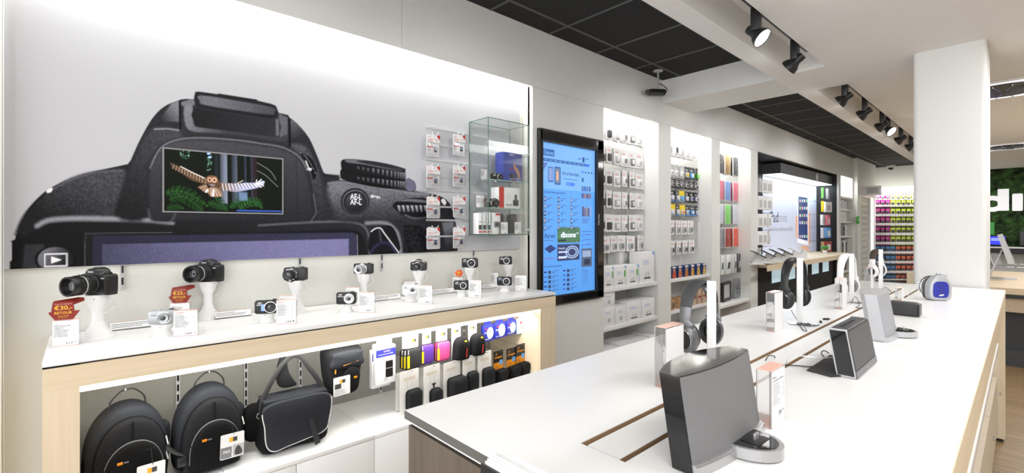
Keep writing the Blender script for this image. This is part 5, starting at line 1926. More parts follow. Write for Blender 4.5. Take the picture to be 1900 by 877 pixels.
def clearpack(o, w_, h_):
    b = MB()
    b.box(-w_ / 2, w_ / 2, -.012, .012, -h_, 0, blister)
    b.build('blister', o)
    b = MB()
    b.lathe([(.005, -h_ * .9), (.006, -h_ * .6), (.004, -h_ * .55), (.008, -h_ * .45), (.008, -h_ * .3)], darkg, 14)
    b.lathe([(.009, -h_ * .3), (.009, -h_ * .22), (.006, -h_ * .2)], silver, 14)
    b.build('cleaning_pen', o)


hungpack('blister_pack', 'clear blister of a black cleaning pen at the right end of the bay', 'blister pack', 984, 1001, 576, 633, XV, clearpack, None, .1, 'hook of the cleaning pen')

# ---- second row: white cards with black pouches
XQ = -2.20


def cardpouch(kind):
    def fn(o, w_, h_):
        b = MB()
        b.prism(rrect(-w_ / 2, w_ / 2, -h_, 0, .006), -.001, .001, mat('card_pale', '#d9d6d2', .6), 'xz')
        hd = b.build('backing_card', o)
        b = MB()
        b.lines(-w_ * .32, w_ * .3, -h_ * .24, -h_ * .16, 2, -.0014, mat('gold_print', '#c9b9a0', .6), .6, 2)
        for x in (-.12, .12): b.box(w_ * x - .0006, w_ * x + .0006, -.0016, -.0012, -h_ * .46, -h_ * .26, inkl)
        b.build('card_print', hd)
        k = {0: (.36, .5, .04, .05), 1: (.30, .38, .04, .05), 2: (.46, .56, .06, .07), 3: (.36, .54, .04, .05)}[kind]
        b = MB()
        b.pillow(rrect(-w_ * k[0] + w_ * .12, w_ * k[0] + w_ * .12, -h_ * .97, -h_ * (.97 - k[1]), min(.02, w_ * .2), 6), k[2], fabric, dome=.15, M=T(0, -.0012, 0))
        b.build('pouch', o)
        b = MB()
        b.tube([(x, -.016, z) for x, z in rrect(-w_ * k[0] + w_ * .12 - .0008, w_ * k[0] + w_ * .12 + .0008, -h_ * .97 - .001, -h_ * (.97 - k[1]) + .001, min(.02, w_ * .2), 6)], .002, fabd, 6, closed=True)
        b.build('zip', o)
        if kind == 1:
            b = MB()
            b.prism([(-.016, -h_ * .44), (.014, -h_ * .44), (.002, -h_ * .50), (.004, -h_ * .56), (-.004, -h_ * .56), (-.003, -h_ * .50)], -.02, -.014, black, 'xz')
            b.build('drawstring_clip', o)
    return fn


cg = 'white cards with black camera pouches'
nm2 = ['leftmost', 'second', 'third', 'fourth', 'fifth']
for i, (p0, p1, t0, t1, k) in enumerate(((739, 780, 686, 765, 0), (783, 819, 677, 757, 1), (820, 857, 670, 747, 2), (856, 884, 660, 727, 3), (884, 914, 652, 722, 3))):
    hungpack('carded_pouch', 'black camera pouch on a white card, ' + nm2[i] + ' of the lower row', 'pouch', p0, p1, t0, t1, XQ, cardpouch(k), cg, .12, 'hook of the ' + nm2[i] + ' carded pouch')
    hungpack('carded_pouch', 'white pouch card behind the ' + nm2[i] + ' carded pouch of the lower row', 'pouch', p0 - 8, p1 - 8, t0 + 2, t1 + 2, XQ - .055, cardpouch(3), cg, .12)
oc = mat('card_orange', '#e8921e', .5)


def lowe(o, w_, h_):
    b = MB()
    b.prism(rrect(-w_ / 2, w_ / 2, -h_, 0, .003), -.001, .001, black, 'xz')
    b.box(-w_ / 2 + .001, w_ / 2 - .001, -.0015, -.001, -h_ * .98, -h_ * .36, oc)
    b.box(w_ * .1, w_ * .42, -.002, -.0015, -h_ * .44, -h_ * .30, bluel)
    hd = b.build('backing_card', o)
    b = MB()
    b.text('Lowepro', -w_ * .4, w_ * .38, -h_ * .25, -h_ * .16, -.0024, oc, .03)
    b.tube([(-w_ * .2 + .006 * math.cos(a), -.002, -h_ * .11 + .006 * math.sin(a)) for a in [.6 + .4 * k for k in range(12)]], .0012, oc, 5)
    b.text('The', -w_ * .38, -w_ * .2, -h_ * .42, -h_ * .38, -.0024, ink)
    b.text('Camera', -w_ * .38, 0, -h_ * .48, -h_ * .44, -.0024, ink)
    b.text('People', -w_ * .38, 0, -h_ * .54, -h_ * .50, -.0024, ink)
    b.build('card_print', hd)
    b = MB()
    b.pillow(rrect(-w_ * .48, w_ * .52, -h_ * 1.0, -h_ * .55, .008, 5), .045, fabd, dome=.15, M=T(0, -.002, 0))
    b.build('pouch', o)
    b = MB()
    b.pillow(spline([(-w_ * .36, -h_ * .57), (-w_ * .3, -h_ * .8), (0, -h_ * .9), (w_ * .34, -h_ * .8), (w_ * .4, -h_ * .57)], 5), .012, fabric, dome=.2, M=T(0, -.045, 0))
    b.build('pouch_flap', o)


for i, (p0, p1, t0, t1) in enumerate(((914, 935, 650, 716), (938, 959, 645, 710), (956, 975, 638, 698))):
    hungpack('orange_card_pouch', 'black flap pouch on an orange and black card, ' + ['left', 'middle', 'right'][i] + ' of three', 'pouch', p0, p1, t0, t1, XQ - .02, lowe, 'pouches on orange cards', .1, 'hook of the ' + ['left', 'middle', 'right'][i] + ' orange card pouch')


def phonecase(o, w_, h_):
    b = MB()
    b.prism(rrect(-w_ / 2, w_ / 2, -h_, 0, .003), -.001, .001, paper, 'xz')
    b.box(-w_ * .4, w_ * .4, -.0015, -.001, -h_ * .2, -h_ * .08, blue)
    b.build('backing_card', o)
    b = MB()
    b.pillow(rrect(-w_ * .4, w_ * .45, -h_ * .95, -h_ * .28, .008, 5), .03, fabric, dome=.1, M=T(0, -.002, 0))
    b.build('pouch', o)


hungpack('carded_pouch', 'tall black belt pouch on a blue and white card beside the right leg', 'pouch', 978, 1000, 636, 684, XQ - .06, phonecase, None, .1, 'hook of the belt pouch')
# ================================================================ lit niches
XI = -2.66
pinkp = mat('pale_red_print', '#d98878', .6)
pinkc, bluec, greenc = mat('cover_pink', '#e2788e', .4), mat('cover_blue', '#7ba3e0', .4), mat('cover_green', '#84d86c', .4)
greyc, redc, dredc, tanc, dkc = mat('cover_grey', '#8a8d92', .4), mat('cover_red', '#e0604a', .4), mat('cover_dark_red', '#9c3f3a', .4), mat('cover_tan', '#ab8b5c', .4), mat('cover_charcoal', '#4c4c50', .4)
lav = mat('cover_lavender', '#cfd2e0', .4)
cartn = mat('brown_carton', '#b8926c', .6)


def blisterpack(lab, cat, loc, w_, h_, grp, col=None, prod=None, accent=None, body=None, rz=PI / 2, name='blister_pack', band=None):
    o = thing(name, lab, cat, loc, rz, grp)
    b = MB()
    b.prism(rrect(-w_ / 2, w_ / 2, -h_, 0, w_ * .08, 3), -.0012, .0012, col or paper, 'xz')
    b.build('card', o)
    b = MB()
    if accent: b.lines(-w_ * .3, w_ * .3, -h_ * .34, -h_ * .20, 3, -.0016, accent, .5, int(abs(loc[1]) * 97))
    if band: b.box(-w_ / 2, w_ / 2, -.0022, -.0012, -h_ * .98, -h_ * .90, band)
    if accent or band: b.build('card_print', o)
    b = MB()
    b.pillow(rrect(-w_ * .28, w_ * .28, -h_ * .88, -h_ * .45, w_ * .1, 4), .016, body or lightg, dome=.05, M=T(0, -.0012, 0))
    b.build('product', o)
    if prod:
        b = MB()
        b.pillow(rrect(-w_ * .16, w_ * .16, -h_ * .80, -h_ * .54, w_ * .05, 3), .004, prod, dome=.1, M=T(0, -.0175, 0))
        b.build('product_face', o)
    return o


def peg(lab, y, z, x0, x1, grp, m=None):
    return hook(lab, y, z, x0, x1, grp, m or whitep, .008, 'peg_hook')


NB = XW - .38
rn = ['top', 'second', 'third', 'fourth', 'fifth', 'sixth', 'seventh', 'eighth']
ROWZ = [at(1170, t, x=XI).z for t in (237, 279, 318, 357, 398, 437)]
cols = [1117, 1130, 1145, 1159, 1173, 1186, 1198, 1209]
kinds = [dict(body=darkg, prod=black), dict(body=darkg), dict(body=lightg, prod=paper), dict(body=paper, prod=midg), dict(body=midg, prod=paper), dict(body=whitep, prod=lightg), dict(body=darkg, prod=midg), dict(body=lightg, prod=darkg)]
rg = random.Random(11)
for j, zt_ in enumerate(ROWZ):
    n = 8 if j < 5 else 6
    cc = cols if j < 5 else [1124, 1139, 1153, 1170, 1188, 1208]
    for i, px in enumerate(cc):
        if j == 0 and i == 0: continue
        y = at(px, x=XI).y
        w_ = min(.125, (at(px + (6.5 if j < 5 else 7.5), x=XI).y - at(px - (6.5 if j < 5 else 7.5), x=XI).y) * .96)
        k = dict(kinds[(i + (2 if j == 5 else 0)) % 8])
        if j == 5: k = dict(body=lightg if i < 5 else black, prod=midg if i < 5 else darkg)
        h_ = .165 if j < 5 else .155
        tilt = rg.uniform(-.16, .16)
        zz = zt_ + rg.uniform(-.006, .006)
        place = ORD[i] + ' from left, ' + rn[j] + ' row, cable niche beside the kiosk screen'
        what = 'black' if k['body'] in (darkg, black) else ('grey' if k['body'] is midg else 'pale')
        blisterpack('white pack, ' + what + ' accessory, ' + place, 'blister pack', (XI, y, zz), w_, h_, 'accessory packs in the white cable niche', accent=pinkp, rz=PI / 2 + tilt, **k)
        blisterpack('rear white pack, ' + place, 'blister pack', (XI - .035, y + .012, zz), w_, h_, 'accessory packs in the white cable niche', accent=pinkp, rz=PI / 2 + tilt, **k)
        peg('white peg, ' + place, y, zz - .008, NB + .001, XI + .03, 'pegs in the white cable niche')


def shelfb(lab, y0, y1, z, th_=.036, x0=NB, x1=XW - .012):
    b = MB()
    b.box(x0 + .001, x1, y0 + .001, y1 - .001, z - th_, z, white_m, .0015)
    tag(b.build('niche_shelf'), lab, 'shelf', 'white shelves in the wall niches')


def carton(lab, y, w_, z, h_, d_, xf, grp, m=None, prints=(), rz=0.0, name='carton'):
    o = thing(name, lab, 'box', (xf - d_ / 2, y, z), PI / 2 + rz, grp)
    b = MB()
    b.box(-w_ / 2, w_ / 2, -d_ / 2, d_ / 2, 0, h_, m or paper, .0008)
    bx = b.build('box', o)
    if prints:
        b = MB()
        for q in prints: q(b, w_, h_, -d_ / 2 - .0006)
        b.build('box_print', bx)
    return o


def pr_router(b, w_, h_, y):
    b.lines(-w_ * .3, w_ * .3, h_ * .58, h_ * .75, 3, y, mat('pale_blue_print', '#a9b8e0', .6), .4, 3)
    b.box(-w_ * .22, w_ * .22, y - .0004, y, h_ * .12, h_ * .17, ink)
    b.box(-w_ * .08, -w_ * .06, y - .0004, y, h_ * .17, h_ * .34, ink)
    b.box(w_ * .08, w_ * .1, y - .0004, y, h_ * .17, h_ * .36, ink)


def pr_green(b, w_, h_, y):
    pr_router(b, w_, h_, y)
    b.prism(spline([(w_ * .34, h_ * .45), (w_ * .44, h_ * .5), (w_ * .42, h_ * .8), (w_ * .33, h_ * .72)], 3), y - .0004, y, green, 'xz')
    b.add([(w_ * .32, y, h_), (w_ * .5, y, h_), (w_ * .5, y, h_ * .82)], [(0, 2, 1)], bluel)


def pr_corner(b, w_, h_, y):
    pr_router(b, w_, h_, y)
    b.add([(w_ * .32, y, h_), (w_ * .5, y, h_), (w_ * .5, y, h_ * .86)], [(0, 2, 1)], bluel)


def pr_cup(b, w_, h_, y):
    b.lines(-w_ * .3, w_ * .3, h_ * .6, h_ * .75, 3, y, mat('pale_blue_print', '#a9b8e0', .6), .4, 3)
    b.lathe([(w_ * .12, 0), (w_ * .12, .0006), (0, .0006)], lightg, 14, T(0, y, h_ * .3) @ FRONT)


n1 = NICHES[0]
zs1, zs2, zs3 = H - .536, H - .883, H - 1.13
for z, l in ((zs1, 'upper shelf of router boxes, beside the large screen'), (zs2, 'lower shelf of white boxes, beside the large screen'), (zs3, 'lowest shelf, seen behind the island edge beside the large screen')): shelfb('white ' + l, n1[0], n1[1], z)
XFs = XW - .03
g1 = 'white network boxes in the niche beside the large screen'
for i, (a, c) in enumerate(((1119, 1139), (1139.5, 1162), (1162.5, 1185))):
    y0, y1 = at(a, x=XFs).y, at(c, x=XFs).y
    carton('white box with green leaf mark on the upper shelf, ' + ORD[i] + ' from the left', (y0 + y1) / 2, y1 - y0 - .004, zs1 + .0005, .185, .18, XFs, g1, None, (pr_green,))
y0, y1 = at(1187, x=XFs).y, at(1214, x=XFs).y
carton('largest white router box at the right end of the upper shelf', (y0 + y1) / 2, y1 - y0 - .004, zs1 + .0005, .30, .12, XFs, g1, None, (pr_corner,))
for i in range(2): carton('plain white box behind the large router box, ' + ['nearer', 'farther'][i] + ' of two', (y0 + y1) / 2 - .12, y1 - y0 - .12, zs1 + .0005, .30, .07, XFs - .19 - .075 * i, g1, None)
for i, (a, c, hh, pf, up) in enumerate(((1119, 1141, .18, pr_cup, 0), (1142, 1162, .165, pr_cup, 0), (1163, 1190, .185, pr_router, 0), (1191, 1215, .185, pr_router, 0), (1119, 1141, .13, pr_cup, .181))):
    y0, y1 = at(a, x=XFs).y, at(c, x=XFs).y
    carton('white box on the lower shelf, ' + (ORD[i] + ' from the left' if i < 4 else 'stacked on the leftmost one'), (y0 + y1) / 2, y1 - y0 - .005, zs2 + .0005 + up, hh, .16, XFs, g1, None, (pf,))
for i in range(4):
    y0, y1 = n1[0] + .02 + i * .26, n1[0] + .02 + i * .26 + .24
    if y1 > n1[1]: y1 = n1[1] - .02
    if y1 - y0 > .05: carton('flat white box on the lowest shelf, ' + ORD[i] + ' from the left', (y0 + y1) / 2, y1 - y0, zs3 + .0005, .045 + .012 * (i % 2), .22, XFs, g1)

# ---- second niche
n2 = NICHES[1]
for z, l in ((H - .536, 'upper shelf holding picture boxes, second niche'), (H - .87, 'middle shelf holding brown cartons, second niche'), (H - 1.13, 'lowest shelf of the second niche')): shelfb('white ' + l, n2[0], n2[1], z)
rowsB = [
    (262, .22, [1243, 1254, 1264, 1275, 1286, 1299, 1311], [dict(body=whitep, prod=lightg, col=paper), dict(body=whitep, prod=darkg), dict(body=paper, prod=lightg), dict(body=paper, prod=lav), dict(body=paper, prod=lav), dict(col=darkg, body=green, prod=darkg), dict(col=black, body=black, prod=green)], .088, 'white'),
    (311, .145, [1245, 1254, 1265, 1274, 1283, 1295, 1307], [dict(col=lightg, body=paper, prod=lightg)] * 3 + [dict(col=darkg, body=lightg, prod=yellow), dict(col=darkg, body=bluel, prod=paper), dict(col=black, body=greenc, prod=green), dict(col=black, body=greenc, prod=paper)], .075, 'battery'),
    (336, .095, [1247, 1256, 1265, 1274, 1283, 1291, 1299, 1308], [dict(col=darkg, body=lightg, prod=ink)] * 8, .07, 'small'),
    (356, .125, [1247, 1257, 1265, 1274, 1283, 1292, 1301, 1310], [dict(col=black, body=lav, band=bluel), dict(col=darkg, body=lav, band=bluel), dict(col=yellow, body=bluel, band=bluel), dict(col=darkg, body=lav), dict(col=black, body=lightg, prod=blue), dict(col=black, body=lav, prod=midg), dict(col=darkg, body=paper, prod=midg), dict(col=black, body=midg, prod=lav)], .07, 'battery'),
    (381, .125, [1247, 1257, 1266, 1275, 1284, 1293, 1302, 1310], [dict(col=yellow, body=lav, band=bluel), dict(col=darkg, body=lav, band=bluel), dict(col=yellow, body=lav, prod=orange, band=bluel), dict(col=black, body=lav, prod=bluel, band=bluel), dict(col=darkg, body=bluel, prod=lav, band=bluel), dict(col=black, body=lav, band=bluel), dict(col=darkg, body=paper, band=bluel), dict(col=black, body=lav, band=bluel)], .07, 'battery'),
    (409, .16, [1246, 1258, 1269, 1281], [dict(body=lightg, prod=midg)] * 4, .088, 'white'),
    (445, .155, [1247, 1259, 1271, 1283], [dict(body=lightg, prod=darkg)] * 4, .088, 'white')]
for j, (t_, h_, pxs, ks_, w_, nm) in enumerate(rowsB):
    zt_ = at(1283, t_, x=XI).z
    for i, px in enumerate(pxs):
        y = at(px, x=XI).y
        tilt = rg.uniform(-.12, .12)
        place = ORD[i] + ' from left, ' + rn[j] + ' row, second niche'
        k = dict(ks_[i])
        c_ = k.get('col', paper)
        cn = {paper: 'white', black: 'black', darkg: 'dark', yellow: 'yellow', lightg: 'grey'}.get(c_, 'white')
        for q in range(2):
            blisterpack(cn + (' accessory' if nm == 'white' else ' ' + nm if nm == 'battery' else ' small') + ' pack ' + ('behind, ' if q else 'in front, ') + place, 'blister pack', (XI - .04 * q, y + .008 * q, zt_), (at(px + 5.6, x=XI).y - at(px - 5.6, x=XI).y) * .85, h_, 'packs in the second niche', accent=None if c_ is yellow else (pinkp if nm == 'white' else paper), rz=PI / 2 + tilt, **k)
        peg('peg, ' + place, y, zt_ - .006, NB + .001, XI + .03, 'pegs in the second niche')
for i, (px, t_) in enumerate(((1297, 405), (1311, 409))):
    y, zt_ = at(px, x=XI).y, at(px, t_, x=XI).z
    o = thing('power_strip_pack', 'tall white power strip pack, ' + ['left', 'right'][i] + ' of two in the second niche', 'blister pack', (XI + .01, y, zt_), PI / 2, 'power strip packs')
    b = MB()
    b.box(-.045, .045, -.015, .015, -.36, -.05, paper, .001)
    b.box(-.04, .05, -.018, .012, -.1, 0, paper, .001)
    b.build('box', o)
    b = MB()
    for k in range(4):
        for s_ in ((-.018, .018) if i else (.012,)): b.lathe([(.013, 0), (.013, .001), (0, .001)], lav, 14, T(s_, -.0155, -.17 - .045 * k) @ FRONT)
    b.build('socket_print', o)
    peg('peg of the ' + ['left', 'right'][i] + ' power strip pack', y, zt_ - .012, NB + .001, XI + .03, 'pegs of the power strip packs')
pcol = ['#c8553c', '#c46a48', '#b8763e', '#c89a50', '#c9a04c', '#c8a860']
for i, px in enumerate((1247, 1258, 1270, 1281, 1292, 1303, 1313)):
    if i == 6: continue
    y = at(px + 4, x=XFs).y
    cc_ = mat('pict' + str(i), pcol[i], .4)
    carton('small picture box, ' + ORD[i] + ' on upper shelf of second niche', y, .085, H - .5355, .125, .05, XFs, 'picture boxes in the second niche', mat('pict_navy', '#2c3a6a', .4),
           (lambda b, w_, h_, yy, cc_=cc_: b.pillow(spline([(-w_ * .4, h_ * .05), (-w_ * .3, h_ * .6), (0, h_ * .85), (w_ * .35, h_ * .5), (w_ * .4, h_ * .05)], 3), .0006, cc_, 0, M=T(0, yy, 0)),
            lambda b, w_, h_, yy: b.ell((-.005, yy - .0006, h_ * .68), (.014, .0008, .018), mat('pict_face', '#d9a880', .5), 12),
            lambda b, w_, h_, yy: b.box(-w_ * .45, w_ * .45, yy - .0012, yy, h_ * .86, h_ * .98, paper)))
for i, px in enumerate((1247, 1261, 1275, 1287, 1296, 1305, 1313)):
    y = at(px + 2, x=XFs).y
    m_ = cartn if i < 3 else mat('tea_carton', '#c9b098', .5)
    carton('brown carton ' + ('with printed phone picture' if i < 3 else 'with red band') + ', ' + ORD[i] + ' on middle shelf, second niche', y, .10 if i < 3 else .06, H - .8695, .11 if i < 3 else .16, .12, XFs, 'brown cartons in the second niche', m_,
           ((lambda b, w_, h_, yy: b.box(-w_ * .3, w_ * .2, yy - .0005, yy, h_ * .2, h_ * .7, darkg)),) if i < 3 else ((lambda b, w_, h_, yy: b.box(-w_ * .5, w_ * .5, yy - .0005, yy, h_ * .45, h_ * .6, dredc)),), rz=(.2 if i < 3 else 0))

# ---- third niche: tablet covers
n3 = NICHES[2]
shelfb('white shelf at the foot of the tablet cover niche', n3[0], n3[1], H - .95)
cv = [[dkc, tanc, dkc, lav], [pinkc, bluec, pinkc, bluec], [lav, greenc, lav, greenc], [greyc, dredc, redc, greyc]]
cvn = [['charcoal', 'tan', 'charcoal', 'pale'], ['pink', 'blue', 'pink', 'blue'], ['lavender', 'green', 'lavender', 'green'], ['grey', 'dark red', 'red', 'grey']]
for j, t_ in enumerate((291, 338, 380, 422)):
    zt_ = at(1365, t_, x=XI).z
    for i, px in enumerate((1337, 1350, 1365, 1378.5)):
        y = at(px, x=XI).y
        for q in range(2):
            o = thing('tablet_cover', cvn[j][i] + ' tablet cover, ' + ['leftmost', 'second', 'third', 'rightmost'][i] + ' in the ' + rn[j] + ' row' + (' of the rear layer' if q else ' of the front layer'), 'tablet cover', (XI - .035 * q, y - .004 * q, zt_), PI / 2 + .05, 'boxed tablet covers in the third niche')
            w_, h_ = (at(px + 6, x=XI).y - at(px - 6, x=XI).y) * .97, .262
            b = MB()
            b.box(-w_ / 2, w_ / 2, -.006, .006, -h_, 0, paper, .001)
            b.build('sleeve', o)
            b = MB()
            b.box(-w_ / 2 + .004, w_ / 2 - .004, -.0085, -.006, -h_ + .006, -.010, cv[j][i], .001)
            cvr = b.build('cover', o)
            b = MB()
            b.lathe([(.008, 0), (.008, .0006), (0, .0006)], paper if j != 1 else lightg, 12, T(0, -.0086, -h_ * .45) @ FRONT)
            b.build('cover_mark', cvr)
        peg('peg of the ' + cvn[j][i] + ' covers, ' + ['leftmost', 'second', 'third', 'rightmost'][i] + ' in the ' + rn[j] + ' row', y, zt_ - .008, NB + .001, XI + .02, 'pegs of the tablet covers')
b5 = [(1336, 1344, paper, green, 'white and green'), (1345, 1358, paper, green, 'white tablet stand'), (1361, 1368, paper, darkg, 'white and charcoal'), (1369, 1375, darkg, paper, 'charcoal'), (1377, 1384, greyc, paper, 'grey')]
for i, (a, c, m_, m2, nm) in enumerate(b5):
    y0, y1 = at(a, x=XI + .04).y, at(c, x=XI + .04).y
    zt_ = at(1360, 471, x=XI).z
    o = thing('stand_box', nm + ' box hanging below the covers, ' + ORD[i] + ' from the left', 'box', (XI + .02, (y0 + y1) / 2, zt_), PI / 2 + .1, 'boxes hanging below the tablet covers')
    w_, h_ = (y1 - y0) * .92, .25
    b = MB()
    b.box(-w_ / 2, w_ / 2, -.02, .02, -h_, 0, m_, .001)
    bx = b.build('box', o)
    b = MB()
    b.box(-w_ / 2, -w_ / 2 + .012, -.0206, -.02, -h_, 0, m2)
    b.prism([(-w_ * .2, -h_ * .75), (w_ * .3, -h_ * .7), (w_ * .38, -h_ * .4), (w_ * .0, -h_ * .38)], -.0212, -.02, darkg if m_ is paper else paper, 'xz')
    b.build('box_print', bx)
    peg('peg above the ' + nm + ' box below the covers, ' + ORD[i], (y0 + y1) / 2, zt_ - .012, NB + .001, XI + .03, 'pegs below the tablet covers')
zt_ = at(1350, 521, x=XI).z
y0, y1 = at(1340, x=XI + .06).y, at(1362, x=XI + .06).y
o = thing('case_box', 'black framed box with a grey sleeve in its window, low in the third niche', 'box', (XI + .03, (y0 + y1) / 2, zt_), PI / 2 + .12, None)
b = MB()
w_, h_ = (y1 - y0) * .9, .29
for a in ((-w_ / 2, -w_ / 2 + .02, -h_, 0), (w_ / 2 - .03, w_ / 2, -h_, 0), (-w_ / 2 + .02, w_ / 2 - .03, -h_, -h_ + .08), (-w_ / 2 + .02, w_ / 2 - .03, -.03, 0)): b.box(a[0], a[1], -.02, .02, a[2], a[3], black)
b.build('box_frame', o)
b = MB()
b.box(-w_ / 2 + .021, w_ / 2 - .031, -.012, .015, -h_ + .081, -.031, lightg, .002)
b.build('sleeve', o)
peg('peg of the black framed box', (y0 + y1) / 2, zt_ - .012, NB + .001, XI + .03, 'pegs of the low boxes in the third niche')
for i, px in enumerate((1366, 1371, 1376, 1381, 1386)):
    y = at(px, x=XI + .04).y
    m_ = [greyc, greyc, paper, paper, lightg][i]
    o = thing('case_box', ['grey', 'mid grey', 'white', 'white dotted', 'pale grey'][i] + ' slim box low in the third niche, ' + ORD[i] + ' right of the black framed box', 'box', (XI + .03, y, zt_ + .02), PI / 2 - .1, 'slim boxes low in the third niche')
    b = MB()
    b.box(-.045, .045, -.010, .010, -.25, 0, m_, .001)
    b.build('box', o)
    b = MB()
    for k in range(2): b.ell((.02, -.0125, -.14 - .05 * k), (.012, .001, .018), darkg, 10)
    b.build('box_print', o)
    peg('peg of slim box ' + ORD[i] + ' right of the black framed box', y, zt_ + .006, NB + .001, XI + .03, 'pegs of the low boxes in the third niche')

# ---- narrow far niche
n5 = NICHES[4]
for k, t_ in enumerate((365, 387.5, 410, 437, 470, 502)):
    z = at(1571, t_, x=XW).z
    shelfb('white shelf ' + ORD[k] + ' from the top in the narrow far niche', n5[0], n5[1], z, .04)
    nb = [0, 4, 5, 5, 6, 4][k] if k else 0
    zprev = z
    for i in range(nb):
        y = n5[0] + .1 + (n5[1] - n5[0] - .2) * (i + .5) / nb
        hh = [0, .2, .24, .22, .26, .2][k]
        m_ = paper if k < 3 else [paper, dkc, greyc, dkc, paper, dkc][i]
        carton(('white' if m_ is paper else 'dark' if m_ is dkc else 'grey') + ' box, ' + ORD[i] + ' from left, ' + ORD[k] + ' shelf of narrow far niche', y, .13, z + .0005, hh - .03 * (i % 2), .12, XFs - .05, 'boxes in the narrow far niche', m_,
               (lambda b, w_, h_, yy: b.lines(-w_ * .3, w_ * .3, h_ * .3, h_ * .6, 3, yy, inkl, .4, 3),), rz=.0)

# ================================================================ tablet bay
XA = XW - .39
by0, by1 = NICHES[3][:2]
zc = H + .857
gl0, gl1 = max(NICHES[3][0] + .01, at(1414, x=XA).y), NICHES[3][1] - .012
b = MB()
b.box(XA + .002, XA + .012, gl0, gl1, H - .465, zc - .01, mat('backlit_poster', '#d3dcf4', .4, emit=.12, var=.02, scale=1))
po = b.build('backlit_poster')
tag(po, 'large backlit white tablet poster in the black bay', 'poster')
b = MB()
XAp = XA + .0135
vs = None
wtext(b, 'iPad', 1427, 412, 1444, 393, XAp, ink, .0)
wtext(b, 'mini', 1446, 411.5, 1460, 395.5, XAp, inkl, -.01)
wtext(b, 'Elke vierkante millimeter een iPad.', 1425, 428.5, 1471, 420.5, XAp, mat('pale_slogan', '#b4b4bc', .5), 0)
b.build('poster_lettering', po)
b = MB()


def wq(b, p4, X, m):
    v = [tuple(at(*q, x=X)) for q in p4]
    b.add(v, [(0, 1, 2, 3)], m)


wq(b, [(1480, 450), (1500, 455), (1500, 357), (1480, 354)], XAp, mat('tablet_white', '#e6e8f2', .4, emit=.4))
wq(b, [(1481.5, 442), (1498.5, 446.5), (1498.5, 367), (1481.5, 364)], XAp + .002, mat('tablet_screen', '#34406c', .3, emit=.5))
for r_ in range(5):
    for c_ in range(4):
        t0 = 370 + r_ * 13.5 if r_ < 4 else 436
        u = 1483.5 + c_ * 4
        wq(b, [(u, t0 + 5), (u + 2.2, t0 + 5.3), (u + 2.2, t0), (u, t0 - .3)], XAp + .004, mat('icon%d' % ((r_ * 3 + c_) % 4), ['#d8a0a0', '#a8c0e8', '#d8d0c0', '#90b890'][(r_ * 3 + c_) % 4], .4, emit=.5))
for P in ([(1476, 400), (1480, 401), (1480, 442), (1477, 440)], [(1500, 394), (1503, 394), (1503, 452), (1500, 452)], [(1486, 455), (1500, 457), (1502, 475), (1492, 472)]):
    b.prism([tuple(at(*q, x=XAp))[1:] for q in P], XAp, XAp + .003, mat('skin_print', '#d8a48c', .5, emit=.3), 'yz')
b.build('poster_print', po)
# canopy
cy0, cy1 = at(1448.5, x=-2.593).y, by1 - .02
o = thing('light_canopy', 'grey canopy with white glowing underside above the tablet poster', 'light', (XA, (cy0 + cy1) / 2, zc))
M0 = T(-XA, -(cy0 + cy1) / 2, -zc)
b = MB(M0)
b.box(XA + .002, -2.593, cy0, cy1, zc + .01, ZN - .03, mat('canopy_grey', '#55565a', .35))
b.build('canopy_box', o)
b = MB(M0)
b.box(XA + .02, -2.598, cy0 + .01, cy1 - .01, zc, zc + .01, mat('canopy_glow', (.85, .95, 1), .5, emit=2.2, var=0))
b.build('light_panel', o)
b = MB(M0)
for sx_ in (-1, 1): b.ell((-2.591, (cy0 + cy1) / 2 + .18 * sx_ * .12 + .45, (zc + ZN) / 2 - .02), (.003, .05, .062), paper, 16)
b.ell((-2.591, (cy0 + cy1) / 2 + .47, (zc + ZN) / 2 + .055), (.003, .012, .022), paper, 10, )
b.build('fruit_mark', o, 'white fruit mark')
area('canopy_glow_light', ((XA - 2.593) / 2, (cy0 + cy1) / 2, zc - .02), .2, cy1 - cy0, 9, (0, 0, -1), (.9, .96, 1))
# table in the bay
ty0, ty1 = by0 + .02, by1 + .2
zt_ = H - .47
tt = thing('bay_table', 'light wooden table with black doors under the tablet poster', 'table', (-2.6, (ty0 + ty1) / 2, 0))
M0 = T(2.6, -(ty0 + ty1) / 2, 0)
pa, pb = at(1423, 492.5, z=zt_), at(1556, 478, z=zt_)
b = MB(M0)
b.prism([(XA + .014, ty0), (pa.x, ty0), (pa.x, pa.y), (-2.18, 9.3), (-2.20, 10.3), (-2.30, 11.0), (XA + .014, 11.0)], zt_ - .075, zt_, maple, 'xy')
b.build('table_top', tt)
b = MB(M0)
b.box(XA + .014, XW - .08, ty0, 11.0, 0, zt_ - .077, blackm)
cbn = b.build('cabinet', tt)
for k in range(5):
    a = ty0 + .75 + k * .66
    b = MB(M0)
    b.box(XW - .08, XW - .075, a, a + .4, zt_ - .36, zt_ - .14, mat('lit_window_pale', '#b8d0dc', .3, emit=.5))
    b.build('lit_compartment', cbn, 'pale lit compartment with boxes')
b.v = b.v
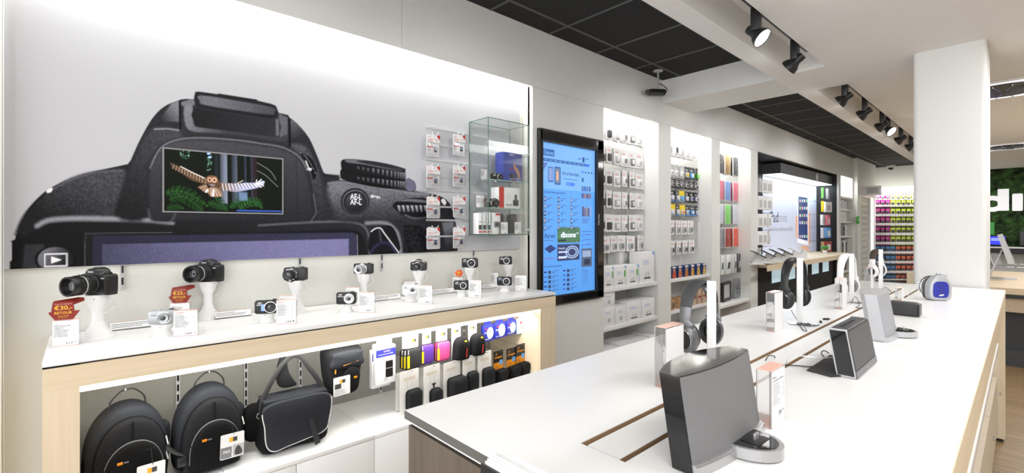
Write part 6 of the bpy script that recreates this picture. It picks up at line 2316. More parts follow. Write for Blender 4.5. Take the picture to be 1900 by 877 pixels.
# tablets on stands
for i, (px, py, kind) in enumerate(((1452, 482, 0), (1472, 480, 0), (1489, 477, 0), (1504, 474, 0), (1522, 476, 1), (1537, 474, 1))):
    c = at(px, 493 - i * 2.4, z=zt_)
    c = Vector((-2.36, c.y + .05, zt_ + .0005))
    o = thing('tablet_display', ['dark tablet tilted on a white wedge stand, ' + ['leftmost', 'second', 'third', 'rightmost'][min(i, 3)] + ' of the four', 'small white phone on a white wedge stand, ' + ['left', 'right'][i - 4 if i > 3 else 0] + ' one at the table end'][kind], 'tablet', c, PI / 2 + .5, 'devices on the bay table')
    b = MB()
    b.prism([(-.07, 0), (.05, 0), (.05, .02), (-.02, .13), (-.06, .13)], -.05, .05, acryl if False else whitep, 'yz')
    b.box(-.10, .10, -.09, .09, 0, .006, whitep)
    b.build('stand', o)
    b = MB()
    M = T(0, -.02, .125) @ RX(-math.radians(-28))
    w_ = .13 if kind == 0 else .05
    b.box(-w_, w_, -.09, .09, 0, .010, darkg if kind == 0 else whitep, .003, M=M)
    b.box(-w_ + .015, w_ - .015, -.08, .08, .010, .0115, black if kind == 0 else lightg, M=M)
    b.build('tablet', o)
o = thing('potted_plant', 'small green plant between the devices at the end of the bay table', 'plant', (-2.5, at(1530, x=-2.5).y, zt_), 0, None)
b = MB()
b.lathe([(.03, 0), (.04, .06), (.035, .06), (0, .055)], whitep, 20)
b.build('pot', o)
b = MB()
for k in range(16):
    a = k * 2.4
    b.ell((.04 * math.cos(a), .04 * math.sin(a), .09 + .02 * (k % 3)), (.028, .028, .012), green, 8)
b.build('leaves', o)
# hooks and packs at both sides of the bay
for side, (pxs, rows) in enumerate((((1409, 1417, 1426), (330, 362, 395, 427, 458, 495, 527)), ((1526, 1536, 1546), (350, 374, 398, 421, 446, 470)))):
    XB2 = XA + .002
    rows = rows[:-1] if side else rows
    for j, t_ in enumerate(rows):
        z = at(1412 if side == 0 else 1540, t_, x=-2.62).z
        low = side == 0 and j >= 5
        for i, px in enumerate(pxs):
            y = at(px, x=-2.62).y
            if y < by0 + .04: y = by0 + .06
            if y > by1 - .05: continue
            sd = ['left', 'right'][side]
            place = ORD[i] + ' from the left, ' + rn[j] + ' row, ' + sd + ' side of tablet bay'
            peg('black wavy peg, ' + place, y, z, XA + .001, -2.56, 'pegs in the tablet bay', black)
            if side == 1 and i == 2: continue
            if not (side == 0 and j == 4 and i != 0):
                m_ = paper
                nm = 'white'
                if low: m_, nm = [(pinkc, 'pink'), (bluec, 'blue'), (lav, 'lavender')][i] if j == 5 else [(green, 'green'), (paper, 'white'), (dredc, 'dark red')][i]
                if side == 1: m_, nm = [[(greenc, 'green'), (lightg, 'grey')], [(yellow, 'yellow'), (paper, 'white')], [(paper, 'white'), (pinkc, 'pink')], [(lav, 'lavender'), (bluel, 'blue')], [(tanc, 'tan'), (dredc, 'dark red')], [(greyc, 'grey'), (paper, 'white')]][j][i]
                w_, h_ = (.15, .20) if side == 0 else (.20, .20)
                o = thing('accessory_pack', nm + ' pack, ' + place, 'box', (-2.62, y, z - .012), PI / 2 + rg.uniform(-.3, .3), 'packs in the tablet bay')
                b = MB()
                b.box(-w_ / 2, w_ / 2, -.02, .02, -h_, 0, m_, .001)
                b.build('box', o)
                b = MB()
                b.box(-w_ * .28, w_ * .28, -.021, -.02, -h_ * .85, -h_ * .3, lightg if m_ is paper else paper)
                b.build('box_print', o)
# ================================================================ goods on the island table
grille = mat('speaker_grille', (0.19, 0.19, 0.195), 0.6, .1, bump=.8, scale=900)
alu = mat('brushed_aluminium', (.48, .48, .49), .3, .7)


def shear(k): 
    m = Matrix()
    m[1][2] = k
    return m


def lens_out(W, bulge, back, ends):
    n = 20
    f = [(-W + 2 * W * i / n, -ends - bulge * (1 - (2 * i / n - 1) ** 2)) for i in range(n + 1)]
    k = [(W - 2 * W * i / n, back * (1 - (2 * i / n - 1) ** 2)) for i in range(n + 1)]
    return f + k


def dockspeaker(lab, loc, rz, W, h_, body, gr, band, dockx, dock_w, dock_l, lean, name):
    o = thing('dock_speaker', lab, 'speaker', loc, rz, 'docking speakers on the island')
    b = MB()
    S_ = shear(lean)
    b.prism(lens_out(W, .014, .03, .036), .002, h_, body, 'xy', M=S_)
    b.build('cabinet', o)
    b = MB()
    n = 20
    fr = [(-W * .985 + 2 * W * .985 * i / n, -.0365 - .014 * (1 - (2 * i / n - 1) ** 2)) for i in range(n + 1)]
    ba = [(x, y + .006) for x, y in fr][::-1]
    b.prism([(x, y - .002) for x, y in fr] + ba, h_ * .115, h_ * .99, gr, 'xy', M=S_)
    b.build('grille', o)
    b = MB()
    b.prism([(x * 1.01, y - .008) for x, y in fr] + ba, 0, h_ * .105, band, 'xy')
    b.prism([(x * 1.005, y - .0035) for x, y in fr] + ba, h_ * .105, h_ * .115, alu, 'xy')
    b.build('base_band', o)
    b = MB()
    P = [(dockx + dock_w / 2 * math.cos(a), -.045 - dock_l * math.sin(a)) for a in np.linspace(0, PI, 21)]
    b.prism(P, .003, .022, band, 'xy')
    dk = b.build('dock_tray', o)
    b = MB()
    P2 = [(dockx + dock_w * .42 * math.cos(a), -.048 - dock_l * .84 * math.sin(a)) for a in np.linspace(0, PI, 21)]
    b.prism(P2, .022, .0232, blackg, 'xy')
    b.box(dockx - dock_w * .22, dockx + dock_w * .22, -.05 - dock_l * .5, -.052, .0232, .0245, black, .0005)
    b.build('dock_recess', dk)
    b = MB()
    b.box(dockx - .008, dockx + .008, -.058 - dock_l * .2, -.054 - dock_l * .2, .024, .036, alu, .0008)
    b.build('connector', dk)
    b = MB()
    b.text(name, dockx + dock_w * .30, dockx + dock_w * .30 + .014, .010, .014, 0, paper, M=T(0, -.030 - dock_l * .80, 0)) if False else b.text(name, W * .70, W * .70 + .018, .008, .012, -.0455 - .004, lightg)
    b.build('maker_lettering', o)
    return o


dockspeaker('large docking speaker with grey grille and gloss black side', (-.398, .872, ZT), PI / 2 - .02, .137, .157, blackg, grille, alu, .028, .105, .070, .16, 'BOSE')
dockspeaker('silver docking speaker with pale grille standing behind the black bar speaker', (-.372, 2.225, ZT), PI / 2 + .04, .125, .165, silverl, mat('pale_grille', '#a5a6ac', .55, bump=.6, scale=900), silverl, .05, .11, .065, .16, 'BOSE')


def acryblock(lab, px, py, w_=.09, h_=.153, d=.03, price='', rz=PI / 2):
    l = at(px, py, z=ZT)
    o = thing('price_holder', lab, 'price holder', l, rz, 'acrylic price holders on the island')
    b = MB()
    b.box(-w_ / 2, w_ / 2, -d / 2, d / 2, 0.001, h_, acryl)
    blk = b.build('acrylic_block', o)
    b = MB()
    b.box(-w_ / 2, w_ / 2, -d / 2, d / 2, h_, h_ + .001, pinkedge)
    b.box(-w_ / 2, w_ / 2, -d / 2, d / 2, 0, .001, pinkedge)
    e = .0008
    for sx_ in (-1, 1):
        for sy_ in (-1, 1): b.box(sx_ * w_ / 2 - e, sx_ * w_ / 2 + e, sy_ * d / 2 - e, sy_ * d / 2 + e, 0, h_, mat('acrylic_edge_grey', '#b9b9bb', .2))
    b.build('coloured_edge', blk, 'salmon pink block edges')
    b = MB()
    b.box(-w_ / 2 + .001, w_ / 2 - .001, -d / 2 - .0009, -d / 2 - .0001, .002, h_ - .002, paper)
    c_ = b.build('price_card', o)
    if price:
        b = MB()
        y = -d / 2 - .0013
        b.text('Bose', -w_ * .42, -w_ * .18, h_ * .86, h_ * .895, y, ink)
        b.text('SoundDock Portable', -w_ * .42, w_ * .36, h_ * .80, h_ * .835, y, ink)
        b.lines(-w_ * .42, w_ * .15, h_ * .38, h_ * .77, 10, y, inkl, .35, 5)
        b.lines(w_ * .3, w_ * .42, h_ * .45, h_ * .75, 8, y, inkl, .35, 8)
        b.text(price, w_ * .0, w_ * .26, h_ * .16, h_ * .24, y, ink)
        b.text('95', w_ * .30, w_ * .40, h_ * .20, h_ * .24, y, ink)
        b.build('card_print', c_)
    return o


acryblock('tall clear price block with salmon top beside the grey headphones', 1242, 712)
acryblock('tall clear price block with salmon top beside the black headphones', 1437, 612)
acryblock('tall clear price block with salmon top beside the white headphones', 1560, 572)
acryblock('tall clear price block with salmon top beside the brown banded headphones', 1613, 541)
acryblock('short salmon topped price block reading 399.95 right of the large docking speaker', 1430, 783, .075, .116, .028, '399.')
acryblock('short price block with salmon foot behind the silver docking speaker', 1621, 606, .07, .10, .028)
acryblock('short price block with salmon foot between silver speaker and blue speaker', 1669, 556, .07, .07, .028)


def headphones(lab, px, py, off, band_m, pad_m, cup_m, size=1.0, plab='', wide=1.0, standh=.268, dx_=.02):
    l = at(px, py, z=ZT)
    g = 'headphones on white upright stands'
    s_ = thing('headphone_stand', plab, 'stand', l, face(px, 8), 'white upright headphone stands')
    b = MB()
    b.box(-.0115, .0115, -.0035, .0035, .004, standh, whitep, .0008)
    b.build('upright', s_)
    b = MB()
    b.box(-.04, .04, -.02, .05, 0, .004, acryl)
    b.build('foot', s_)
    b = MB()
    b.box(-.0115, .0115, .0035, .042, standh - .03, standh - .023, whitep)
    b.build('rest_arm', s_)
    vd = Vector((l.x, l.y, 0)).normalized()
    top = l + vd * .026 + Vector((vd.y, -vd.x, 0)) * (-dx_)
    o = thing('headphones', lab, 'headphones', (top.x, top.y, ZT + standh - .010), face(px, off), g)
    R_ = .072 * size
    zc_ = -R_ - .004
    b = MB()
    pts = [(R_ * math.cos(a) * .94 * wide, 0, R_ * 1.05 * math.sin(a) + zc_ + .004) for a in np.linspace(.25, PI - .25, 25)]
    b.tube(pts, [.0042 + .0015 * math.sin(PI * i / 24) for i in range(25)], band_m, 14, flat=4.0, up=(0, 1, 0))
    b.build('headband', o)
    b = MB()
    pts = [(R_ * math.cos(a) * .86 * wide, 0, R_ * .96 * math.sin(a) + zc_ + .004) for a in np.linspace(.7, PI - .7, 17)]
    b.tube(pts, .005, pad_m, 12, flat=3.2, up=(0, 1, 0))
    b.build('band_padding', o)
    for sx_ in (-1, 1):
        b = MB()
        xa = R_ * .93 * wide
        b.tube(spline([(sx_ * xa * .98, 0, zc_ + R_ * .32), (sx_ * xa * 1.03, 0, zc_), (sx_ * xa * 1.02, 0, zc_ - R_ * .35), (sx_ * xa * .96, 0, zc_ - R_ * .72)], 5, False), [.0042] * 8 + [.0062] * 8, cup_m, 12, flat=3.9, up=(0, 1, 0))
        b.build('arm', o)
        M = T(sx_ * xa * .90, 0, zc_ - R_ * .72) @ RY(sx_ * (PI / 2 + .12))
        b = MB(M)
        b.lathe([(0, .017), (.023, .0165), (.033, .013), (.038, .006), (.039, -.002), (.037, -.006)], cup_m, 32, sy=.86, sx=1.08)
        cup = b.build('ear_cup', o)
        b = MB(M)
        b.lathe([(.022, .0165), (.0215, .0185), (0, .019)], black, 28, sy=.86, sx=1.08)
        b.lathe([(.024, .0158), (.0232, .0175), (.0222, .0165)], chrome, 28, sy=.86, sx=1.08)
        b.build('cup_badge', cup)
        b = MB(M)
        b.lathe([(.033, -.006), (.0345, -.012), (.033, -.020), (.026, -.0235), (.017, -.020), (.015, -.012), (0, -.010)], pad_m, 28, sy=.86, sx=1.08)
        b.build('ear_cushion', o)
    return o


hpg = mat('headphone_grey', (.17, .17, .18), .3, .6)
headphones('grey metallic headphones with matte band hanging nearest the camera', 1320, 700, 63, mat('band_slate', (.045, .047, .05), .55), black, hpg, 1.12, 'white upright stand of the grey headphones', standh=.262, dx_=.03)
headphones('all black headphones with broad leather band on the second stand', 1484, 602, 64, black, black, mat('headphone_black', (.02, .02, .021), .35), 1.28, 'white upright stand of the black headphones', .9, .28)
headphones('white headphones with grey inner padding on the third stand', 1580, 561, 68, whitep, midg, whitep, 1.38, 'white upright stand of the white headphones', .85, .266)
headphones('headphones with brown leather band and white cups on the far stand', 1634, 541, 66, mat('leather_brown', (.07, .045, .035), .6), darkg, whitep, 1.0, 'white upright stand of the brown banded headphones', .8, .27)

# bar speaker leaning on its cover
o = thing('bar_speaker', 'dark tablet shaped speaker with silver rim leaning on its fold-out cover', 'speaker', (-.300, 1.652, ZT), PI / 2)
L = .1225
S_ = shear(.17)
b = MB()
b.box(-L, L, .004, .045, .002, .128, darkg, .003, M=S_)
b.build('cabinet', o)
b = MB()
b.box(-L + .003, L - .003, .0, .004, .022, .122, mat('grille_dark', (.11, .11, .112), .55, .2, bump=.7, scale=900), M=S_)
b.build('grille', o)
b = MB()
b.box(-L + .002, L - .002, -.001, .0045, .003, .020, mat('grey_band', (.20, .20, .21), .4, .5), M=S_)
b.text('BOSE', -.012, .012, .009, .014, -.0016, lightg, M=S_)
b.build('front_band', o)
b = MB()
P = rrect(.002, .047, .001, .130, .004, 3)
P2 = rrect(.0055, .0435, .006, .125, .002, 3)
for sx_ in (-1, 1):
    n = len(P)
    x0, x1 = sx_ * L, sx_ * (L + .003)
    vs = [(x0, a, c) for a, c in P] + [(x1, a, c) for a, c in P] + [(x1, a, c) for a, c in P2] + [(x0, a, c) for a, c in P2]
    fs = []
    for i in range(n):
        j = (i + 1) % n
        fs += [(i, j, n + j, n + i), (n + i, n + j, 2 * n + j, 2 * n + i), (2 * n + i, 2 * n + j, 3 * n + j, 3 * n + i)]
    b.add(vs, fs, alu, M=S_)
b.build('silver_rim', o)
for sx_ in (-1, 1):
    b = MB()
    b.box(min(sx_ * L, sx_ * (L + .0015)), max(sx_ * L, sx_ * (L + .0015)), .0056, .0434, .0062, .1248, blackg, M=S_)
    b.build('side_panel', o)
b = MB()
for k in range(5): b.box(-.07 + k * .03, -.06 + k * .03, .02, .03, .1285, .1295, black, M=S_)
b.build('buttons', o)
cvp = [at(1497, 688, z=ZT), at(1540, 660, z=ZT)]
b = MB()
a1, a2 = cvp
b.prism([(a1.x, a1.y), (a2.x, a2.y), (-.355, 1.76), (-.335, 1.76), (-.335, 1.53), (-.355, 1.50)], ZT + .0004, ZT + .004, mat('cover_cloth', (.03, .03, .032), .7, bump=.3, scale=400), 'xy')
cvo = b.build('fold_out_cover')
tag(cvo, 'flat charcoal cover lying on the table behind the bar speaker', 'cover')

# small black speaker
o = thing('portable_speaker', 'small black rounded box speaker right of the silver docking speaker', 'speaker', (-.375, 2.83, ZT), 0)
b = MB()
b.box(-.06, .052, -.038, .038, .0, .062, mat('speaker_charcoal', (.03, .03, .032), .5, bump=.6, scale=700), .012, 3)
b.build('speaker_body', o)
b = MB()
b.box(.051, .056, -.034, .034, .004, .058, mat('end_cap_grey', (.07, .07, .075), .4), .008, 3, M=T(0, 0, 0))
b.build('end_cap', o)

# blue and silver speaker
l = at(1738, 556, z=ZT)
o = thing('cone_speaker', 'silver speaker with blue rear panel and chrome ring by the column', 'speaker', l, face(1740, 28))
out = spline([(-.040, .004), (-.052, .020), (-.054, .06), (-.050, .095), (-.030, .128), (-.012, .140), (.014, .140), (.030, .128), (.048, .095), (.052, .06), (.050, .020), (.038, .004), (0, .0)], 5)
b = MB()
b.pillow(out, .05, silverl, dome=.0, M=T(0, .01, 0), prof=[(.96, 0), (1, .1), (1, .75), (.96, .95), (.90, 1.0)])
b.build('rear_shell', o)
b = MB()
b.pillow(spline([(-.030, .02), (-.038, .035), (-.039, .06), (-.036, .09), (-.024, .105), (0, .108), (.022, .105), (.033, .09), (.036, .06), (.034, .035), (.026, .02), (0, .017)], 5), .003, mat('panel_blue', '#3238a0', .35), dome=.0, M=T(0, -.0395, 0))
pnl = b.build('blue_panel', o)
b = MB()
for z in (.085, .065, .048): b.lathe([(.004, 0), (.004, .001), (0, .001)], darkg, 14, T(0, -.0425, z) @ FRONT)
b.tube([(-.012, -.045, .030), (.004, -.055, .036)], .004, whitep, 10)
b.build('sockets', pnl)
b = MB()
b.pillow(out, .035, darkg, dome=0, M=T(0, .045, 0) @ S(.9, 1, .95))
b.build('black_core', o)
b = MB(T(0, .047, .072) @ FRONT)
for k in range(28):
    a = 2 * PI * k / 28
    b.box(.056, .060, -.004, .004, -.008, .004, darkg, M=RZ(a))
b.lathe([(.052, -.016), (.060, -.014), (.061, -.008), (.056, -.006), (.056, .003), (.060, .006), (.060, .012), (.052, .014)], chrome, 40)
b.build('chrome_ring', o)
b = MB()
b.box(-.012, .02, -.012, .045, .138, .148, silverl, .004, M=RY(.2))
b.lathe([(.006, 0), (.006, .006), (0, .007)], chrome, 14, T(.005, 0, .146))
b.build('top_handle', o)


def cable(lab, pts, r_, m, grp=None):
    P = [Vector(at(p[0], p[1], z=ZT + (p[2] if len(p) > 2 else .003))) for p in pts]
    b = MB()
    b.tube(spline([tuple(q) for q in P], 6, False), r_, m, 7)
    o = b.build('cable')
    tag(o, lab, 'cable', grp)
    return o


cable('thin white cable arching from the channel to the bar speaker', [(1457, 676, .002), (1462, 668, .03), (1480, 660, .05), (1506, 662, .055), (1530, 664, .035), (1548, 662, .03)], .0018, whitep)
cable('black cable running from the channel across the table to the cover', [(1450, 677), (1480, 678), (1505, 680), (1527, 673), (1530, 664), (1524, 655, .01), (1529, 650, .015), (1538, 655, .01)], .0016, black)
cable('short black cable loop at the channel beside the large docking speaker', [(1421, 668), (1426, 660, .01), (1436, 660, .008), (1437, 664, 0.0), (1430, 664, -.01)], .0014, black)
cable('black cable under the black headphones', [(1468, 575, .05), (1478, 592, .02), (1490, 602), (1500, 605), (1512, 604), (1521, 602)], .0013, black)
cable('tangled black cable at the foot of the black headphone stand', [(1475, 597, .004), (1484, 603), (1491, 612), (1497, 613), (1490, 604, .01), (1480, 600, .01), (1487, 599, .01), (1505, 602), (1518, 604)], .0015, black)
cable('black cable loop below the white headphones', [(1580, 562, .01), (1586, 550, .03), (1592, 557, .02), (1594, 566), (1588, 570), (1600, 571), (1611, 566), (1606, 562), (1588, 562)], .0016, black)
cable('white cable curling from the blue speaker back to the channel', [(1729, 512, .09), (1712, 517, .06), (1700, 527, .03), (1690, 540, .005), (1684, 548)], .002, whitep)
cable('thin black cable from the brown banded headphones to the channel', [(1636, 536, .03), (1643, 533, .01), (1650, 537), (1654, 541)], .0015, black)
cable('white cable lying behind the silver docking speaker', [(1583, 596, .003), (1592, 586), (1606, 577), (1620, 573)], .0014, whitep)
for i, (px, py) in enumerate(((1527, 591), (1523.5, 597))):
    l = at(px, py, z=ZT + .006)
    o = thing('audio_plug', ['loose black cable plug lying beside the channel', 'black upright plug at the channel edge'][i], 'plug', (l.x, l.y, ZT + .005), .9 + i, None)
    b = MB()
    b.lathe([(.002, 0), (.0045, .002), (.0045, .026), (.003, .03)], black, 12, RY(PI / 2))
    b.build('plug_body', o)
    b = MB()
    b.lathe([(.0018, .03), (.0018, .042), (.001, .044)], chrome, 10, RY(PI / 2))
    b.build('plug_tip', o)

# ---- leaflet holder at the near end of the island
l = at(915, 848, z=ZT)
hx0 = -.594
hy1 = IY0 - .004
o = thing('leaflet_holder', 'black holder with a thick stack of leaflets fixed to the near end of the island', 'leaflet holder', (hx0 + .11, hy1 - .026, ZT - .172), 0)
b = MB()
b.box(-.11, .11, -.026, -.022, 0, .197, black)
b.box(-.11, .11, .020, .024, 0, .16, black)
b.box(-.11, -.1075, -.022, .020, 0, .18, black)
b.box(.1075, .11, -.022, .020, 0, .18, black)
b.box(-.11, .11, -.022, .020, 0, .004, black)
b.build('pocket', o)
b = MB()
b.text('dixons', -.078, .09, .125, .178, -.0266, midg, .03)
b.build('pocket_lettering', o)
for k in range(9):
    p_ = thing('leaflet', 'white leaflet in the black holder, ' + ORD[k] + ' from the front', 'leaflet', (hx0 + .11, hy1 - .0455 + k * .0045, ZT - .167), 0, 'leaflets in the black holder')
    b = MB()
    b.box(-.105, .105, -.0018, .0018, 0, .196 + .0022 * (k % 4) + .0006 * k, paper, .0006)
    b.build('sheets', p_)
    b = MB()
    b.box(-.105, .105, -.00185, -.0018, .01, .19, lav)
    b.build('cover_page', p_)

# ================================================================ ceiling fittings
XT_ = XR - .035
b = MB()
for y0, y1, nm in ((S0 + .02, at(1500, 97, x=XT_).y, 'near'), (S2 + .02, 13.5, 'far')):
    b = MB()
    b.box(XT_ - .017, XT_ + .017, y0, y1, ZS + .03, ZS + .21, black) if False else b.box(XT_ - .017, XT_ + .017, y0, y1, ZS + .045, ZS + .075, black)
    tr = b.build('lighting_track')
    tag(tr, 'black lighting track in the ' + nm + ' ceiling slot', 'lighting track', 'lighting tracks')
    for k in range(int((y1 - y0) / 1.0) + 1):
        pass
spots = [(1403, (.62, -.05, -.62)), (1475, (-.9, .1, -.6)), (1568, (-.9, 0, -.55)), (1605, (-.9, .1, -.5)), (1637, (-.9, .1, -.5)), (1648, (.7, -.35, -.6)), (1672, (-.9, .1, -.5)), (1690, (-.9, 0, -.5)), (-.7, (-.85, .1, -.6)), (.5, (-.85, .1, -.6)), (1.7, (-.85, .1, -.6))]  # last three: unseen spots added to wash the left wall and counter
slab = ['shining toward the counter, with its bright face in view', 'second in the near slot, seen from the side', 'first in the far slot', 'second in the far slot', 'third in the far slot, in front of a crossing one', 'fourth in the far slot, its bright face in view', 'fifth in the far slot', 'beside the column edge', 'added out of view near the start of the near slot', 'added out of view above the messenger bag', 'added out of view above the memory card packs']
aims = [None, None]
for i, (px, aim) in enumerate(spots):
    y = at(px, x=XT_).y if px > 5 else px
    o = thing('track_spotlight', 'black track spotlight ' + slab[i], 'spotlight', (XT_, y, ZS + .046), 0, 'black track spotlights')
    b = MB()
    b.box(-.022, .022, -.032, .032, -.135, 0, black, .003)
    b.build('driver_box', o)
    M = T(0, 0, -.152) @ Vector(aim).to_track_quat('Z', 'Y').to_matrix().to_4x4()
    b = MB(M)
    b.lathe([(.026, -.062), (.028, -.056), (.028, -.012), (.034, .0), (.050, .022), (.057, .042), (.058, .054), (.054, .054), (.050, .044)], black, 32)
    b.build('lamp_head', o)
    b = MB(M)
    b.lathe([(.0525, .047), (.02, .045), (0, .0445)], lamp_m, 28)
    b.build('lamp_face', o)
    b = MB()
    b.tube([(0, -.02, -.12), (0, .02, -.12)], .012, black, 10)
    b.build('swivel', o)
    sl = bpy.data.lights.new('spot_beam', 'SPOT')
    sl.energy = 15 if px > 5 else 8
    sl.spot_size = math.radians(95)
    sl.spot_blend = .6
    sl.shadow_soft_size = .04
    so = bpy.data.objects.new('spot_beam', sl)
    C.objects.link(so)
    av = Vector(aim).normalized()
    so.location = Vector((XT_, y, ZS - .094)) + av * .075
    so.rotation_euler = av.to_track_quat('-Z', 'Y').to_euler()
# camera on a pole
l = at(1221, 131, z=ZD)
o = thing('ceiling_camera', 'black camera device hanging on a silver pole from the black ceiling', 'security camera', l, 0)
b = MB()
zl = at(1222, 172, x=l.x).z - ZD
b.lathe([(.045, 0), (.045, -.006), (.02, -.012)], silverl, 28)
b.lathe([(.009, -.01), (.009, zl + .035)], silverl, 14)
b.build('ceiling_pole', o)
b = MB(T(0, 0, zl) @ RZ(-.6))
b.pillow(spline([(-.035, -.028), (-.042, 0), (-.03, .026), (.03, .026), (.042, 0), (.035, -.028)], 4), .15, black, dome=.1, M=T(0, .06, 0))
b.lathe([(.022, 0), (.022, .02), (.018, .022), (.01, .018), (0, .018)], darkg, 20, T(0, -.1, 0) @ FRONT)
b.build('housing', o)
b = MB()
b.tube(spline([(0, .005, zl + .09), (.03, .03, zl + .07), (.06, .06, zl + .03), (.045, .05, zl - .01)], 6, False), .005, black)
b.build('cable', o)
# ceiling air outlets
for i, (px, py, ln) in enumerate(((1862, 165, 2.2), (1870, 271, 2.4))):
    l = at(px, py, z=ZS)
    o = thing('air_outlet', ['nearer', 'farther'][i] + ' bright recessed ceiling strip with a dark oval louvre', 'ceiling outlet', (l.x, l.y, ZS), 0, 'recessed ceiling strips')
    b = MB()
    b.box(-.32, ln, -.36, .36, -.012, -.001, mat('strip_white', (.8, .8, .84), .2, 0, emit=.75))
    b.box(-.32, ln, -.37, -.36, -.016, 0, whitep)
    b.box(-.32, ln, .36, .37, -.016, 0, whitep)
    b.build('strip_tray', o)
    b = MB()
    b.lathe([(.06, -.03), (.26, -.022), (.28, -.012)], darkg, 32)
    for k in range(14): b.box(.07, .27, -.004, .004, -.034, -.026, chrome, M=RZ(2 * PI * k / 14))
    b.build('louvre', o)
    area('outlet_glow', (l.x + .7, l.y, ZS - .03), .8, .15, 8)
# dome camera and exit light box at the far end
l = at(1671, 315, z=ZD)
o = thing('dome_camera', 'small white dome camera on the black ceiling at the far wall', 'security camera', (l.x, min(l.y, YF - .3), ZD), 0)
b = MB()
b.lathe([(.09, 0), (.095, -.03), (.08, -.06)], whitep, 28)
b.build('housing', o)
b = MB()
b.lathe([(.06, -.06), (.05, -.09), (.025, -.11), (0, -.115)], blackg, 24)
b.build('dome', o)
yb = Y(1604, XW + .08)
zb = at(1606, 351, x=XW + .2).z
o = thing('sign_box', 'small white box lamp projecting from the wall above the stockroom door', 'lamp', (XW + .08, yb, zb), 0)
b = MB()
b.box(0, .30, -.03, .03, -.10, .10, whitep, .004)
b.build('lamp_box', o)
b = MB()
b.box(.05, .25, -.0315, -.03, -.06, .06, lightg)
b.build('lamp_front', o)
l = at(1590, 408, x=XW + .09)
o = thing('door_release', 'small green door release box on the pillar beside the stockroom door', 'switch', (XW + .081, l.y + .03, l.z), PI / 2)
b = MB()
b.box(-.05, .05, -.04, 0, -.08, .08, green, .004)
b.build('release_box', o)
b = MB()
b.box(-.02, .02, -.045, -.04, -.02, .03, whitep)
b.build('release_plate', o)

# ================================================================ far wall of phone packs
FY = YF - .30
fx0, fx1 = XW + .02, at(1700, y=FY).x + .5
b = MB()
b.box(XW, fx1, FY + .02, YF - .001, .1, at(1650, 358, y=FY).z, mat('pack_wall_dark', (.05, .05, .05), .7))
bw = b.build('pack_wall')
tag(bw, 'dark backing wall of the colourful phone case display at the far end', 'display wall')
b = MB()
b.box(XW + .01, fx1, FY - .02, FY + .02, at(1650, 355, y=FY).z, at(1650, 347, y=FY).z, led_m)
lw = b.build('display_light')
tag(lw, 'bright light strip above the colourful phone case display', 'light')
area('display_glow', ((XW + fx1) / 2, FY - .1, at(1650, 357, y=FY).z), fx1 - XW, .05, 12, (0, .6, -1))
colsx = [1629, 1638, 1647, 1657, 1667, 1676.5, 1686, 1696]
rowsy = [(363, 371), (371.5, 384), (387, 402), (404, 419), (422, 437), (439, 454), (457, 471), (475, 489), (493, 507), (511, 520)]
pk = mat('pack_pink', '#c8408c', .4)
lm = mat('pack_lime', '#c4d248', .4)
bl_ = mat('pack_blue', '#4f86bc', .4)
og = mat('pack_orange', '#dc6a48', .4)
for j, (t0, t1) in enumerate(rowsy):
    for i, px in enumerate(colsx):
        m_, nm = ((pk, 'pink') if i < 3 else (lm, 'lime')) if j < 6 else ((bl_, 'blue') if i < 4 else (og, 'orange'))
        a = at(px, t1, y=FY)
        h_ = at(px, t0, y=FY).z - a.z
        o = thing('phone_case_pack', nm + ' phone case pack, ' + ORD[i] + ' from the left, ' + ORD[j] + ' row of the far display', 'blister pack', (a.x, FY + .0, a.z + h_), 0, 'phone case packs on the far display')
        w_ = .114
        b = MB()
        b.prism(rrect(-w_ / 2, w_ / 2, -h_, 0, .01, 3), -.004, .004, m_, 'xz')
        b.build('card', o)
        b = MB()
        b.box(-w_ * .42, w_ * .42, -.008, -.004, -h_ * .92, -h_ * .62, paper)
        b.build('label_strip', o)
        b = MB()
        b.pillow(rrect(-w_ * .24, w_ * .24, -h_ * .62, -h_ * .26, .014, 3), .03, darkg if i != 7 or j else greyc, dome=.1, M=T(0, -.004, 0))
        b.build('case', o)
for i, px in enumerate(colsx):
    pass
# timber post below the far display beside the column
l = at(1688, 505, y=FY - .1)
b = MB()
b.box(l.x - .05, l.x + .25, FY - .15, FY - .05, 0.0, l.z, maple)
tag(b.build('display_plinth'), 'light wooden block low beside the column at the far display', 'plinth')

# ================================================================ green wall and far tables on the right
gx0 = at(1760, y=YF).x
moss = bpy.data.materials.new('moss')
moss.use_nodes = True
nt = moss.node_tree
bs = nt.nodes['Principled BSDF']
bs.inputs['Roughness'].default_value = .9
n1_ = nt.nodes.new('ShaderNodeTexNoise')
n1_.inputs['Scale'].default_value = 9
n1_.inputs['Detail'].default_value = 8
tc = nt.nodes.new('ShaderNodeTexCoord')
nt.links.new(tc.outputs['Object'], n1_.inputs['Vector'])
cr = nt.nodes.new('ShaderNodeValToRGB')
cr.color_ramp.elements[0].position = .35
cr.color_ramp.elements[1].position = .65
cr.color_ramp.elements[0].color = hx('#131f10') + (1,)
cr.color_ramp.elements[1].color = hx('#466a36') + (1,)
nt.links.new(n1_.outputs['Fac'], cr.inputs[0])
nt.links.new(cr.outputs[0], bs.inputs['Base Color'])
gz0, gz1 = at(1860, 462, y=YF).z, at(1822, 312, y=YF).z
nx, nz = 150, 90
W_ = 5.2
vs, fs = [], []
for j in range(nz + 1):
    for i in range(nx + 1):
        x, z = gx0 + W_ * i / nx, gz0 + (gz1 - gz0) * j / nz
        p_ = abs(math.sin(x * 23.1 + math.sin(z * 17) * 2)) * .5 + random.random() * .5
        vs.append((x, YF - .06 - .06 * p_, z))
for j in range(nz):
    for i in range(nx):
        a = j * (nx + 1) + i
        fs.append((a, a + 1, a + nx + 2, a + nx + 1))
b = MB()
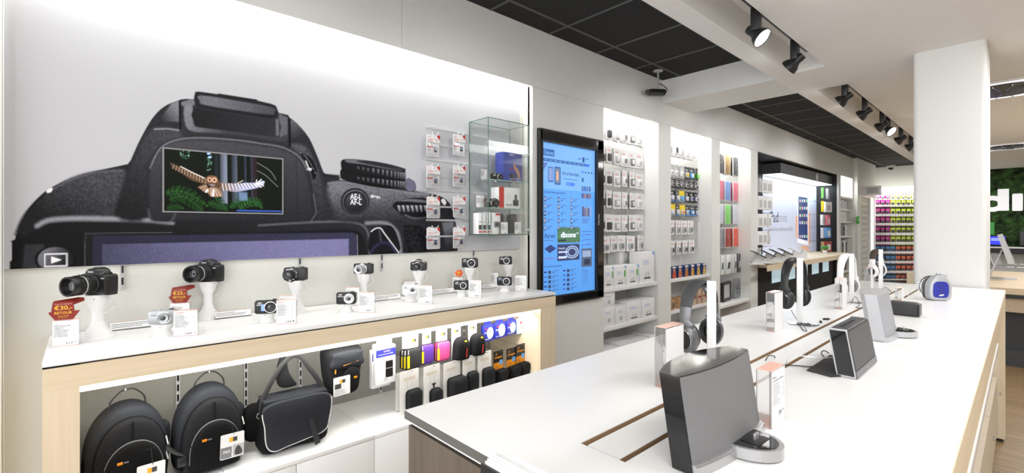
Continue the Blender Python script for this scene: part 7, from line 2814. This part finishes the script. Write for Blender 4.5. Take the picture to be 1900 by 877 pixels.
b.add(vs, fs, moss)
b.box(gx0, gx0 + W_, YF - .06, YF - .002, gz0, gz1, moss)
mo_ = b.build('moss_wall')
tag(mo_, 'large green moss panel on the far wall behind white letters', 'moss panel')
# letters
lt0, lt1 = at(1822, 393, y=YF - .2), at(1872, 350, y=YF - .2)
zl0 = lt0.z
zx = at(1860, 360, y=YF - .2).z
sc_ = (lt1.z - zl0)
YL = YF - .22


def ring(cx, cz, ro, ri, sx_=1.0, n=28): return cx, cz, ro, ri, sx_, n


lx = at(1818, y=YF - .2).x
b = MB()
xh = sc_ * .72
wd = at(1872, y=YF - .2).x - lx
n = 32
cx_, cz_ = lx + wd * .43, zl0 + xh / 2
vo = [(cx_ + wd * .43 * math.cos(2 * PI * i / n), cz_ + xh / 2 * math.sin(2 * PI * i / n)) for i in range(n)]
vi = [(cx_ + wd * .22 * math.cos(2 * PI * i / n), cz_ + xh * .22 * math.sin(2 * PI * i / n)) for i in range(n)]
vs = [(x, YL, z) for x, z in vo] + [(x, YL, z) for x, z in vi] + [(x, YL + .1, z) for x, z in vo] + [(x, YL + .1, z) for x, z in vi]
fs = []
for i in range(n):
    j = (i + 1) % n
    fs += [(i, n + i, n + j, j), (2 * n + i, 2 * n + j, 3 * n + j, 3 * n + i), (i, j, 2 * n + j, 2 * n + i), (n + i, 3 * n + i, 3 * n + j, n + j)]
letm = mat('letter_white', (.9, .9, .92), .4, emit=.35, var=0)
b.add(vs, fs, letm)
b.box(lx + wd * .62, lx + wd, YL - .001, YL + .1, zl0 + .02, zl0 + sc_, letm)
tag(b.build('wall_letter'), 'big white letter d on the moss wall beside the column', 'letter', 'big white letters on the moss wall')
ix0, ix1 = at(1878, y=YF - .2).x, at(1898, y=YF - .2).x
b = MB()
b.prism(rrect(ix0, ix1, zl0 + .01, at(1888, 359, y=YF - .2).z, .02, 2), YL, YL + .1, letm, 'xz')
tag(b.build('wall_letter'), 'big white letter i cut by the right picture edge on the moss wall', 'letter', 'big white letters on the moss wall')
b = MB()
vs, fs, _ = text_geo('xons', .03)
b.add([(ix1 + .1 + v[0] * 2.2, YL + .05, zl0 + v[1] * xh) for v in vs], fs, letm)
tag(b.build('wall_letter'), 'big white letters xons continuing right of the letter i', 'letter', None)
# green digit
b = MB()
a, c = at(1827, 435, y=YF - .2), at(1845, 412, y=YF - .2)
b.prism([(a.x + (c.x - a.x) * .55, a.z), (c.x, a.z), (c.x, c.z), (a.x + (c.x - a.x) * .4, c.z), (a.x, c.z - (c.z - a.z) * .12), (a.x, c.z - (c.z - a.z) * .38), (a.x + (c.x - a.x) * .55, c.z - (c.z - a.z) * .3)], YL, YL + .04, mat('sign_green', '#3f9a4a', .5, emit=.15), 'xz')
tag(b.build('wall_digit'), 'green numeral 1 on the moss wall under the white letter d', 'numeral')
# shelf with computers
zsh = at(1860, 457, y=YF - .2).z
b = MB()
b.box(gx0, gx0 + W_, YF - .45, YF - .13, zsh - .03, zsh, whitep)
tag(b.build('wall_shelf'), 'long white shelf under the moss wall', 'shelf')
b = MB()
b.box(gx0, gx0 + W_, YF - .42, YF - .001, zsh - .15, zsh - .031, black)
tag(b.build('shelf_rail'), 'black band under the long white wall shelf', 'rail')
for i, (p0, p1, t0, cc, nm) in enumerate(((1826, 1867, 437, mat('screen_blue', '#2a34c8', .3, emit=.8), 'glowing blue screen'), (1891, 1925, 428, mat('screen_dark', '#15161a', .2), 'dark tower shaped screen'))):
    a, c = at(p0, y=YF - .35), at(p1, t0, y=YF - .35)
    o = thing('computer', 'computer with a ' + nm + ' on the long white wall shelf', 'computer', ((a.x + c.x) / 2, YF - .32, zsh), 0, 'computers on the wall shelf')
    w_ = (c.x - a.x) / 2
    b = MB()
    b.box(-w_, w_, -.02, .02, .02, c.z - zsh, black, .006)
    b.build('casing', o)
    b = MB()
    b.box(-w_ + .015, w_ - .015, -.022, -.02, .04, c.z - zsh - .015, cc)
    if i == 0: b.box(-.06, .06, -.024, -.022, .12, .18, mat('screen_mark', '#7a86f0', .3, emit=.8))
    b.build('screen', o)
    b = MB()
    b.box(-w_ * .6, w_ * .6, -.09, .06, 0, .012, black, .003)
    b.box(-.02, .02, -.0, .03, .01, .05, black)
    b.build('foot', o)
# big wooden table on the right
l0 = at(1867, 530, z=H - .593)
tx0, ty0_ = -1.0, at(1880, 535, z=H - .593).y
zt2 = H - .593
t2 = thing('product_table', 'large light wood product table seen right of the column', 'table', (0.4, ty0_ + 1.2, 0))
M0 = T(-.4, -(ty0_ + 1.2), 0)
b = MB(M0)
b.box(-.78, 2.4, ty0_, ty0_ + 2.6, zt2 - .06, zt2, mapleX)
b.build('table_top', t2)
b = MB(M0)
b.box(-.74, 2.35, ty0_ + .03, ty0_ + 2.5, .54, zt2 - .06, mat('table_apron', '#b9a58a', .5))
b.build('apron', t2)
b = MB(M0)
b.box(-.7, 2.3, ty0_ + .1, ty0_ + 2.4, 0, .54, mat('table_base_dark', (.035, .037, .04), .6))
b.box(-.72, 2.35, ty0_ + .06, ty0_ + 2.44, 0, .16, mat('table_plinth_dark', (.05, .052, .055), .6))
b.build('base', t2)
b = MB(M0)
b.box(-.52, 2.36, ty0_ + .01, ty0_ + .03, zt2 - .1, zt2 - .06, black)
b.build('shadow_rail', t2)
# all-in-one seen from the side and keyboards
l = at(1868, 490, z=zt2 + .001)
o = thing('desktop_computer', 'slim silver all-in-one computer seen from its edge on the wooden product table', 'computer', (at(1873, 485, y=ty0_ + 1.2).x, ty0_ + 1.2, zt2 + .0), 0)
b = MB()
ln0, ln1 = at(1856, 435, y=ty0_ + 1.2), at(1879, 486, y=ty0_ + 1.2)
bx_ = at(1873, 485, y=ty0_ + 1.2).x
q0, q1 = (ln0.x - bx_, ln0.z - zt2), (ln1.x - bx_, ln1.z - zt2)
b.prism([(q0[0] - .02, q0[1]), (q0[0] + .012, q0[1] + .01), (q1[0] + .015, q1[1]), (q1[0] - .035, q1[1] - .01)], -.22, .22, silverl, 'xz')
b.build('screen_body', o)
b = MB()
b.prism([(q0[0] + .02, q0[1] - .14), (q0[0] + .035, q0[1] - .14), (-.16, .0), (-.18, .0)], -.08, .08, silverl, 'xz')
b.box(-.20, .06, -.1, .1, 0, .008, silverl)
b.build('stand_foot', o)
for i, (px, py) in enumerate(((1884, 497), (1889, 491), (1852, 492), (1838, 497), (1832, 489))):
    l = at(px, py, z=zt2)
    if i < 2:
        o = thing('keyboard', ['white slim keyboard at the right picture edge on the wooden product table', 'second white keyboard farther back on the wooden product table'][i], 'keyboard', l, 0, 'keyboards on the product table')
        b = MB()
        b.box(-.10, .30, -.07, .07, 0, .012, silverl, .003)
        b.build('tray', o)
        b = MB()
        for r_ in range(4):
            for k in range(14): b.box(-.09 + k * .027, -.067 + k * .027, -.06 + r_ * .03, -.036 + r_ * .03, .012, .015, darkg if k % 4 == 3 else whitep)
        kk = b.build('keys', o)
    else:
        o = thing('acrylic_stand', 'clear angled acrylic stand on the wooden product table, ' + ['right', 'middle', 'left'][i - 2] + ' of three', 'stand', l, .3 * i, 'clear stands on the product table')
        b = MB()
        b.box(-.06, .06, -.002, .002, 0, .22, acryl, M=RX(-.5))
        b.build('back_plate', o)
        b = MB()
        b.box(-.06, .06, -.10, .12, 0, .004, blister)
        b.build('foot_plate', o)
        b = MB()
        b.tube([(-.06, .0, 0), (-.06, .105, .20)], .004, whitep)
        b.build('side_wire', o)
